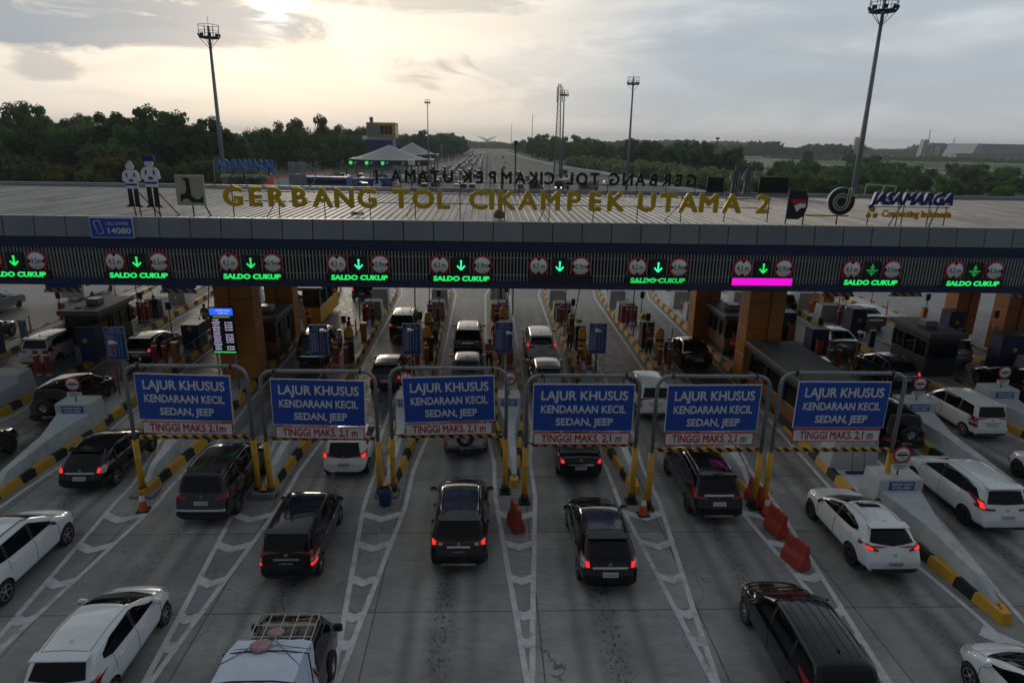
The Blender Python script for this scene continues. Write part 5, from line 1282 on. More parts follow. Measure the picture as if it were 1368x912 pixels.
rk.build('roof_rack', 'rack_metal', t)
t2 = thing('tarpaulin_load', 'boxy cargo wrapped in pale blue tarpaulin with dark straps on the pickup bed', 'cargo', (-4.38, 14.0+PK, .95))
bm = bmesh.new(); bmesh.ops.create_cube(bm, size=1); bmesh.ops.subdivide_edges(bm, edges=bm.edges, cuts=14, use_grid_fill=True)
for v in bm.verts:
    x, y, z = v.co.x*2, v.co.y*2, v.co.z+.5
    tap = 1-.10*z; hh = 1.35-.20*max(0, (y-.55))/.45
    v.co = Vector((x*.86*tap+.015*math.sin(9*y+5*z), -1.66+y*1.55+.015*math.sin(11*x), z*(hh+.10)+.02*math.sin(5*x+2)*math.sin(4*y)-.03*abs(x)))
me = bpy.data.meshes.new('tarpaulin'); bm.to_mesh(me); bm.free(); me.materials.append(MATS['tarp'])
for p in me.polygons: p.use_smooth = True
me.set_sharp_from_angle(angle=R(50)); link('tarpaulin', me, t2)
m = MB()
for y in (-.62, -1.45, -2.3): m.path([(-.93, y, .1), (-.84, y, 1.40-(.06 if y > -1 else 0)), (-.4, y, 1.46-(.05 if y > -1 else 0)), (.4, y, 1.465-(.05 if y > -1 else 0)), (.84, y, 1.41-(.06 if y > -1 else 0)), (.93, y, .1)], .016, 5)
m.build('straps', 'strap', t2)
m = MB(); m.path([(-.8, -1.0, 1.43), (-.2, -.35, 1.38), (.1, -.3, 1.38), (.8, -1.05, 1.43)], .009, 5); m.path([(-.85, -.5, 1.32), (.2, -.42, 1.38), (.85, -.45, 1.3)], .009, 5); m.build('ropes', 'rope', t2)
bm = bmesh.new(); bmesh.ops.create_icosphere(bm, subdivisions=3, radius=1)
for v in bm.verts:
    d = v.co.copy(); n_ = .10*math.sin(6*d.x+2)*math.sin(5*d.y)+.06*math.sin(11*d.x+7*d.z); v.co = Vector((d.x*.30, d.y*.24, d.z*.11))*(1+n_)
me = bpy.data.meshes.new('bundle'); bm.to_mesh(me); bm.free(); me.materials.append(MATS['bag_pink'])
for p in me.polygons: p.use_smooth = True
for i, (x, y, s, lab) in enumerate(((-.12, -.55, .72, 'pink patterned bundle roped on the pale blue tarpaulin, nearer one'), (.08, -.18, .55, 'pink patterned bundle next to the wire roof rack, farther one'))):
    o = link('cloth_bundle', me, None, (-4.38+x, 14+PK+y, 2.43)); o.scale = (s, s, s); tag(o, lab, 'bundle', 'bundles on the pickup load')
# ------------------------------------------------------------------ lane sign portals
PORT = [(-12.13, -8.09, 21.3, 'first', 0, -.09), (-7.62, -3.76, 21.2, 'second', -.08, 0), (-3.30, .72, 21.4, 'third', .02, .02), (1.39, 5.21, 20.7, 'fourth', -.10, 0), (5.69, 9.48, 20.3, 'fifth', .02, 0), (9.84, 14.08, 20.3, 'sixth', .0, 0)]
HT = {'first': 4.85, 'second': 4.72, 'third': 4.78, 'fourth': 4.78, 'fifth': 4.92, 'sixth': 5.05}
for (x0, x1, y, nth, dz, dx) in PORT:
    c = (x0+x1)/2; h = HT[nth]; w = (x1-x0)/2
    t = thing('lane_height_portal', 'grey pipe portal with yellow legs and striped height bar, %s from the left' % nth, 'height portal', (c, y, 0), 0, 'pipe portals over the small car lanes')
    m = MB(); pts = [(-w, 0, 2.15), (-w, 0, h-.42)]+[(-w+.42-.42*math.cos(R(a)), 0, h-.42+.42*math.sin(R(a))) for a in (20, 45, 70, 90)]
    pts += [(w-.42+.42*math.sin(R(a)), 0, h-.42+.42*math.cos(R(a))) for a in (0, 20, 45, 70)]+[(w, 0, h-.42), (w, 0, 2.15)]
    m.path(pts, .066, 12); m.build('pipe_frame', 'steel', t)
    m = MB(); m.tube((-w+.46, 0, h), (-w+.52, 0, h), .11, n=12); m.build('flange', 'dark_steel', t)
    m = MB(); m.tube((w-.46, 0, h), (w-.52, 0, h), .11, n=12); m.build('flange', 'dark_steel', t)
    for s in (-1, 1):
        m = MB(); m.tube((s*w, 0, .12), (s*w, 0, 2.14), .102, n=14); lg = m.build('leg', 'yellow_paint', t)
        m = MB(); m.box(s*w-.20, s*w+.20, -.20, .20, 0.0, .09); m.tube((s*w, 0, .085), (s*w, 0, .34), .135, n=12)
        m.build('foot', 'dark_steel', lg)
    zb = 2.26; m = MB(); m.box(-w+.20, w-.12, -.06, .04, zb-.06, zb+.06); m.build('height_bar', 'bar_paint', t)
    for s in (-1, 1):
        m = MB(); m.path([(s*w, 0, zb+.08), (s*(w-.24), -.02, zb+.02)], .022, 6); m.build('bar_bracket', 'dark_steel', t)
        m = MB(); m.path([(s*w*.7+dx, 0, h-.05), (s*w*.7+dx, -.08, 2.5)], .018, 6); m.build('hanger', 'dark_steel', t)
    sw, sh = (1.58, .84) if nth != 'fourth' else (1.72, .86)
    cz = h-.25-sh; ro = {'second': R(-1.2), 'third': R(1.8), 'fourth': 0, 'first': R(-1.5), 'fifth': R(.5), 'sixth': 0}[nth]
    m = MB(); m.box(-sw, sw, 0, .04, -sh, sh); bd = m.build('lane_sign', 'text_white', t, bevel=.01, loc=(dx, -.13, cz)); bd.rotation_euler = (0, -ro, 0)
    m = MB(); m.box(-sw+.03, sw-.03, -.006, -.001, -sh+.03, sh-.03); m.build('blue_face', 'sign_blue', bd)
    q = sw/1.58
    for a in (-.34*sw, .33*sw): m = MB(); m.box(a-.006, a+.006, -.0075, -.0062, -sh+.035, sh-.035); m.build('sheet_seam', 'navy', bd)
    m = MB()
    for a in (-.9, -.35, .35, .9):
        for b_ in (-.93, .93): m.lathe([(0, -.022), (.02, -.018), (.022, -.006)], 8, (a*sw, 0, b_*sh), 'y')
    m.build('bolts', 'steel', bd)
    text('lettering', 'LAJUR KHUSUS', .46, 'text_white', bd, (.02, -.010, .43), fit=2.70*q, depth=.002, bold=.012)
    text('lettering', 'KENDARAAN KECIL', .385, 'text_white', bd, (0, -.010, -.06), fit=2.66*q, depth=.002, bold=.010)
    text('lettering', 'SEDAN, JEEP', .37, 'text_white', bd, (.05, -.010, -.52), fit=1.80*q, depth=.002, bold=.010)
    z2 = cz-sh-.28
    m = MB(); m.box(-sw+.02, sw-.10, 0, .03, -.23, .23); b2 = m.build('limit_sign', 'sign_red', t, loc=(dx+.03, -.12, z2)); b2.rotation_euler = (0, -ro*.8, 0)
    m = MB(); m.box(-sw+.055, sw-.135, -.006, -.001, -.195, .195); m.build('white_face', 'text_white', b2)
    text('lettering', 'TINGGI MAKS. 2,1 m' if nth not in ('first',) else 'TINGGI MAKS 2,1m', .40, 'sign_red', b2, (-.03, -.010, 0), fit=2.55*q, depth=.002, bold=.010)
# concrete foot between adjacent portals
for x, y, lab in ((-7.85, 21.2, 'concrete footing of the first and second portals'), (-3.53, 21.25, 'concrete footing of the second and third portals'), (-12.1, 21.3, 'concrete footing of the leftmost portal leg')):
    m = MB(); m.box(-.42, .42, -.30, .30, 0, .10 if x != -7.85 else .22); tag(m.build('portal_footing', 'concrete_grey', loc=(x, y+.03, .0), bevel=.02), lab, 'concrete footing', 'portal footings')

# ------------------------------------------------------------------ cones, barriers, bin
for x, y, lab in ((-11.62, 20.25, 'orange traffic cone with white collar under the leftmost portal leg'), (5.44, 19.85, 'orange traffic cone with white collar at the fourth and fifth portal legs'), (9.74, 19.85, 'orange traffic cone with white collar behind the two red barriers')):
    t = thing('traffic_cone', lab, 'traffic cone', (x, y, .012), R(10), 'orange traffic cones')
    m = MB(); m.box(-.20, .20, -.20, .20, 0, .035); m.build('base', 'rubber', t, bevel=.02)
    m = MB(); m.lathe([(.155, .035), (.04, .74), (.03, .75), (0, .75)], 20); m.build('cone', 'cone_orange', t)
    m = MB(); m.lathe([(.1015, .38), (.070, .58)], 20); m.lathe([(.098, .38), (.067, .58)], 20); m.build('reflective_collar', 'white_reflective', t)
def barrier(x, y, rz, lab, far=False, s=1., group='red plastic barriers', mt='red_plastic'):
    t = thing('plastic_barrier', lab, 'traffic barrier', (x, y, .01), rz, group); t.scale = (s*.88, s*.88, s*1.05)
    m = MB()
    P = [(-.24, 0), (.24, 0), (.24, .10), (.20, .30), (.10, .46), (.075, .80), (-.075, .80), (-.10, .46), (-.20, .30), (-.24, .10)]
    m.prism(P, -.48, .48, 'y'); b = m.build('shell', mt, t, bevel=.035, seg=2)
    if not far:
        m = MB(); m.box(.10, .125, -.16, .16, .44, .62); m.build('grip_recess', 'black_matte', t, bevel=.01)
        for s_ in (-1, 1):
            m = MB(); m.box(.225 if s_ > 0 else -.26, .26 if s_ > 0 else -.225, -.28, -.12, .02, .14); m.box(.225 if s_ > 0 else -.26, .26 if s_ > 0 else -.225, .12, .28, .02, .14); 
        m = MB(); m.lathe([(.05, .80), (.05, .83), (0, .83)], 12); m.build('filler_cap', 'red_paint', t)
    return t
barrier(1.02, 19.15, R(14), 'single red plastic barrier on the chevrons at the middle island nose')
barrier(9.62, 18.75, R(12), 'red plastic barrier nearer the orange cone, first of the right pair')
barrier(9.50, 17.05, R(22), 'red plastic barrier nearest the white rounded SUV, front one of the right pair')
barrier(9.62, 20.6, R(5), 'red plastic barrier mostly hidden behind the fifth portal legs')
t = thing('water_drum', 'small blue plastic drum standing between the second and third portal legs', 'drum', (-3.50, 20.62, .01))
m = MB(); m.lathe([(.18, 0), (.21, .02), (.225, .25), (.225, .5), (.20, .60), (.18, .62)], 22); m.build('body', 'bin_blue', t)
m = MB(); m.lathe([(.18, .60), (.17, .56), (0, .56)], 22); m.build('opening', 'black_matte', t)
m = MB(); m.lathe([(.232, .40), (.238, .42), (.232, .44)], 22); m.build('hoop', 'booth_blue', t)

# ------------------------------------------------------------------ gear on the islands
SIDE = {'C': 'far left', 'A': 'left with the grey booth', 'B': 'left under the lit screen', '0': 'with the left orange column', '1': 'left of the second tariff board', '2': 'at the third tariff board', '3': 'in the middle',
        '4': 'right of the middle', '5': 'left of the right orange column', 'R1': 'with the right orange column', 'R2': 'right of the right orange column', 'R3': 'with the far right booth', 'R4': 'far right'}
def bollards(k, y, pos):
    for s, nm in ((-1, 'left'), (1, 'right')):
        t = thing('bollard', 'red bollard, %s of the %s pair, island %s' % (nm, pos, SIDE[k]), 'bollard', (isx(k, y)+s*.26, y, .24), 0, 'red bollards on the islands')
        m = MB(); m.lathe([(.13, 0), (.13, 1.32), (.11, 1.40), (0, 1.42)], 16); m.build('post', 'bollard_paint', t)
        m = MB(); m.lathe([(.17, 0), (.17, .03), (0, .03)], 16); m.build('base_plate', 'dark_steel', t)
        m = MB(); m.lathe([(.133, 1.15), (.133, 1.24)], 16); m.lathe([(.128, 1.15), (.128, 1.24)], 16); m.build('reflective_band', 'white_reflective', t)
def barrel(k, y, which, dx=0):
    t = thing('yellow_guard_post', 'fat yellow guard post, %s, island %s' % (which, SIDE[k]), 'guard post', (isx(k, y)+dx, y, .24), 0, 'yellow guard posts')
    m = MB(); m.lathe([(.24, 0), (.24, 1.5), (.20, 1.72), (.10, 1.82), (0, 1.84)], 18); m.build('post', 'yellow_paint', t)
    m = MB(); m.lathe([(.245, 1.1), (.245, 1.22)], 18); m.lathe([(.238, 1.1), (.238, 1.22)], 18); m.build('band', 'black_matte', t)
    m = MB(); m.box(-.29, .29, -.29, .29, 0, .05); m.build('base', 'dark_steel', t)
def planter(k, y, which, w=.62, h=1.15, d=.55, dx=0):
    t = thing('guard_block', 'square pale concrete block, %s, island %s' % (which, SIDE[k]), 'concrete block', (isx(k, y)+dx, y, .24), 0, 'square concrete blocks behind the gate')
    m = MB(); m.add([(-w, -d, 0), (w, -d, 0), (w, d, 0), (-w, d, 0), (-w*.9, -d*.9, h), (w*.9, -d*.9, h), (w*.9, d*.9, h), (-w*.9, d*.9, h)], [(0, 3, 2, 1), (4, 5, 6, 7), (0, 1, 5, 4), (1, 2, 6, 5), (2, 3, 7, 6), (3, 0, 4, 7)])
    m.build('block', 'concrete_white', t, bevel=.03)
    m = MB(); m.box(-w*.86, w*.86, -d*.86, d*.86, h+.003, h+.045); m.build('coping', 'concrete_grey', t, bevel=.01)
def machine(k, y, mt, lab, h=1.75, dx=0, w=.42, d=.38):
    t = thing('toll_machine', lab, 'toll machine', (isx(k, y)+dx, y, .24), 0, 'toll payment machines')
    m = MB(); m.box(-w, w, -d, d, 0, h); m.build('cabinet', mt, t, bevel=.04, seg=2)
    m = MB(); m.box(-w-.03, w+.03, -d-.03, d+.03, h+.002, h+.05); m.build('top', 'dark_steel', t, bevel=.01)
    m = MB(); m.box(w+.002, w+.02, -.2, .2, .95, 1.35); m.build('screen', 'black', t)
    m = MB(); m.lathe([(0, -.012), (.14, -.012), (.14, -.002), (0, -.002)], 18, (0, -d, 1.2), 'y'); m.build('emblem', 'letter_gold', t)
def sensor_pole(k, y, lab, h=3.1, dx=0, mt='red_paint'):
    t = thing('camera_pole', lab, 'camera pole', (isx(k, y)+dx, y, .24), 0, 'thin camera poles on the islands')
    m = MB(); m.path([(0, 0, 0), (0, 0, h)], .032, 8); m.build('pole', mt, t)
    m = MB(); m.box(-.10, .10, -.12, .08, h, h+.12); m.box(.12, .22, -.1, .02, h+.01, h+.08); m.path([(0, 0, h+.03), (.15, 0, h+.03)], .015, 6); m.build('camera_head', 'white_reflective' if mt == 'red_paint' else 'black', t)
def gate_arm(k, y, lab, s=1, up=True):
    t = thing('barrier_gate', lab, 'barrier gate', (isx(k, y), y, .24), 0, 'barrier gates')
    m = MB(); m.box(-.17, .17, -.17, .17, 0, 1.0); m.build('housing', 'orange_plastic', t, bevel=.03)
    m = MB()
    if up: m.path([(s*.1, -.2, .88), (s*.45, -.2, 3.4)], .035, 6)
    else: m.path([(0, -.2, .88), (s*2.7, -.2, .95)], .035, 6)
    m.build('arm', 'bar_redwhite', t)
for k in ('A', 'B', '1', '2', '3', '4', '5', 'R2'):
    bollards(k, 34.6 if k != 'A' else 32.9, 'front')
for k in ('1', '2', '3', '4', '5', 'B', 'A', 'R2', 'R3', '0'):
    bollards(k, 43.6 if k not in ('0',) else 46.0, 'rear')
for k in ('1', '2', '3', '4', '5'):
    barrel(k, 36.4 if k != '3' else 41.2, 'nearer one', .12)
for k in ('2', '4', '5'): barrel(k, 39.8, 'farther one', -.08)
for k in ('1', '2', '3', '4', '5', 'B', 'R2', 'A', 'R3', '0', 'R1'):
    big = k in 'ABR1R20'
    planter(k, 45.6, 'nearer one', .66 if k not in ('B', 'R2', 'R3') else .85, dx=.0)
    planter(k, 49.2 if k != '3' else 52, 'farther one', .64 if k not in ('B', 'R2', 'R3') else .85, 1.25)
planter('R1', 23.2, 'big one at its front', .95, 1.22, .5, dx=-.15)
planter('R3', 25.9+1.2, 'front one', .8, 1.2, .5) if False else None
machine('3', 38.6, 'yellow_paint', 'yellow payment machine on the middle island beside a person', 1.5)
machine('4', 38.2, 'black', 'black payment machine left of an orange guard post, right of the middle', 1.5, .22, .28)
machine('5', 38.8, 'black', 'black payment machine on the island left of the right orange column', 1.6, -.12, .3)
machine('A', 35.4+.4, 'booth_blue', 'dark blue payment machine at left in front of the grey booth', 1.9, .9, .5, .5)
machine('C', 36.5, 'booth_blue', 'dark blue payment machine at the far left photo edge', 1.9, .2, .55, .5)
machine('B', 38.4, 'booth_blue', 'dark blue machine right of the yellow vested officer', 1.4, .3, .5, .6)
machine('R2', 40.4, 'booth_blue', 'dark blue payment machine right of the right column, farther one', 1.9, -.4, .5, .5)
machine('R2', 36.5, 'booth_blue', 'dark blue payment machine right of the right column, nearer one', 1.9, -.2, .5, .5)
machine('R3', 41.5, 'booth_blue', 'dark blue payment machine behind the far right booth', 1.9, -.3, .5, .5)
machine('R4', 35.0, 'booth_blue', 'broad dark blue payment machine near the right photo edge', 2.0, -.5, .8, .5)
machine('R4', 41.0, 'booth_blue', 'dark blue machine with gold emblem at the far right by the orange columns', 1.9, .2, .5, .5)
machine('R3', 46.9, 'orange_plastic', 'orange payment machine at the far right behind the booth', 1.6, .3, .3)
for k, y, dx, lab in (('B', 30.3, .0, 'thin red camera pole in front of the left tariff board'), ('1', 32.6, -.45, 'thin red camera pole left of the second tariff board'), ('2', 32.8, -.45, 'thin red camera pole beside the third tariff board'),
                      ('3', 32.4, .1, 'thin red camera pole in front of the middle tariff board'), ('4', 32.9, .35, 'thin red camera pole on the island right of the fifth tariff board'), ('5', 33.6, -.0, 'thin red camera pole left of the right orange column'),
                      ('R2', 33.0, .3, 'thin red camera pole before the far right booth'), ('R3', 30.5, 3.4, 'thin red pole at the right edge with a bright white lamp')):
    sensor_pole(k, y, lab, 2.6 if k != 'R3' else 3.3, dx)
for k, y in (('1', 41.5), ('2', 42.2), ('3', 42.0), ('4', 42.2), ('5', 42.4), ('B', 44.2), ('R1', 45.0), ('R2', 43.0), ('R3', 44.0), ('A', 43.5)):
    sensor_pole(k, y, 'thin dark mast on the island %s' % SIDE[k], 3.6, -.2, 'dark_steel')
m = MB(); m.lathe([(0, 0), (.10, .02), (.12, .06), (.10, .12), (0, .14)], 14); o = m.build('lamp', 'lamp_white', None, loc=(isx('R3', 30.5)+3.4, 30.35, 3.72)); tag(o, 'small bright white lamp on the red pole at the right edge', 'lamp')
for k, y, s, up, lab in (('2', 39.0+2, -1, False, 'lowered barrier gate across the lane left of the third tariff board'), ('3', 40.2, 1, True, 'raised barrier gate arm on the middle island'), ('4', 40.6, 1, True, 'raised barrier gate arm on the island right of the middle'),
                         ('B', 41.2, 1, True, 'raised barrier gate arm behind the yellow vested officer'), ('R2', 45.0, -1, True, 'raised red barrier arm left of the far right booth'), ('R3', 47.8, -1, True, 'raised red barrier arm behind the far right booth')):
    gate_arm(k, y, lab, s, up)
# small clutter: reader cabinets, cable boxes, guide posts
rq = random.Random(17)
def clutter(k, y, dx, kind, lab, lane=None):
    z0 = .24 if lane is None else .0
    x = isx(k, y)+dx
    if kind == 'post':
        t = thing('guide_post', lab, 'post', (x, y, z0), R(rq.uniform(0, 40)), 'thin guide posts on the islands'); t.rotation_euler = (R(rq.uniform(-4, 4)), R(rq.uniform(-4, 4)), 0)
        m = MB(); m.lathe([(.05, 0), (.045, 1.05), (0, 1.07)], 10); m.build('post', 'cone_orange' if rq.random() < .5 else 'red_paint', t)
        m = MB(); m.lathe([(.051, .75), (.051, .88)], 10); m.lathe([(.046, .75), (.046, .88)], 10); m.build('collar', 'white_reflective', t)
    elif kind == 'cab':
        t = thing('reader_cabinet', lab, 'cabinet', (x, y, z0), R(rq.uniform(-6, 6)), 'card reader cabinets on the islands')
        c = rq.choice(['black', 'orange_plastic', 'steel', 'booth_blue', 'red_plastic']); h = rq.uniform(.9, 1.5)
        m = MB(); m.box(-.16, .16, -.14, .14, 0, h); m.build('body', c, t, bevel=.02)
        m = MB(); m.box(.162, .172, -.09, .09, h-.35, h-.12); m.build('screen', 'black_matte', t)
        m = MB(); m.box(-.19, .19, -.17, .17, h+.002, h+.03); m.build('hood', 'dark_steel', t)
    else:
        t = thing('signal_mast', lab, 'signal mast', (x, y, z0), 0, 'signal masts on the islands'); h = rq.uniform(2.0, 3.0)
        m = MB(); m.path([(0, 0, 0), (0, 0, h)], .03, 8); m.build('mast', rq.choice(['steel', 'red_paint', 'dark_steel']), t)
        m = MB(); m.box(-.13, .13, -.10, .06, h-.45, h); m.build('signal_box', 'black', t, bevel=.015)
        m = MB(); m.lathe([(0, -.015), (.05, -.015), (.05, 0), (0, 0)], 10, (0, -.10, h-.12), 'y'); m.build('lens', 'lamp_red', t)
for k in ISL:
    if k == 'C': n_ = 3
    for j, (y, kind) in enumerate(((33.6, 'post'), (35.5, 'cab'), (37.4, 'mast'), (39.3, 'cab'), (40.9, 'post'), (42.8, 'mast'), (44.4, 'cab'), (47.3, 'post'), (51.0, 'mast'))):
        if k == 'R1' and y < 34 or (k, j) in (('A', 3), ('R3', 1), ('R1', 3), ('0', 2)): continue
        ordn = ('first', 'second', 'third')[[q for q, (_, kk) in enumerate(((0, 'post'), (0, 'cab'), (0, 'mast'), (0, 'cab'), (0, 'post'), (0, 'mast'), (0, 'cab'), (0, 'post'), (0, 'mast'))) if kk == kind].index(j)]
        s_ = -1 if (j+len(k)) % 2 else 1
        clutter(k, y+rq.uniform(-.3, .3), s_*min(.42, ISL[k][2]*.55), kind, '%s, %s from the front, island %s' % ({'post': 'thin guide post', 'cab': 'card reader cabinet', 'mast': 'thin signal mast'}[kind], ordn, SIDE[k]))
# tariff boards
for k, y, nm in (('B', 32.2, 'first'), ('1', 34.0, 'second'), ('2', 34.0, 'third'), ('3', 34.0, 'fourth'), ('4', 34.1, 'fifth')):
    x = {'B': -18.5, '1': -8.92, '2': -3.99, '3': .95, '4': 6.06}[k]; zc = {'B': 2.25, '1': 1.95, '2': 2.05, '3': 2.16, '4': 2.11}[k]
    t = thing('tariff_board', 'blue toll tariff board with fine white columns, %s from the left' % nm, 'sign', (x, y, .0), R({'B': 4, '1': 3}.get(k, 0)), 'blue tariff boards')
    m = MB(); m.tube((0, .06, .24), (0, .06, zc), .035); m.build('post', 'steel', t)
    m = MB(); m.box(-.48, .48, 0, .04, zc-.86, zc+.86); m.build('border', 'text_white', t)
    m = MB(); m.box(-.46, .46, -.006, -.001, zc-.84, zc+.84); m.build('panel', 'sign_blue_light', t)
    m = MB()
    for i in range(5): m.box(-.36+i*.15, -.345+i*.15, -.012, -.007, zc-.66, zc+.50)
    for q in range(14): m.box(-.40, -.05-.04*(q % 3), -.012, -.007, zc-.64+q*.08, zc-.62+q*.08)
    m.build('table_lines', 'text_white', t)
    text('lettering', 'TARIF TOL', .15, 'text_white', t, (0, -.010, zc+.72), fit=.60, depth=.002); text('lettering', 'CIKAMPEK UTAMA', .12, 'text_white', t, (0, -.010, zc+.58), fit=.78, depth=.002)
rc = random.Random(9)
for k, pts_, lab in (('R1', [(13.1+.9, 21.5), (13.6, 19.0), (13.95, 17.2), (13.75, 15.6), (14.3, 14.6)], 'thin black cable trailing over the long near island to its yellow nose'), ('R1', [(14.3, 24.4), (14.6, 23.9), (15.2, 22.6), (14.9, 21.9), (14.4, 21.5)], 'thin black cable lying between the big block and the sign block')):
    m = MB(); m.path([(x, y, .26+.01*math.sin(x*9)) for x, y in pts_], .014, 6); tag(m.build('loose_cable', 'black'), lab, 'cable', 'loose cables')
# lit tariff screen
t = thing('tariff_screen', 'tall black screen on posts with a lit blue header and white rows of figures', 'display', (-12.75, 31.2, .24), R(-2))
m = MB(); m.box(-.60, .60, 0, .14, 1.85, 4.18); m.build('housing', 'black', t, bevel=.02)
m = MB(); m.box(-.56, .56, -.008, -.002, 3.78, 4.13); hd = m.build('header', 'led_blue', t)
text('lettering', 'CIKAMPEK UTAMA', .12, 'led_white', hd, (.08, -.012, 4.02), fit=.72, depth=.002); text('lettering', 'TARIF TOL', .11, 'led_white', hd, (.1, -.012, 3.88), fit=.5, depth=.002)
text('lettering', 'GOLONGAN I', .11, 'led_yellow', t, (0, -.008, 3.70), fit=.8, depth=.002)
rows = ['TARIF', 'KALIHURIP', 'CIBATU', 'KARAWANG', 'BEKASI', 'DAWUAN', 'JAKARTA', 'CIKARANG', 'SADANG', 'CILEUNYI', 'PALIMANAN', 'KANCI', 'BREBES']
for i, w_ in enumerate(rows):
    z = 3.54-i*.122
    text('row', w_, .085, 'led_white', t, (-.30, -.008, z), fit=.14+.028*len(w_), depth=.002, bold=.002)
    if i not in (0, 5, 10): text('row', 'Rp %d.500' % (12+7*i), .085, 'led_white', t, (.30, -.008, z), fit=.36, depth=.002, bold=.002)
m = MB(); m.box(-.54, .54, -.008, -.002, 1.90, 1.95); m.build('ticker', 'led_green', t)
for s in (-1, 1): m = MB(); m.tube((s*.45, .08, 0), (s*.45, .08, 1.9), .04); m.build('leg', 'steel', t)

# booths
def booth(x, y, w, d, h, lab, stripe='booth_orange', rz=0, roofm='dark_steel', glassy=True):
    t = thing('toll_booth', lab, 'toll booth', (x, y, .24), rz, 'toll booths')
    m = MB(); m.box(-w, w, -d, d, 0, .35); m.build('plinth', 'black_matte', t)
    m = MB(); m.box(-w, w, -d, d, .352, 1.05); m.build('lower_wall', stripe, t, bevel=.02)
    m = MB(); m.box(-w*.96, w*.96, -d*.96, d*.96, 1.052, 1.95); m.build('window', 'glass', t)
    for sx in (-1, 1):
        for yy in (-d+.06, -d*.33, d*.33, d-.06):
            m = MB(); m.box(sx*w-.05, sx*w+.05, yy-.05, yy+.05, 1.052, 1.948); m.build('mullion', 'dark_steel', t)
    m = MB(); m.box(-w, w, -d, d, 1.952, 2.25); m.build('upper_wall', 'black', t)
    m = MB(); m.box(-w-.22, w+.22, -d-.3, d+.3, 2.252, 2.52); m.build('roof', roofm, t, bevel=.03)
    m = MB(); m.box(-.4, .3, -.4, .3, 2.522, 2.85); m.build('air_conditioner', 'fascia', t, bevel=.03) if w < 1 else None
    m = MB(); m.box(w+.002, w+.03, -.3, .35, .4, 1.9); m.build('door', 'black', t)
mat('booth_roof', (.065, .07, .072), .6, var=.2, scale=1.5); mat('booth_roof_light', (.16, .15, .135), .7, var=.2, scale=1.5)
booth(14.55, 28.4, 1.10, 3.05, 2.5, 'big dark toll booth with flat grey roof and orange base at right', roofm='booth_roof')
booth(15.0, 38.5, .85, 1.5, 2.5, 'small dark booth with orange base between the two right orange columns', roofm='booth_roof')
booth(-12.5, 37.2, .72, 1.4, 2.5, 'small dark booth between the two left orange columns', roofm='booth_roof')
booth(-22.9, 38.6, .92, 1.7, 2.5, 'grey topped dark booth at left behind the blue machine', roofm='booth_roof_light', stripe='black')
booth(24.9, 35.0, .85, 1.6, 2.5, 'dark booth with flat roof at the far right', roofm='booth_roof', stripe='black')
t = thing('wall_panel_cabin', 'yellow panelled cabin wall beside the rear left orange column', 'cabin', (-11.9, 46.8, .24))
m = MB(); m.box(-.5, .7, -3.2, 2.4, 0, 1.1); m.build('lower_wall', 'yellow_paint', t, bevel=.02)
m = MB(); m.box(-.45, .65, -3.1, 2.3, 1.102, 2.3); m.build('window', 'glass', t)
for yy in (-3, -1.2, .6, 2.2): m = MB(); m.box(.6, .72, yy-.06, yy+.06, 1.102, 2.298); m.build('mullion', 'fascia', t)
m = MB(); m.box(-.7, .9, -3.4, 2.6, 2.302, 2.5); m.build('roof', 'booth_roof', t)
# height gates hanging at the lane mouths of the outer lanes
for x, y, lab in ((-22.7, 35.4, 'blue box over red and white striped bar hanging at far left'), (-16.6, 35.4, 'blue box over red and white striped bar hanging at left'), (20.0, 36.0, 'blue box over red and white striped bar hanging at right'), (24.1, 36.2, 'blue box over striped bar hanging second at right'), (31.2, 36.2, 'striped bar hanging at the far right edge')):
    t = thing('hanging_height_bar', lab, 'height bar', (x, y, 4.25), 0, 'hanging height bars under the roof')
    m = MB(); m.box(-.85, .85, 0, .35, .12, .62); m.build('box', 'sign_blue', t, bevel=.01)
    m = MB(); m.add([(-.85, 0, .11), (.85, 0, .11), (1.0, 0, -.12), (-1.0, 0, -.12), (-.85, .05, .11), (.85, .05, .11), (1.0, .05, -.12), (-1.0, .05, -.12)], [(0, 1, 2, 3), (4, 7, 6, 5), (0, 4, 5, 1), (1, 5, 6, 2), (2, 6, 7, 3), (3, 7, 4, 0)]); m.build('striped_flap', 'bar_redwhite', t)
    for s in (-1, 1): m = MB(); m.path([(s*.8, .15, .6), (s*.8, .15, 4.0)], .02, 6); m.build('hanger', 'dark_steel', t)
# red barriers behind the gate
for x, y, lab in ((-22.9, 58.5, 'red barrier beyond the gate at left, leftmost'), (-17.9, 60.0, 'red barrier beyond the gate left of the lit screen'), (-12.0, 59.5, 'red barrier beyond the gate between the left columns'), (10.2, 60, 'red barrier at the far end of the lane, right of the middle')):
    barrier(x, y, R(10), lab, True, 1.5)
# two brushes leaning on the front block
for dx, nm in ((-.25, 'left'), (.22, 'right')):
    t = thing('push_broom', 'push broom leaning on the big pale block at right, %s one' % nm, 'broom', (14.35+dx, 22.45, .25), 0, 'brooms on the block')
    m = MB(); m.path([(0, -.1, .05), (.04, .18, 1.15)], .015, 6); m.build('handle', 'rope', t)
    m = MB(); m.box(-.22, .22, -.18, -.06, 0, .09); m.build('head', 'booth_blue', t)
t = thing('handrail', 'low grey pipe handrail beside the far left lane', 'handrail', (-25.9, 44.0, 0))
m = MB(); m.path([(0, -6, 1.1), (0, 7, 1.1)], .03, 6); m.path([(0, -6, .6), (0, 7, .6)], .025, 6)
for i in range(8): m.path([(0, -6+i*1.85, 0), (0, -6+i*1.85, 1.1)], .03, 6)
m.build('rails', 'steel', t)
t = thing('long_railing', 'low railing with pipes along the island left of the lit screen', 'handrail', (-16.9, 38.5, 0))
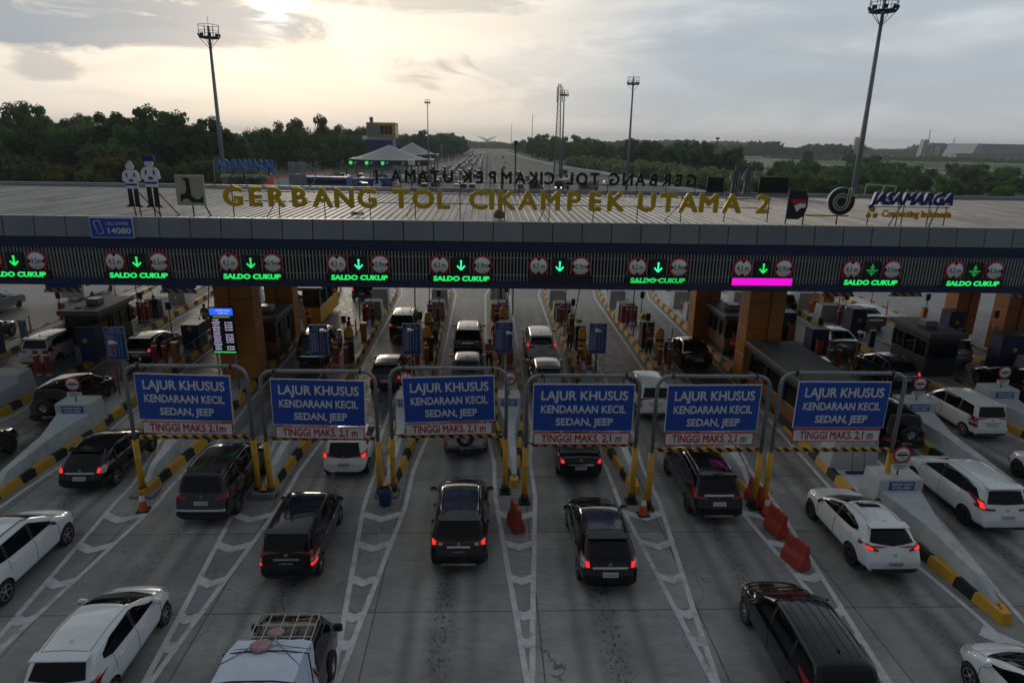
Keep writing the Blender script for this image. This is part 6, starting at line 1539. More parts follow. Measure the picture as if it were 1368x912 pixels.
m = MB(); m.path([(0, -5, .95), (0, 6, .95)], .03, 6); m.path([(0, -5, .5), (0, 6, .5)], .025, 6)
for i in range(7): m.path([(0, -5+i*1.8, 0), (0, -5+i*1.8, .95)], .03, 6)
m.build('rails', 'steel', t)
t = thing('tanker_body', 'grey rounded tank with red dots behind the first blue sign', 'tank', (-14.9, 27.2, 0)) if False else None

# ------------------------------------------------------------------ people
def person(x, y, z, rz, vest, lab, shirt='cloth_dark', trousers='cloth_dark', pose='stand', cap=None, hair=True):
    t = thing('person', lab, 'person', (x, y, z), rz, 'staff standing on the islands')
    lean = .10 if pose == 'lean' else 0
    J = {'pel': (0, 0, .92), 'sp': (0, .01+lean*.5, 1.12), 'ch': (0, .0+lean, 1.34), 'nk': (0, .015+lean*1.2, 1.47), 'hd': (0, .03+lean*1.4, 1.58), 'ht': (0, .03+lean*1.4, 1.68)}
    V = []; E = []; Rr = []
    def add(p, r, par=None):
        V.append(p); Rr.append(r)
        if par is not None: E.append((par, len(V)-1))
        return len(V)-1
    pel = add(J['pel'], (.145, .105)); sp = add(J['sp'], (.135, .10), pel); ch = add(J['ch'], (.165, .11), sp); nk = add(J['nk'], (.055, .055), ch)
    hd = add(J['hd'], (.075, .088), nk); add(J['ht'], (.072, .085), hd)
    for s in (-1, 1):
        st = .05 if (s > 0 and pose != 'stand') else 0
        a = add((s*.09, 0, .86), (.085, .09), pel); k = add((s*.10, .015+st, .48), (.056, .06), a); an = add((s*.105, -.01+st*1.5, .10), (.038, .042), k); f_ = add((s*.115, .10+st*1.5, .045), (.04, .03), an); add((s*.12, .17+st*1.5, .035), (.033, .022), f_)
        sh = add((s*.17, lean, 1.40), (.062, .062), ch)
        if pose == 'reach' and s > 0: el = add((s*.22, .16+lean, 1.20), (.043, .043), sh); wr = add((s*.16, .38+lean, 1.22), (.028, .028), el); d = Vector((-.1, 1, .0)).normalized()
        elif pose == 'lean': el = add((s*.24, .12+lean, 1.16), (.043, .043), sh); wr = add((s*.17, .34+lean, 1.10), (.028, .028), el); d = Vector((0, 1, -.1)).normalized()
        else: el = add((s*.235, -.02, 1.13), (.043, .043), sh); wr = add((s*.24, .07, .90), (.028, .028), el); d = Vector((0, .25, -1)).normalized()
        w = Vector(V[wr]); pm = add(tuple(w+d*.05), (.030, .018), wr)
        side = Vector((0, 1, 0)) if abs(d.z) > .5 else Vector((1, 0, 0))
        for q, ln in ((-1.5, .065), (-.5, .08), (.5, .075), (1.5, .06)):
            b0 = add(tuple(Vector(V[pm])+d*.025+side*q*.014), (.009, .009), pm); add(tuple(Vector(V[b0])+d*ln*.6), (.008, .008), b0)
        th = add(tuple(w+d*.03+side*.035), (.009, .009), wr); add(tuple(Vector(V[th])+d*.035+side*.012), (.008, .008), th)
    me = bpy.data.meshes.new('person_body'); me.from_pydata(V, E, [])
    ob = bpy.data.objects.new('tmpb', me); col.objects.link(ob)
    sk = ob.modifiers.new('sk', 'SKIN'); sk.use_smooth_shade = True
    for i, r_ in enumerate(Rr): me.skin_vertices[0].data[i].radius = r_; me.skin_vertices[0].data[i].use_root = (i == 0)
    su = ob.modifiers.new('su', 'SUBSURF'); su.levels = 1
    dg = bpy.context.evaluated_depsgraph_get(); dg.update()
    bm_ = bpy.data.meshes.new_from_object(ob.evaluated_get(dg)); bpy.data.objects.remove(ob)
    for k in ('skin', shirt, trousers, 'black'): bm_.materials.append(MATS[k])
    for p in bm_.polygons:
        c = p.center; p.use_smooth = True
        p.material_index = 3 if c.z < .10 else 2 if c.z < .93 and abs(c.x) < .2 and not (abs(c.x) > .195) else 1 if c.z < 1.455 and not (c.z < .93) and abs(c.x) < .33 and not (pose in ('lean', 'reach') and c.y > .33) else 0
        if pose == 'stand' and c.z < .90 and abs(c.x) > .19 and c.z > .5: p.material_index = 0
    b = link('body', bm_, t)
    hz, hy = 1.60, .03+lean*1.4
    m = MB(); m.lathe([(.0, -.04), (.088, -.02), (.098, .04), (.085, .10), (.04, .135), (0, .14)], 14, (0, hy-.018, hz)); m.build('hair' if not cap else 'cap', 'hair' if not cap else cap, t)
    for s in (-1, 1):
        m = MB(); m.lathe([(0, 0), (.011, .004), (0, .012)], 8, (s*.03, hy+.082, hz-.005), 'y'); m.build('eye', 'black', t)
    m = MB(); m.path([(0, hy+.08, hz+.0), (0, hy+.105, hz-.035)], [.007, .013], 6); m.build('nose', 'skin', t)
    m = MB(); m.box(-.02, .02, hy+.083, hy+.09, hz-.068, hz-.06); m.build('mouth', 'vest_red', t)
    if vest:
        m = MB(); prof_ = [(.93, .178, .135), (1.10, .172, .13), (1.28, .195, .14), (1.40, .185, .125), (1.455, .10, .09)]
        vs = []; n = 20
        for z_, a, bb in prof_:
            ly = lean*max(0, (z_-.92)/.45)
            for q in range(n): an_ = 2*math.pi*q/n; vs.append((a*math.cos(an_), bb*math.sin(an_)+ly, z_))
        m.add(vs, [(i*n+q, i*n+(q+1) % n, (i+1)*n+(q+1) % n, (i+1)*n+q) for i in range(len(prof_)-1) for q in range(n)], 0, True); v = m.build('safety_vest', vest, t)
        m = MB(); vs = []
        for z_ in (1.08, 1.13):
            for q in range(n): an_ = 2*math.pi*q/n; vs.append((.182*math.cos(an_), .139*math.sin(an_)+lean*.4, z_))
        m.add(vs, [(q, (q+1) % n, n+(q+1) % n, n+q) for q in range(n)], 0, True); m.build('reflective_band', 'white_reflective', v)
person(isx('3', 38)-.42, 38.2, .24, R(10), 'vest_orange', 'person in an orange vest and dark trousers left of the fourth tariff board', pose='reach')
person(isx('4', 38.2)-.38, 38.0, .24, R(0), 'vest_orange', 'person in a bright orange vest beside the white people carrier at the gate', pose='stand')
person(isx('5', 37)-.35, 36.9, .24, R(-10), 'vest_red', 'person in a red vest with white bands on the island left of the right column', pose='reach')
person(isx('2', 38)+.42, 38.8, .24, R(20), 'vest_lime', 'person in a green vest between yellow posts at the third tariff board', pose='stand')
person(isx('1', 39)-.40, 38.9, .24, R(-80), 'vest_orange', 'person in an orange vest behind the second tariff board', pose='reach')
person(isx('0', 41)+1.15, 42.4, .0, R(60), 'vest_red', 'person in a checked red and white top leaning by the yellow cabin', shirt='shirt_white', pose='lean')
person(isx('B', 42)-.45, 41.9, .24, R(0), 'vest_lime', 'officer in a lime yellow vest standing at left beside red bollards', cap='letter_navy')
person(isx('A', 43)+.5, 44.2, .24, R(30), None, 'person in dark clothes with a white shirt hem at left behind the white car', pose='reach')
person(isx('R1', 36)-.55, 36.0, .24, R(0), 'vest_red', 'person in a red and white vest in front of the small booth at right', pose='lean')
person(isx('R2', 42)+.6, 42.4, .24, R(0), 'vest_red', 'person in a red vest right of the farther blue machine', pose='stand')
person(isx('R3', 46)+.9, 47.2, .24, R(0), 'vest_orange', 'person in an orange top beside the far right barrier arm', pose='stand')
person(-.15+.3, 34.2, .24, R(-20), 'vest_red', 'person in a red top bending at the middle island under the tariff board', pose='lean')
# ------------------------------------------------------------------ background: masts, second toll plaza, highway, trees
def flood_mast(x, y, h, lab, big=1.):
    t = thing('floodlight_mast', lab, 'floodlight mast', (x, y, 0), 0, 'tall floodlight masts')
    m = MB(); m.tube((0, 0, 0), (0, 0, h), .42*big, .17*big, 14); m.build('pole', 'steel', t)
    r_ = 1.45*big; z = h-1.6*big
    m = MB(); m.lathe([(r_*.25, z), (r_, z), (r_, z+.12), (r_*.25, z+.12)], 8)
    m.lathe([(r_*1.0, z+.9*big), (r_*1.05, z+.93*big), (r_, z+.96*big)], 8)
    m.lathe([(r_*1.0, z+1.7*big), (r_*1.05, z+1.73*big), (r_, z+1.76*big)], 8)
    for q in range(8):
        a = 2*math.pi*q/8; c, s = math.cos(a)*r_, math.sin(a)*r_
        m.path([(c, s, z), (c, s, z+1.74*big)], .035*big, 5)
        if q % 2 == 0: m.path([(c*.95, s*.95, z), (0, 0, z-1.5*big)], .04*big, 5)
    m.build('service_cage', 'dark_steel', t)
    for q in range(8):
        a = 2*math.pi*(q+.5)/8; c, s = math.cos(a)*r_*.98, math.sin(a)*r_*.98
        f = MB(); f.box(-.24*big, .24*big, -.10, .10, -.20*big, .20*big); o = f.build('floodlight', 'dark_steel', t, loc=(c, s, z+.36*big)); o.rotation_euler = (R(20), 0, a+math.pi/2)
    m = MB(); m.path([(0, 0, h), (0, 0, h+1.4*big)], .03*big, 5); m.build('lightning_rod', 'dark_steel', t)
flood_mast(-40.5, 106, 27.6, 'tall floodlight mast rising behind the roof at left')
flood_mast(43.5, 78.5, 28.3, 'tallest looking floodlight mast at the right of the roof')
flood_mast(35.3, 170, 27.8, 'floodlight mast beyond the hedge right of the road')
flood_mast(25.4, 232, 29.0, 'floodlight mast next to the lattice tower')
flood_mast(-18.4, 215, 24.3, 'slim mast behind the white tent roofs', .6)
t = thing('lattice_tower', 'thin steel lattice telecom tower with antennas near the middle of the horizon', 'telecom tower', (26.9, 262, 0))
m = MB(); hT = 33.5
for s in (-1, 1):
    for q in (-1, 1): m.path([(s*1.1, q*1.1, 0), (s*.45, q*.45, hT)], .13, 4)
for i in range(16):
    z = i*2.1; w = 1.1-.65*z/hT; w2 = 1.1-.65*(z+2.1)/hT
    m.path([(-w, -w, z), (w2, -w2, z+2.1)], .07, 4); m.path([(w, -w, z), (-w2, -w2, z+2.1)], .07, 4); m.path([(-w, -w, z), (w, -w, z)], .07, 4)
m.build('lattice', 'steel', t)
for i, z in enumerate((30, 31.5, 28)):
    for s in (-1, 1): f = MB(); f.box(s*1.0-.16, s*1.0+.16, -.9, -.6, z-1, z+1.0); f.build('antenna', 'white_reflective', t)
for x, y, h, lab in ((15.5, 640, 38, 'very thin mast on the horizon, taller one'), (5.2, 900, 36, 'very thin mast on the horizon, shorter one')):
    t = thing('thin_mast', lab, 'mast', (x+26, y, 0)); m = MB(); m.path([(0, 0, 0), (0, 0, h)], [.5, .2], 5); m.build('pole', 'steel', t); m = MB(); m.path([(-.6, 0, h-3), (.6, 0, h-3)], .2, 4); m.build('crossbar', 'steel', t)
t = thing('lamp_post', 'lone lamp post with a round head above the trees at right', 'street lamp', (76, 225, 0))
m = MB(); m.path([(0, 0, 0), (0, 0, 14.6)], [.2, .12], 8); m.build('pole', 'dark_steel', t); m = MB(); m.lathe([(0, 14.4), (.75, 14.6), (.6, 15.0), (0, 15.1)], 12); m.build('lamp_head', 'dark_steel', t)
# posts close behind the roof
t = thing('thin_pole', 'thin black pole rising from the roof edge in the middle', 'pole', (1.95, 47.2, 8.9)); m = MB(); m.path([(0, 0, -8.9), (0, 0, 3.2)], .055, 6); m.path([(-.9, 0, -8.9), (-.9, 0, 1.6)], .10, 6); m.build('pole', 'dark_steel', t); m = MB(); m.box(-.1, .1, -.1, .1, 3.2, 3.45); m.build('head', 'dark_steel', t)
t = thing('camera_mast', 'thin mast with a white camera box behind the mirrored letters', 'camera mast', (-5.25, 47.5, 0)); m = MB(); m.path([(0, 0, 0), (0, 0, 10.6)], .05, 6); m.build('pole', 'dark_steel', t); m = MB(); m.box(-.22, .22, -.2, .2, 10.6, 10.95); m.build('camera_box', 'white_reflective', t, bevel=.03)
# median lamps
def street_lamp(x, y, h, lab):
    t = thing('street_lamp', lab, 'street lamp', (x, y, 0), 0, 'double armed lamps on the median')
    m = MB(); m.path([(0, 0, 0), (0, 0, h)], [.16, .09], 8); m.build('pole', 'steel', t)
    for s in (-1, 1):
        m = MB(); m.path([(0, 0, h), (s*.8, 0, h+.55), (s*2.4, 0, h+.95)], .07, 6); a = m.build('arm', 'steel', t)
        m = MB(); m.box(min(s*2.3, s*3.1), max(s*2.3, s*3.1), -.15, .15, h+.9, h+1.05); m.build('lamp_head', 'fascia', a)
for i, y in enumerate((228, 290, 360, 440, 540, 660, 820)):
    street_lamp(-.1, y, 13.0, ('nearest' if i == 0 else 'second' if i == 1 else 'third' if i == 2 else 'fourth' if i == 3 else 'fifth' if i == 4 else 'sixth' if i == 5 else 'farthest')+' double armed street lamp on the highway median')
t = thing('median_barrier', 'long concrete median barrier with a guard rail up the highway', 'barrier')
m = MB(); m.prism([(-.9, 0), (.9, 0), (.7, .35), (-.7, .35)], 172, 2500, 'y'); m.build('kerb', 'concrete_grey', t)
m = MB(); m.box(-.95, -.87, 172, 1500, .5, .8); m.box(.87, .95, 172, 1500, .5, .8); m.build('guard_rail', 'steel', t)
def wallstrip(name, pts, h, w, mt, lab, cat):
    m = MB(); vs = []
    for x, y in pts: vs += [(x-w/2, y, 0), (x-w/2, y, h), (x+w/2, y, h), (x+w/2, y, 0)]
    m.add(vs, [(4*i+a, 4*i+b, 4*i+4+b, 4*i+4+a) for i in range(len(pts)-1) for a, b in ((0, 1), (1, 2), (2, 3))]+[(0, 1, 2, 3)])
    o = m.build(name, mt); tag(o, lab, cat); return o
wallstrip('road_barrier', [(59, 60)]+[(x+.6, y) for x, y in RE[:-1]], 1.0, .8, 'concrete_white', 'long low white concrete barrier along the right side of the highway', 'barrier')
wallstrip('road_barrier', [(x-.8, y) for x, y in LE[2:-1]], .9, .35, 'concrete_grey', 'long low grey concrete barrier along the left side of the highway', 'barrier')
wallstrip('red_topped_wall', [(-62, 150), (-55.5, 178), (-53, 205), (-51.5, 228)], 2.2, .5, 'concrete_white', 'grey wall with a red top edge left of the second toll plaza', 'wall')
wallstrip('red_rail', [(-62, 149.5), (-55.5, 177.5), (-53, 204.5), (-51.5, 227.5)], 2.75, .3, 'cone_orange', 'row of red panels on top of the grey wall at left', 'panels')
# red plastic barrier lines up the highway
proto = barrier(0, -60, 0, 'x', True, 1.5, 'red barrier rows on the highway', 'red_plastic')
for i in range(26):
    y = 200+i*5.6; x = 17.5-.012*(y-178)*1.0-(y-178)*.012
    copy_tree(proto, (x, y, 0), R(2), 'red barrier in the long row dividing the lanes of the right carriageway', 'red barriers dividing the right carriageway', scale=(1., 2.6, .8))
for i in range(12):
    y = 262+i*7.0; x = -22.5+.045*(y-235)
    copy_tree(proto, (x, y, 0), R(-3), 'red and orange barrier in the long row beside the left queue', 'red barriers beside the left queue', scale=(1.3, 3.0, 1.3), swap={'red_plastic': 'cone_orange'} if i % 2 else None)
for c in kids(proto): bpy.data.objects.remove(c)
bpy.data.objects.remove(proto)
# white tent roofs of the second plaza
def tent(x, y, w, d, he, hp, lab):
    t = thing('tent_canopy', lab, 'tent roof', (x, y, 0), 0, 'white tent roofs of the second toll plaza')
    m = MB(); n = 20; vs = []; fs = []
    for i in range(n+1):
        for j in range(n+1):
            u = -1+2*i/n; v = -1+2*j/n; r = min(1, math.hypot(u, v)*.95); e = max(abs(u), abs(v))
            z = he+(hp-he)*(1-r)**1.35+.0*e+.5*(abs(u)*abs(v))**2
            vs.append((u*w, v*d, z))
    for i in range(n):
        for j in range(n): a = i*(n+1)+j; fs.append((a, a+1, a+n+2, a+n+1))
    b = len(vs); vs2 = [(p[0], p[1], p[2]-.25) for p in vs]
    m.add(vs+vs2, fs+[tuple(b+k for k in reversed(f)) for f in fs], 0, True)
    m.build('membrane', 'tent', t)
    for sx in (-.92, -.3, .3, .92):
        for sy in (-.9, .9): q = MB(); q.tube((sx*w, sy*d, 0), (sx*w, sy*d, he+.3), .25, n=8); q.build('pillar', 'steel', t)
    q = MB(); q.box(-w*.95, w*.95, -d+.3, -d+.8, he-1.6, he-.2); q.build('sign_beam', 'dark_steel', t)
    for i in range(5):
        q = MB(); xx = -w*.8+i*w*.36; q.box(xx-.5, xx+.5, -d+.1, -d+.28, he-1.4, he-.4); q.build('lane_light', 'led_green' if i < 3 else 'black', t)
        q = MB(); q.lathe([(0, 0), (.45, 0), (.45, .1), (0, .1)], 10, (xx+1.5, -d+.12, he-.9), 'y'); q.build('round_sign', 'white_reflective', t)
tent(-33.6, 238, 14.6, 10, 5.9, 10.8, 'nearer white tent roof of the second toll plaza with green lane lights')
tent(-32.6, 300, 11.0, 9, 6.6, 11.7, 'farther white tent roof of the second toll plaza')
t = thing('yellow_blue_building', 'yellow and blue office building with a grey awning among the trees', 'building', (-50.0, 322, 0)); t.scale = (.85, 1, .96)
m = MB(); m.box(-7, 7, 0, 12, 0, 14.0); m.build('lower_storeys', 'sign_blue_light', t)
m = MB(); m.box(-7.02, 8.5, .5, 12, 14.002, 21); m.build('upper_storey', 'yellow_paint', t)
m = MB(); m.box(-6, 0, -.1, .4, 15.4, 20); m.build('grey_panel', 'fascia', t)
for i in range(3): m = MB(); m.box(.6+i*2.2, 2.4+i*2.2, .35, .49, 15.6, 19.6); m.build('window', 'glass', t)
m = MB(); m.add([(-8.6, -5, 13.2), (6.8, -5, 13.2), (6.8, 0, 14.8), (-8.6, 0, 14.8), (-8.6, -5, 12.7), (6.8, -5, 12.7), (6.8, 0, 14.3), (-8.6, 0, 14.3)], [(0, 1, 2, 3), (4, 7, 6, 5), (0, 4, 5, 1), (1, 5, 6, 2), (2, 6, 7, 3), (3, 7, 4, 0)]); m.build('awning', 'fascia', t)
m = MB(); m.box(-5.6, -4, 3, 5, 21.002, 23.5); m.build('roof_cabin', 'steel', t)
for i in range(4): m = MB(); m.box(8.502, 8.55, 1.5+i*2.6, 3.3+i*2.6, 15.5, 19.5); m.build('window', 'glass', t)
t = thing('back_of_road_sign', 'grey back of a large road sign at left behind the roof', 'road sign', (-41.5, 150, 0))
m = MB(); m.box(-1.9, 1.9, 0, .2, 5.0, 7.3); m.box(-1.9, 1.9, 0, .2, 2.6, 4.85); m.build('panels', 'fascia', t)
m = MB(); m.tube((-.5, -.3, 0), (-.5, -.3, 7.4), .12); m.build('post', 'steel', t)
t = thing('direction_sign', 'green direction sign over the left carriageway far up the road', 'road sign', (-18.5, 345, 0))
mat('sign_green', (.01, .16, .08), .5); m = MB(); m.box(-3.2, 3.2, 0, .2, 8.6, 12.6); m.build('panel', 'sign_green', t); m = MB(); m.tube((-4.5, .3, 0), (-4.5, .3, 11), .2); m.path([(-4.5, .3, 10.5), (3.2, .3, 10.5)], .15, 6); m.build('gantry', 'steel', t)
t = thing('overhead_gantry', 'grey overhead gantry beam behind the white camera box', 'gantry', (-14, 196, 0))
m = MB()
for i in range(9): m.path([(-3+i*2.2, 60+i*8, 0), (-3+i*2.2, 60+i*8, 6.2)], .16, 6)
m.build('poles', 'white_reflective', t)
for x, y, w, d, h, c, lab in ((-41.0, 172, 6.5, 2.2, 3.3, 'sign_blue_light', 'long blue roofed bus among the cars of the second plaza'), (-34, 186, 9, .8, 2.3, 'sign_blue_light', 'long low blue roof sheet beside the second toll plaza')):
    t = thing('blue_bus' if h > 3 else 'blue_shelter', lab, 'bus' if h > 3 else 'shelter', (x, y, 0), R(-6 if h > 3 else 24)); m = MB(); m.box(-w, w, -d, d, .5, h); m.build('body', c, t, bevel=.25, seg=2)
    m = MB(); m.box(-w+.3, w-.3, -d-.02, -d+.02, h*.5, h*.8) if h > 3 else m.box(-w+.3, w-.3, -.02, .02, 0, .5); m.build('windows' if h > 3 else 'footing', 'glass', t)
# factory and refinery far off at right
t = thing('factory_hall', 'large grey factory hall with a dark sloping roof on the right horizon', 'factory', (672, 900, 0)); t.scale = (.72, .8, .72)
m = MB(); m.prism([(-58, 0), (60, 0), (60, 14), (54, 30), (-48, 30), (-56, 12)], -35, 35, 'y'); m.build('main_hall', 'factory_roof', t)
m = MB(); m.prism([(-58, 0), (-40, 0), (-40, 30.2), (-48, 30.2), (-56, 12)], -36, -35.1, 'y'); m.build('end_wall', 'factory_wall', t)
m = MB(); m.box(-95, 95, -50, -37, 0, 11.5); m.build('front_wing', 'factory_wall', t)
m = MB(); m.box(-96, 96, -52, -36.5, 11.5, 12.8); m.build('wing_roof', 'factory_roof', t)
for i, (x, h, r_, k) in enumerate(((470, 34, 0, 'block'), (486, 52, 1.2, 'derrick'), (500, 28, .9, 'stack'), (513, 24, 1.0, 'stack'), (521, 22, 1.6, 'stack'), (545, 24, 1.0, 'stack'), (560, 38, 1.4, 'derrick'), (572, 28, .9, 'stack'), (584, 26, 3.0, 'silo'), (604, 22, 1., 'stack'), (378, 36, 5, 'silo'))):
    o_ = ['leftmost wide', 'tallest', 'third', 'fourth', 'fifth', 'sixth', 'second tallest', 'eighth', 'fat', 'last', 'lone hazy'][i]
    t = thing('refinery_tower', '%s refinery tower on the right horizon' % o_, 'tower', (640+(x-470)*.52 if x > 400 else 541, 990, 0), 0, 'refinery towers on the horizon')
    m = MB()
    if k == 'block': m.add([(-7, -6, 0), (7, -6, 0), (10, -6, h), (0, -6, h), (-7, 6, 0), (7, 6, 0), (10, 6, h), (0, 6, h)], [(0, 1, 2, 3), (4, 7, 6, 5), (0, 4, 5, 1), (1, 5, 6, 2), (2, 6, 7, 3), (3, 7, 4, 0)])
    else: m.tube((0, 0, 0), (0, 0, h), r_*1.6, r_*.5 if k == 'derrick' else r_, 8)
    t.scale = (.6, .8, .8); m.build('shaft', 'factory_roof', t); m = MB(); m.box(-r_*1.5-.5, r_*1.5+.5, -2, 2, h*.55, h*.58); m.build('platform', 'steel', t)

# ------------------------------------------------------------------ far traffic (single meshes, a few pixels each)
def farcar(kind, seed):
    S = SPECS[kind]; L_, W, H = S['L'], S['W'], S['H']; h = L_/2; w = W/2; m = MB()
    P = [(-h, .3), (h, .3), (h, .72), (h-.25, .92), (h-1.1, 1.02), (h-1.75, H-.06), (h-2.3, H), (-h+.55, H-.04), (-h+.12, 1.02), (-h, .75)]
    vs = []
    for s in (-1, 1):
        for y, z in P: vs.append((s*w*(1 if z < 1.05 else .80), y, z))
    n = len(P); m.add(vs, [tuple(range(n)), tuple(reversed(range(n, 2*n)))]+[(i, (i+1) % n, n+(i+1) % n, n+i) for i in range(n)], 0)
    for s in (-1, 1):
        q = [(s*w*.985, h-1.25, 1.06), (s*w*.985, -h+.3, 1.06), (s*w*.83, -h+.62, H-.12), (s*w*.83, h-1.75, H-.12)]
        m.add(q+[(a*.97, b, c) for a, b, c in q], [(0, 1, 2, 3), (0, 4, 5, 1), (1, 5, 6, 2), (2, 6, 7, 3), (3, 7, 4, 0)], 1)
        for y in (1.3, -1.3): m.lathe([(0, s*w*.85), (.32, s*w*.85), (.32, s*(w+.01)), (0, s*(w+.01))], 10, (0, y, .32), 'x', 2)
        m.box(s*w*.62-.13, s*w*.62+.13, -h-.02, -h+.05, .78, .95, 3)
    m.add([(-w*.76, -h+.10, 1.06), (w*.76, -h+.10, 1.06), (w*.70, -h+.46, H-.12), (-w*.70, -h+.46, H-.12)], [(0, 1, 2, 3)], 1)
    m.add([(-w*.78, h-1.12, 1.06), (w*.78, h-1.12, 1.06), (w*.70, h-1.66, H-.10), (-w*.70, h-1.66, H-.10)], [(0, 1, 2, 3)], 1)
    return m.mesh('distant_car', ['paint_white', 'glass', 'rubber', 'lamp_red'], .05)
FM = [farcar(k, 0) for k in ('mpv_tall', 'sedan', 'mpv_sharp')]
PC = ['paint_white', 'paint_black', 'paint_silver', 'paint_white', 'paint_charcoal', 'paint_black', 'paint_beige', 'paint_red', 'paint_navy', 'paint_grey']
rng = random.Random(3)
def fcar(x, y, lab, grp, flip=False, c=None):
    o = bpy.data.objects.new('distant_car', rng.choice(FM)); col.objects.link(o); o.location = (x, y, .01); o.rotation_euler = (0, 0, (math.pi if flip else 0)+rng.uniform(-.03, .03))
    s = o.material_slots[0]; s.link = 'OBJECT'; s.material = MATS[c or rng.choice(PC)]
    tag(o, lab.replace('distant car', 'distant %s car' % o.material_slots[0].material.name.replace('paint_', '')), 'car', grp); return o
y = 180
while y < 760:                              # dense queue on the left carriageway
    for x in (-4.0, -7.6, -11.2, -14.8)+((-19, -23.5) if y < 300 else ()):
        if rng.random() < (.72 if y > 230 else .42): fcar(x+rng.uniform(-.5, .5), y+rng.uniform(-2, 2), 'small distant car in the dense queue on the left carriageway', 'distant cars queueing on the left carriageway')
    y += 8.5 if y < 400 else 11
for x, y, c in ((9, 182, 'paint_black'), (14.5, 186, 'paint_grey'), (12, 262, 'paint_black'), (13.5, 230, 'paint_red'), (24, 262, 'paint_white'), (27.5, 236, 'paint_white'), (29.5, 238, 'paint_silver'), (37, 209, 'paint_white'), (8, 330, 'paint_red'),
                (11, 420, 'paint_silver'), (6, 500, 'paint_white'), (13, 560, 'paint_black'), (9, 640, 'paint_white'), (22, 198, 'paint_white')):
    fcar(x, y, 'small distant car driving on the right carriageway', 'distant cars on the right carriageway', True, c)
for i in range(34):                          # cars about the second plaza
    fcar(rng.uniform(-49, -22), rng.uniform(176, 232), 'small distant car crossing the second toll plaza', 'distant cars at the second toll plaza')
for i, (x, y) in enumerate(((-6.2, 181), (-29.5, 184), (-16.5, 179))): fcar(x, y, ('black', 'white', 'grey')[i]+' car just behind the roof edge on the left carriageway', 'cars just behind the roof edge', False, ('paint_black', 'paint_white', 'paint_grey')[i])
def truck(x, y, rz, cab, load, lab, lit=False):
    t = thing('lorry', lab, 'lorry', (x, y, 0), rz, 'lorries behind the roof')
    m = MB(); m.box(-1.15, 1.15, 2.2, 4.2, .6, 2.7); m.build('cab', cab, t, bevel=.12); m = MB(); m.box(-1.05, 1.05, 4.19, 4.25, 1.6, 2.4); m.build('windscreen', 'glass', t)
    m = MB(); m.box(-1.2, 1.2, -4, 2.1, 1.0, 2.9); m.build('load_bed', load, t, bevel=.06)
    m = MB(); m.box(-.9, .9, -3.9, 4, .55, .98); m.build('chassis', 'black_matte', t)
    for yy in (3.2, -2.4, -3.4):
        for s in (-1, 1): w = MB(); w.lathe([(0, s*.80), (.5, s*.80), (.5, s*1.12), (0, s*1.12)], 14, (0, yy, .5), 'x'); w.build('wheel', 'rubber', t)
    if lit:
        for s in (-1, 1): w = MB(); w.box(s*.75-.2, s*.75+.2, 4.2, 4.3, .8, 1.15); w.build('headlight', 'lamp_warm', t)
truck(12.8, 181, R(172), 'paint_black', 'booth_blue', 'dark lorry behind the mirrored letters, left of three')
truck(20.5, 184, R(160), 'booth_blue', 'steel', 'blue lorry with lit yellow headlights behind the mirrored letters', True)
truck(27.5, 181, R(150), 'paint_grey', 'concrete_grey', 'grey lorry behind the mirrored letters, right of three')
truck(29.6, 262, R(178), 'paint_beige', 'paint_charcoal', 'tall lorry next to the right highway barrier')
# cars and a bus beyond the gate at the far left
fcar(-31.5, 52.5, 'white car beyond the gate at far left under the roof', 'cars beyond the gate', False, 'paint_white'); fcar(-35, 47, 'pale car at the far left photo edge under the roof', 'cars beyond the gate', False, 'paint_silver')

# ------------------------------------------------------------------ vegetation
def tree_mesh(seed, h, r_, leafs, lm, sz, low=.25, fl=1.):
    rg = random.Random(seed); m = MB()
    m.path([(0, 0, 0), (.1*r_*rg.uniform(-1, 1), .1*r_*rg.uniform(-1, 1), h*.45), (0, 0, h*.8)], [h*.022, h*.014, h*.004], 7, 0)
    cl = []
    for i in range(30):
        a = rg.uniform(0, 6.28); e = rg.uniform(0, 1); z = h*(low+(1-low)*rg.uniform(.05, .92)); rr = r_*math.sqrt(max(.05, 1-((z/h-.55)/.62)**2))*rg.uniform(.35, .98)
        c = Vector((math.cos(a)*rr, math.sin(a)*rr, z)); cr = r_*rg.uniform(.15, .36); cl.append((c, cr))
        m.path([(0, 0, max(h*.2, z*.55)), tuple(c*.6+Vector((0, 0, z*.35))), tuple(c)], [h*.008, h*.005, h*.002], 4, 0)
    vs = []; fs = []
    for i in range(leafs):
        c, cr = rg.choice(cl); d = Vector((rg.gauss(0, 1), rg.gauss(0, 1), rg.gauss(0, 1)*.8)).normalized()
        p = c+d*cr*(rg.random()**.45)*1.15
        if p.z < h*.06: continue
        s = sz*rg.uniform(.5, 1.25)*fl; nn = (d*.8+Vector((rg.uniform(-1, 1), rg.uniform(-1, 1), rg.uniform(-.3, 1)))).normalized()
        u = nn.orthogonal().normalized(); w = nn.cross(u); a = rg.uniform(0, 6.28); u, w = u*math.cos(a)+w*math.sin(a), w*math.cos(a)-u*math.sin(a)
        b = len(vs); vs += [p-u*s*.6, p-w*s*.34, p+u*s*.6+nn*s*.12, p+w*s*.34]; fs.append((b, b+1, b+2, b+3))
    t_ = MB(); t_.v = m.v; t_.f = m.f; t_.m = m.m; t_.sm = m.sm
    tm = t_.mesh('trunk', ['bark']); lv = bpy.data.meshes.new('crown'); lv.from_pydata([tuple(v) for v in vs], [], fs); lv.materials.append(MATS[lm]); return tm, lv
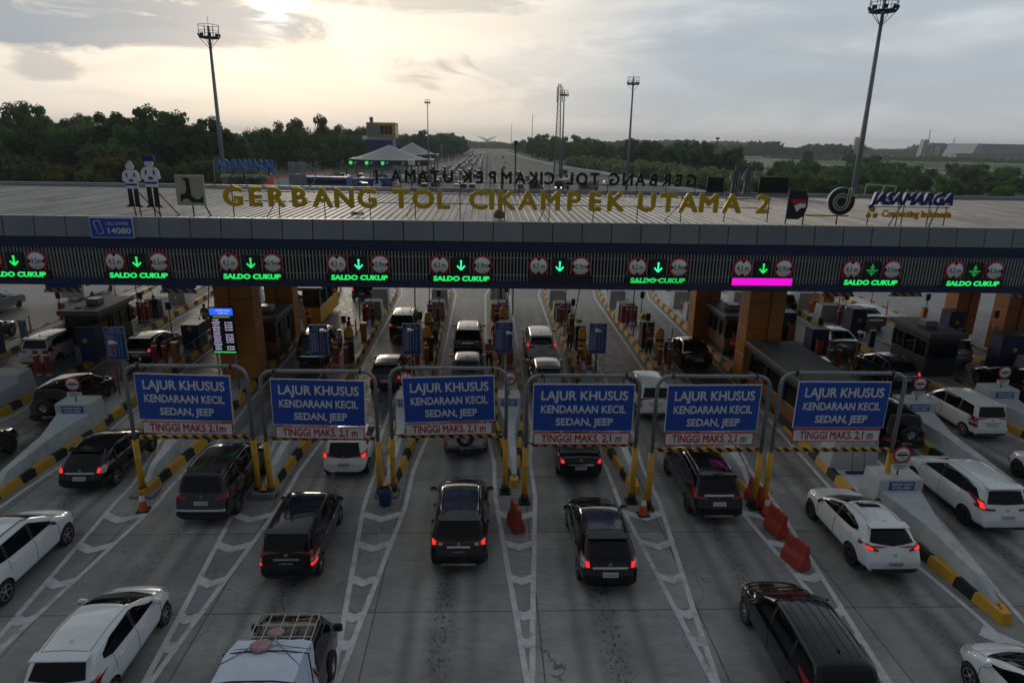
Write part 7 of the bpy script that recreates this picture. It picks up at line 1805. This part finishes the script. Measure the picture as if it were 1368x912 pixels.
TREES = [tree_mesh(11, 18, 7.0, 7000, 'leaf_a', .85), tree_mesh(12, 16, 8.0, 7000, 'leaf_b', .85, .18), tree_mesh(13, 20, 6.5, 7000, 'leaf_a', .85), tree_mesh(14, 15, 8.5, 7000, 'leaf_b', .85, .15)]
BUSH = [tree_mesh(21, 5, 3.4, 2600, 'leaf_c', .55, .08), tree_mesh(22, 4.4, 3.8, 2600, 'leaf_d', .6, .05), tree_mesh(23, 7, 4.6, 3000, 'leaf_b', .75, .08)]
def plant(pr, x, y, s, lab, cat, grp, rg, mt=None, name='leafy_tree', sz=1.):
    t = thing(name, lab, cat, (x, y, -.1), rg.uniform(0, 6.28), grp); t.scale = (s, s, s*sz)
    link('trunk', pr[0], t); c = link('crown', pr[1], t)
    if mt: c.material_slots[0].link = 'OBJECT'; c.material_slots[0].material = MATS[mt]
rg = random.Random(5)
# big wood at the left: ranks from near to far along the road
pts = []
for i in range(150):
    y = 150+i*3.6+rg.uniform(-4, 4)
    xe = -62-(max(0, 210-y)*.15) if y < 330 else -62+(y-330)*.125
    x = min(-22, xe)-rg.uniform(0, 1)**1.5*(26+ (110 if y < 330 else 20))
    pts.append((x, y))
for i in range(46): pts.append((-74-i*2.6+rg.uniform(-2, 2), 178+rg.uniform(-10, 24)))
for x, y in pts:
    if abs(x+50) < 13 and y < 345 and y > 200: continue
    if -64 < x and y < 318 and y > 220 and x > -60: continue
    far = y > 330
    plant(rg.choice(TREES), x, y, rg.uniform(.70, 1.04)*(1.0 if y < 260 else 1.05), 'dark green leafy tree in the wood at the left', 'tree', 'trees of the wood at left', rg, 'leaf_a' if rg.random() < .65 else 'leaf_b')
for i in range(60):
    x = -56-rg.uniform(0, 150); y = 158+rg.uniform(-6, 10)+max(0, (-x-56))*.02
    plant(rg.choice(BUSH), x, y, rg.uniform(1.0, 1.7), 'leafy shrub in front of the wood at left', 'shrub', 'shrubs before the wood at left', rg, rg.choice(['leaf_b', 'leaf_b', 'leaf_d', 'leaf_yellow']), 'leafy_shrub')
# pale hedge beyond the right barrier
for i in range(84):
    k = i/83; y = 172+k*205+rg.uniform(-3, 3); x = interp([(-172, 61), (-233, 58), (-295, 55), (-345, 48.5), (-380, 44), (-999, 44)], -y)+rg.uniform(0, 14)*(.4+.6*(1-k))
    plant(BUSH[0], x, y, rg.uniform(.85, 1.3), 'pale green bushy shrub in the hedge beyond the right highway barrier', 'shrub', 'pale shrubs beyond the right barrier', rg, 'leaf_c', 'leafy_shrub')
for i in range(95):                         # dark trees to the right of the road
    y = 262+i*7.5+rg.uniform(-8, 8); x = max(38, 66-(y-262)*.13)+rg.uniform(0, 1)**1.3*(34 if y < 500 else 60)
    plant(rg.choice(TREES), x, y, rg.uniform(.66, .82)*(1 if y < 420 else 1.15), 'dark green leafy tree right of the highway', 'tree', 'trees right of the highway', rg, 'leaf_a' if rg.random() < .7 else 'leaf_b')
for i in range(14):
    plant(rg.choice(TREES), 72+rg.uniform(0, 16), 240+rg.uniform(-10, 30), rg.uniform(.48, .66), 'leafy tree behind the mirrored letters at right', 'tree', 'trees behind the mirrored letters', rg, 'leaf_a')
for i in range(190):
    y = 150+rg.random()**1.2*190; x = 68+rg.uniform(0, 1)*(100+y*.45)
    if x > 150 and y > 250 and rg.random() < .5: continue
    plant(BUSH[rg.choice((1, 2, 2))], x, y, rg.uniform(.6, 1.02), 'green thicket shrub on the open ground at right', 'shrub', 'shrubs on the open ground at right', rg, rg.choice(['leaf_d', 'leaf_b', 'leaf_d', 'leaf_a']), 'leafy_shrub')
for x, y, s in ((190, 330, .62), (200, 420, .6), (262, 480, .6), (228, 420, .5), (300, 560, .6), (118, 330, .6), (140, 380, .6)):
    plant(rg.choice(TREES), x, y, s, 'lone dark tree standing on the pale field at right', 'tree', 'lone trees on the field', rg, 'leaf_a')
# distant wooded ridges: nobody could count these trees
def ridge(x0, x1, y, h, seed, lab, n=9000):
    rg2 = random.Random(seed); vs = []; fs = []
    for i in range(n):
        u = rg2.random(); x = x0+(x1-x0)*u
        hh = h*(.55+.25*math.sin(u*23+seed)+.20*math.sin(u*61+seed*2)+.12*math.sin(u*140))
        p = Vector((x, y+rg2.uniform(-60, 60), hh*rg2.random()**.6)); s = rg2.uniform(2.5, 6.0)*y/1400
        nn = Vector((rg2.uniform(-.6, .6), -1, rg2.uniform(0, 1))).normalized(); a = rg2.uniform(0, 6.28); u_ = nn.orthogonal().normalized(); w = nn.cross(u_); u_, w = u_*math.cos(a)+w*math.sin(a), w*math.cos(a)-u_*math.sin(a)
        b = len(vs); vs += [p-u_*s, p-w*s*.6, p+u_*s, p+w*s*.6]; fs.append((b, b+1, b+2, b+3))
    me = bpy.data.meshes.new('distant_wood'); me.from_pydata([tuple(v) for v in vs], [], fs); me.materials.append(MATS['leaf_a'])
    o = link('distant_wood', me); tag(o, lab, 'wood', kind='stuff')
ridge(-700, 1500, 1500, 26, 2, 'hazy distant wooded ridge along the horizon', 15000)
ridge(150, 560, 1050, 19, 5, 'nearer distant tree line beyond the pale field', 9000)
ridge(-1600, -250, 700, 22, 8, 'distant tree line behind the wood at left', 9000)
ridge(340, 1500, 780, 5, 11, 'low scrub before the factory', 6000)
# haze of the humid evening air
bx = MB(); bx.box(-3200, 3200, -300, 3600, -1.2, 60); hz = bx.build('haze', []); 
hm = bpy.data.materials.new('haze'); hm.use_nodes = True; nt = hm.node_tree; nt.nodes.clear()
pv = nt.nodes.new('ShaderNodeVolumePrincipled'); pv.inputs['Color'].default_value = (.80, .86, .92, 1); pv.inputs['Density'].default_value = .00022; pv.inputs['Anisotropy'].default_value = .2
mo = nt.nodes.new('ShaderNodeOutputMaterial'); nt.links.new(pv.outputs[0], mo.inputs['Volume']); hz.data.materials.append(hm); tag(hz, 'thin pale evening haze', 'haze', kind='stuff')
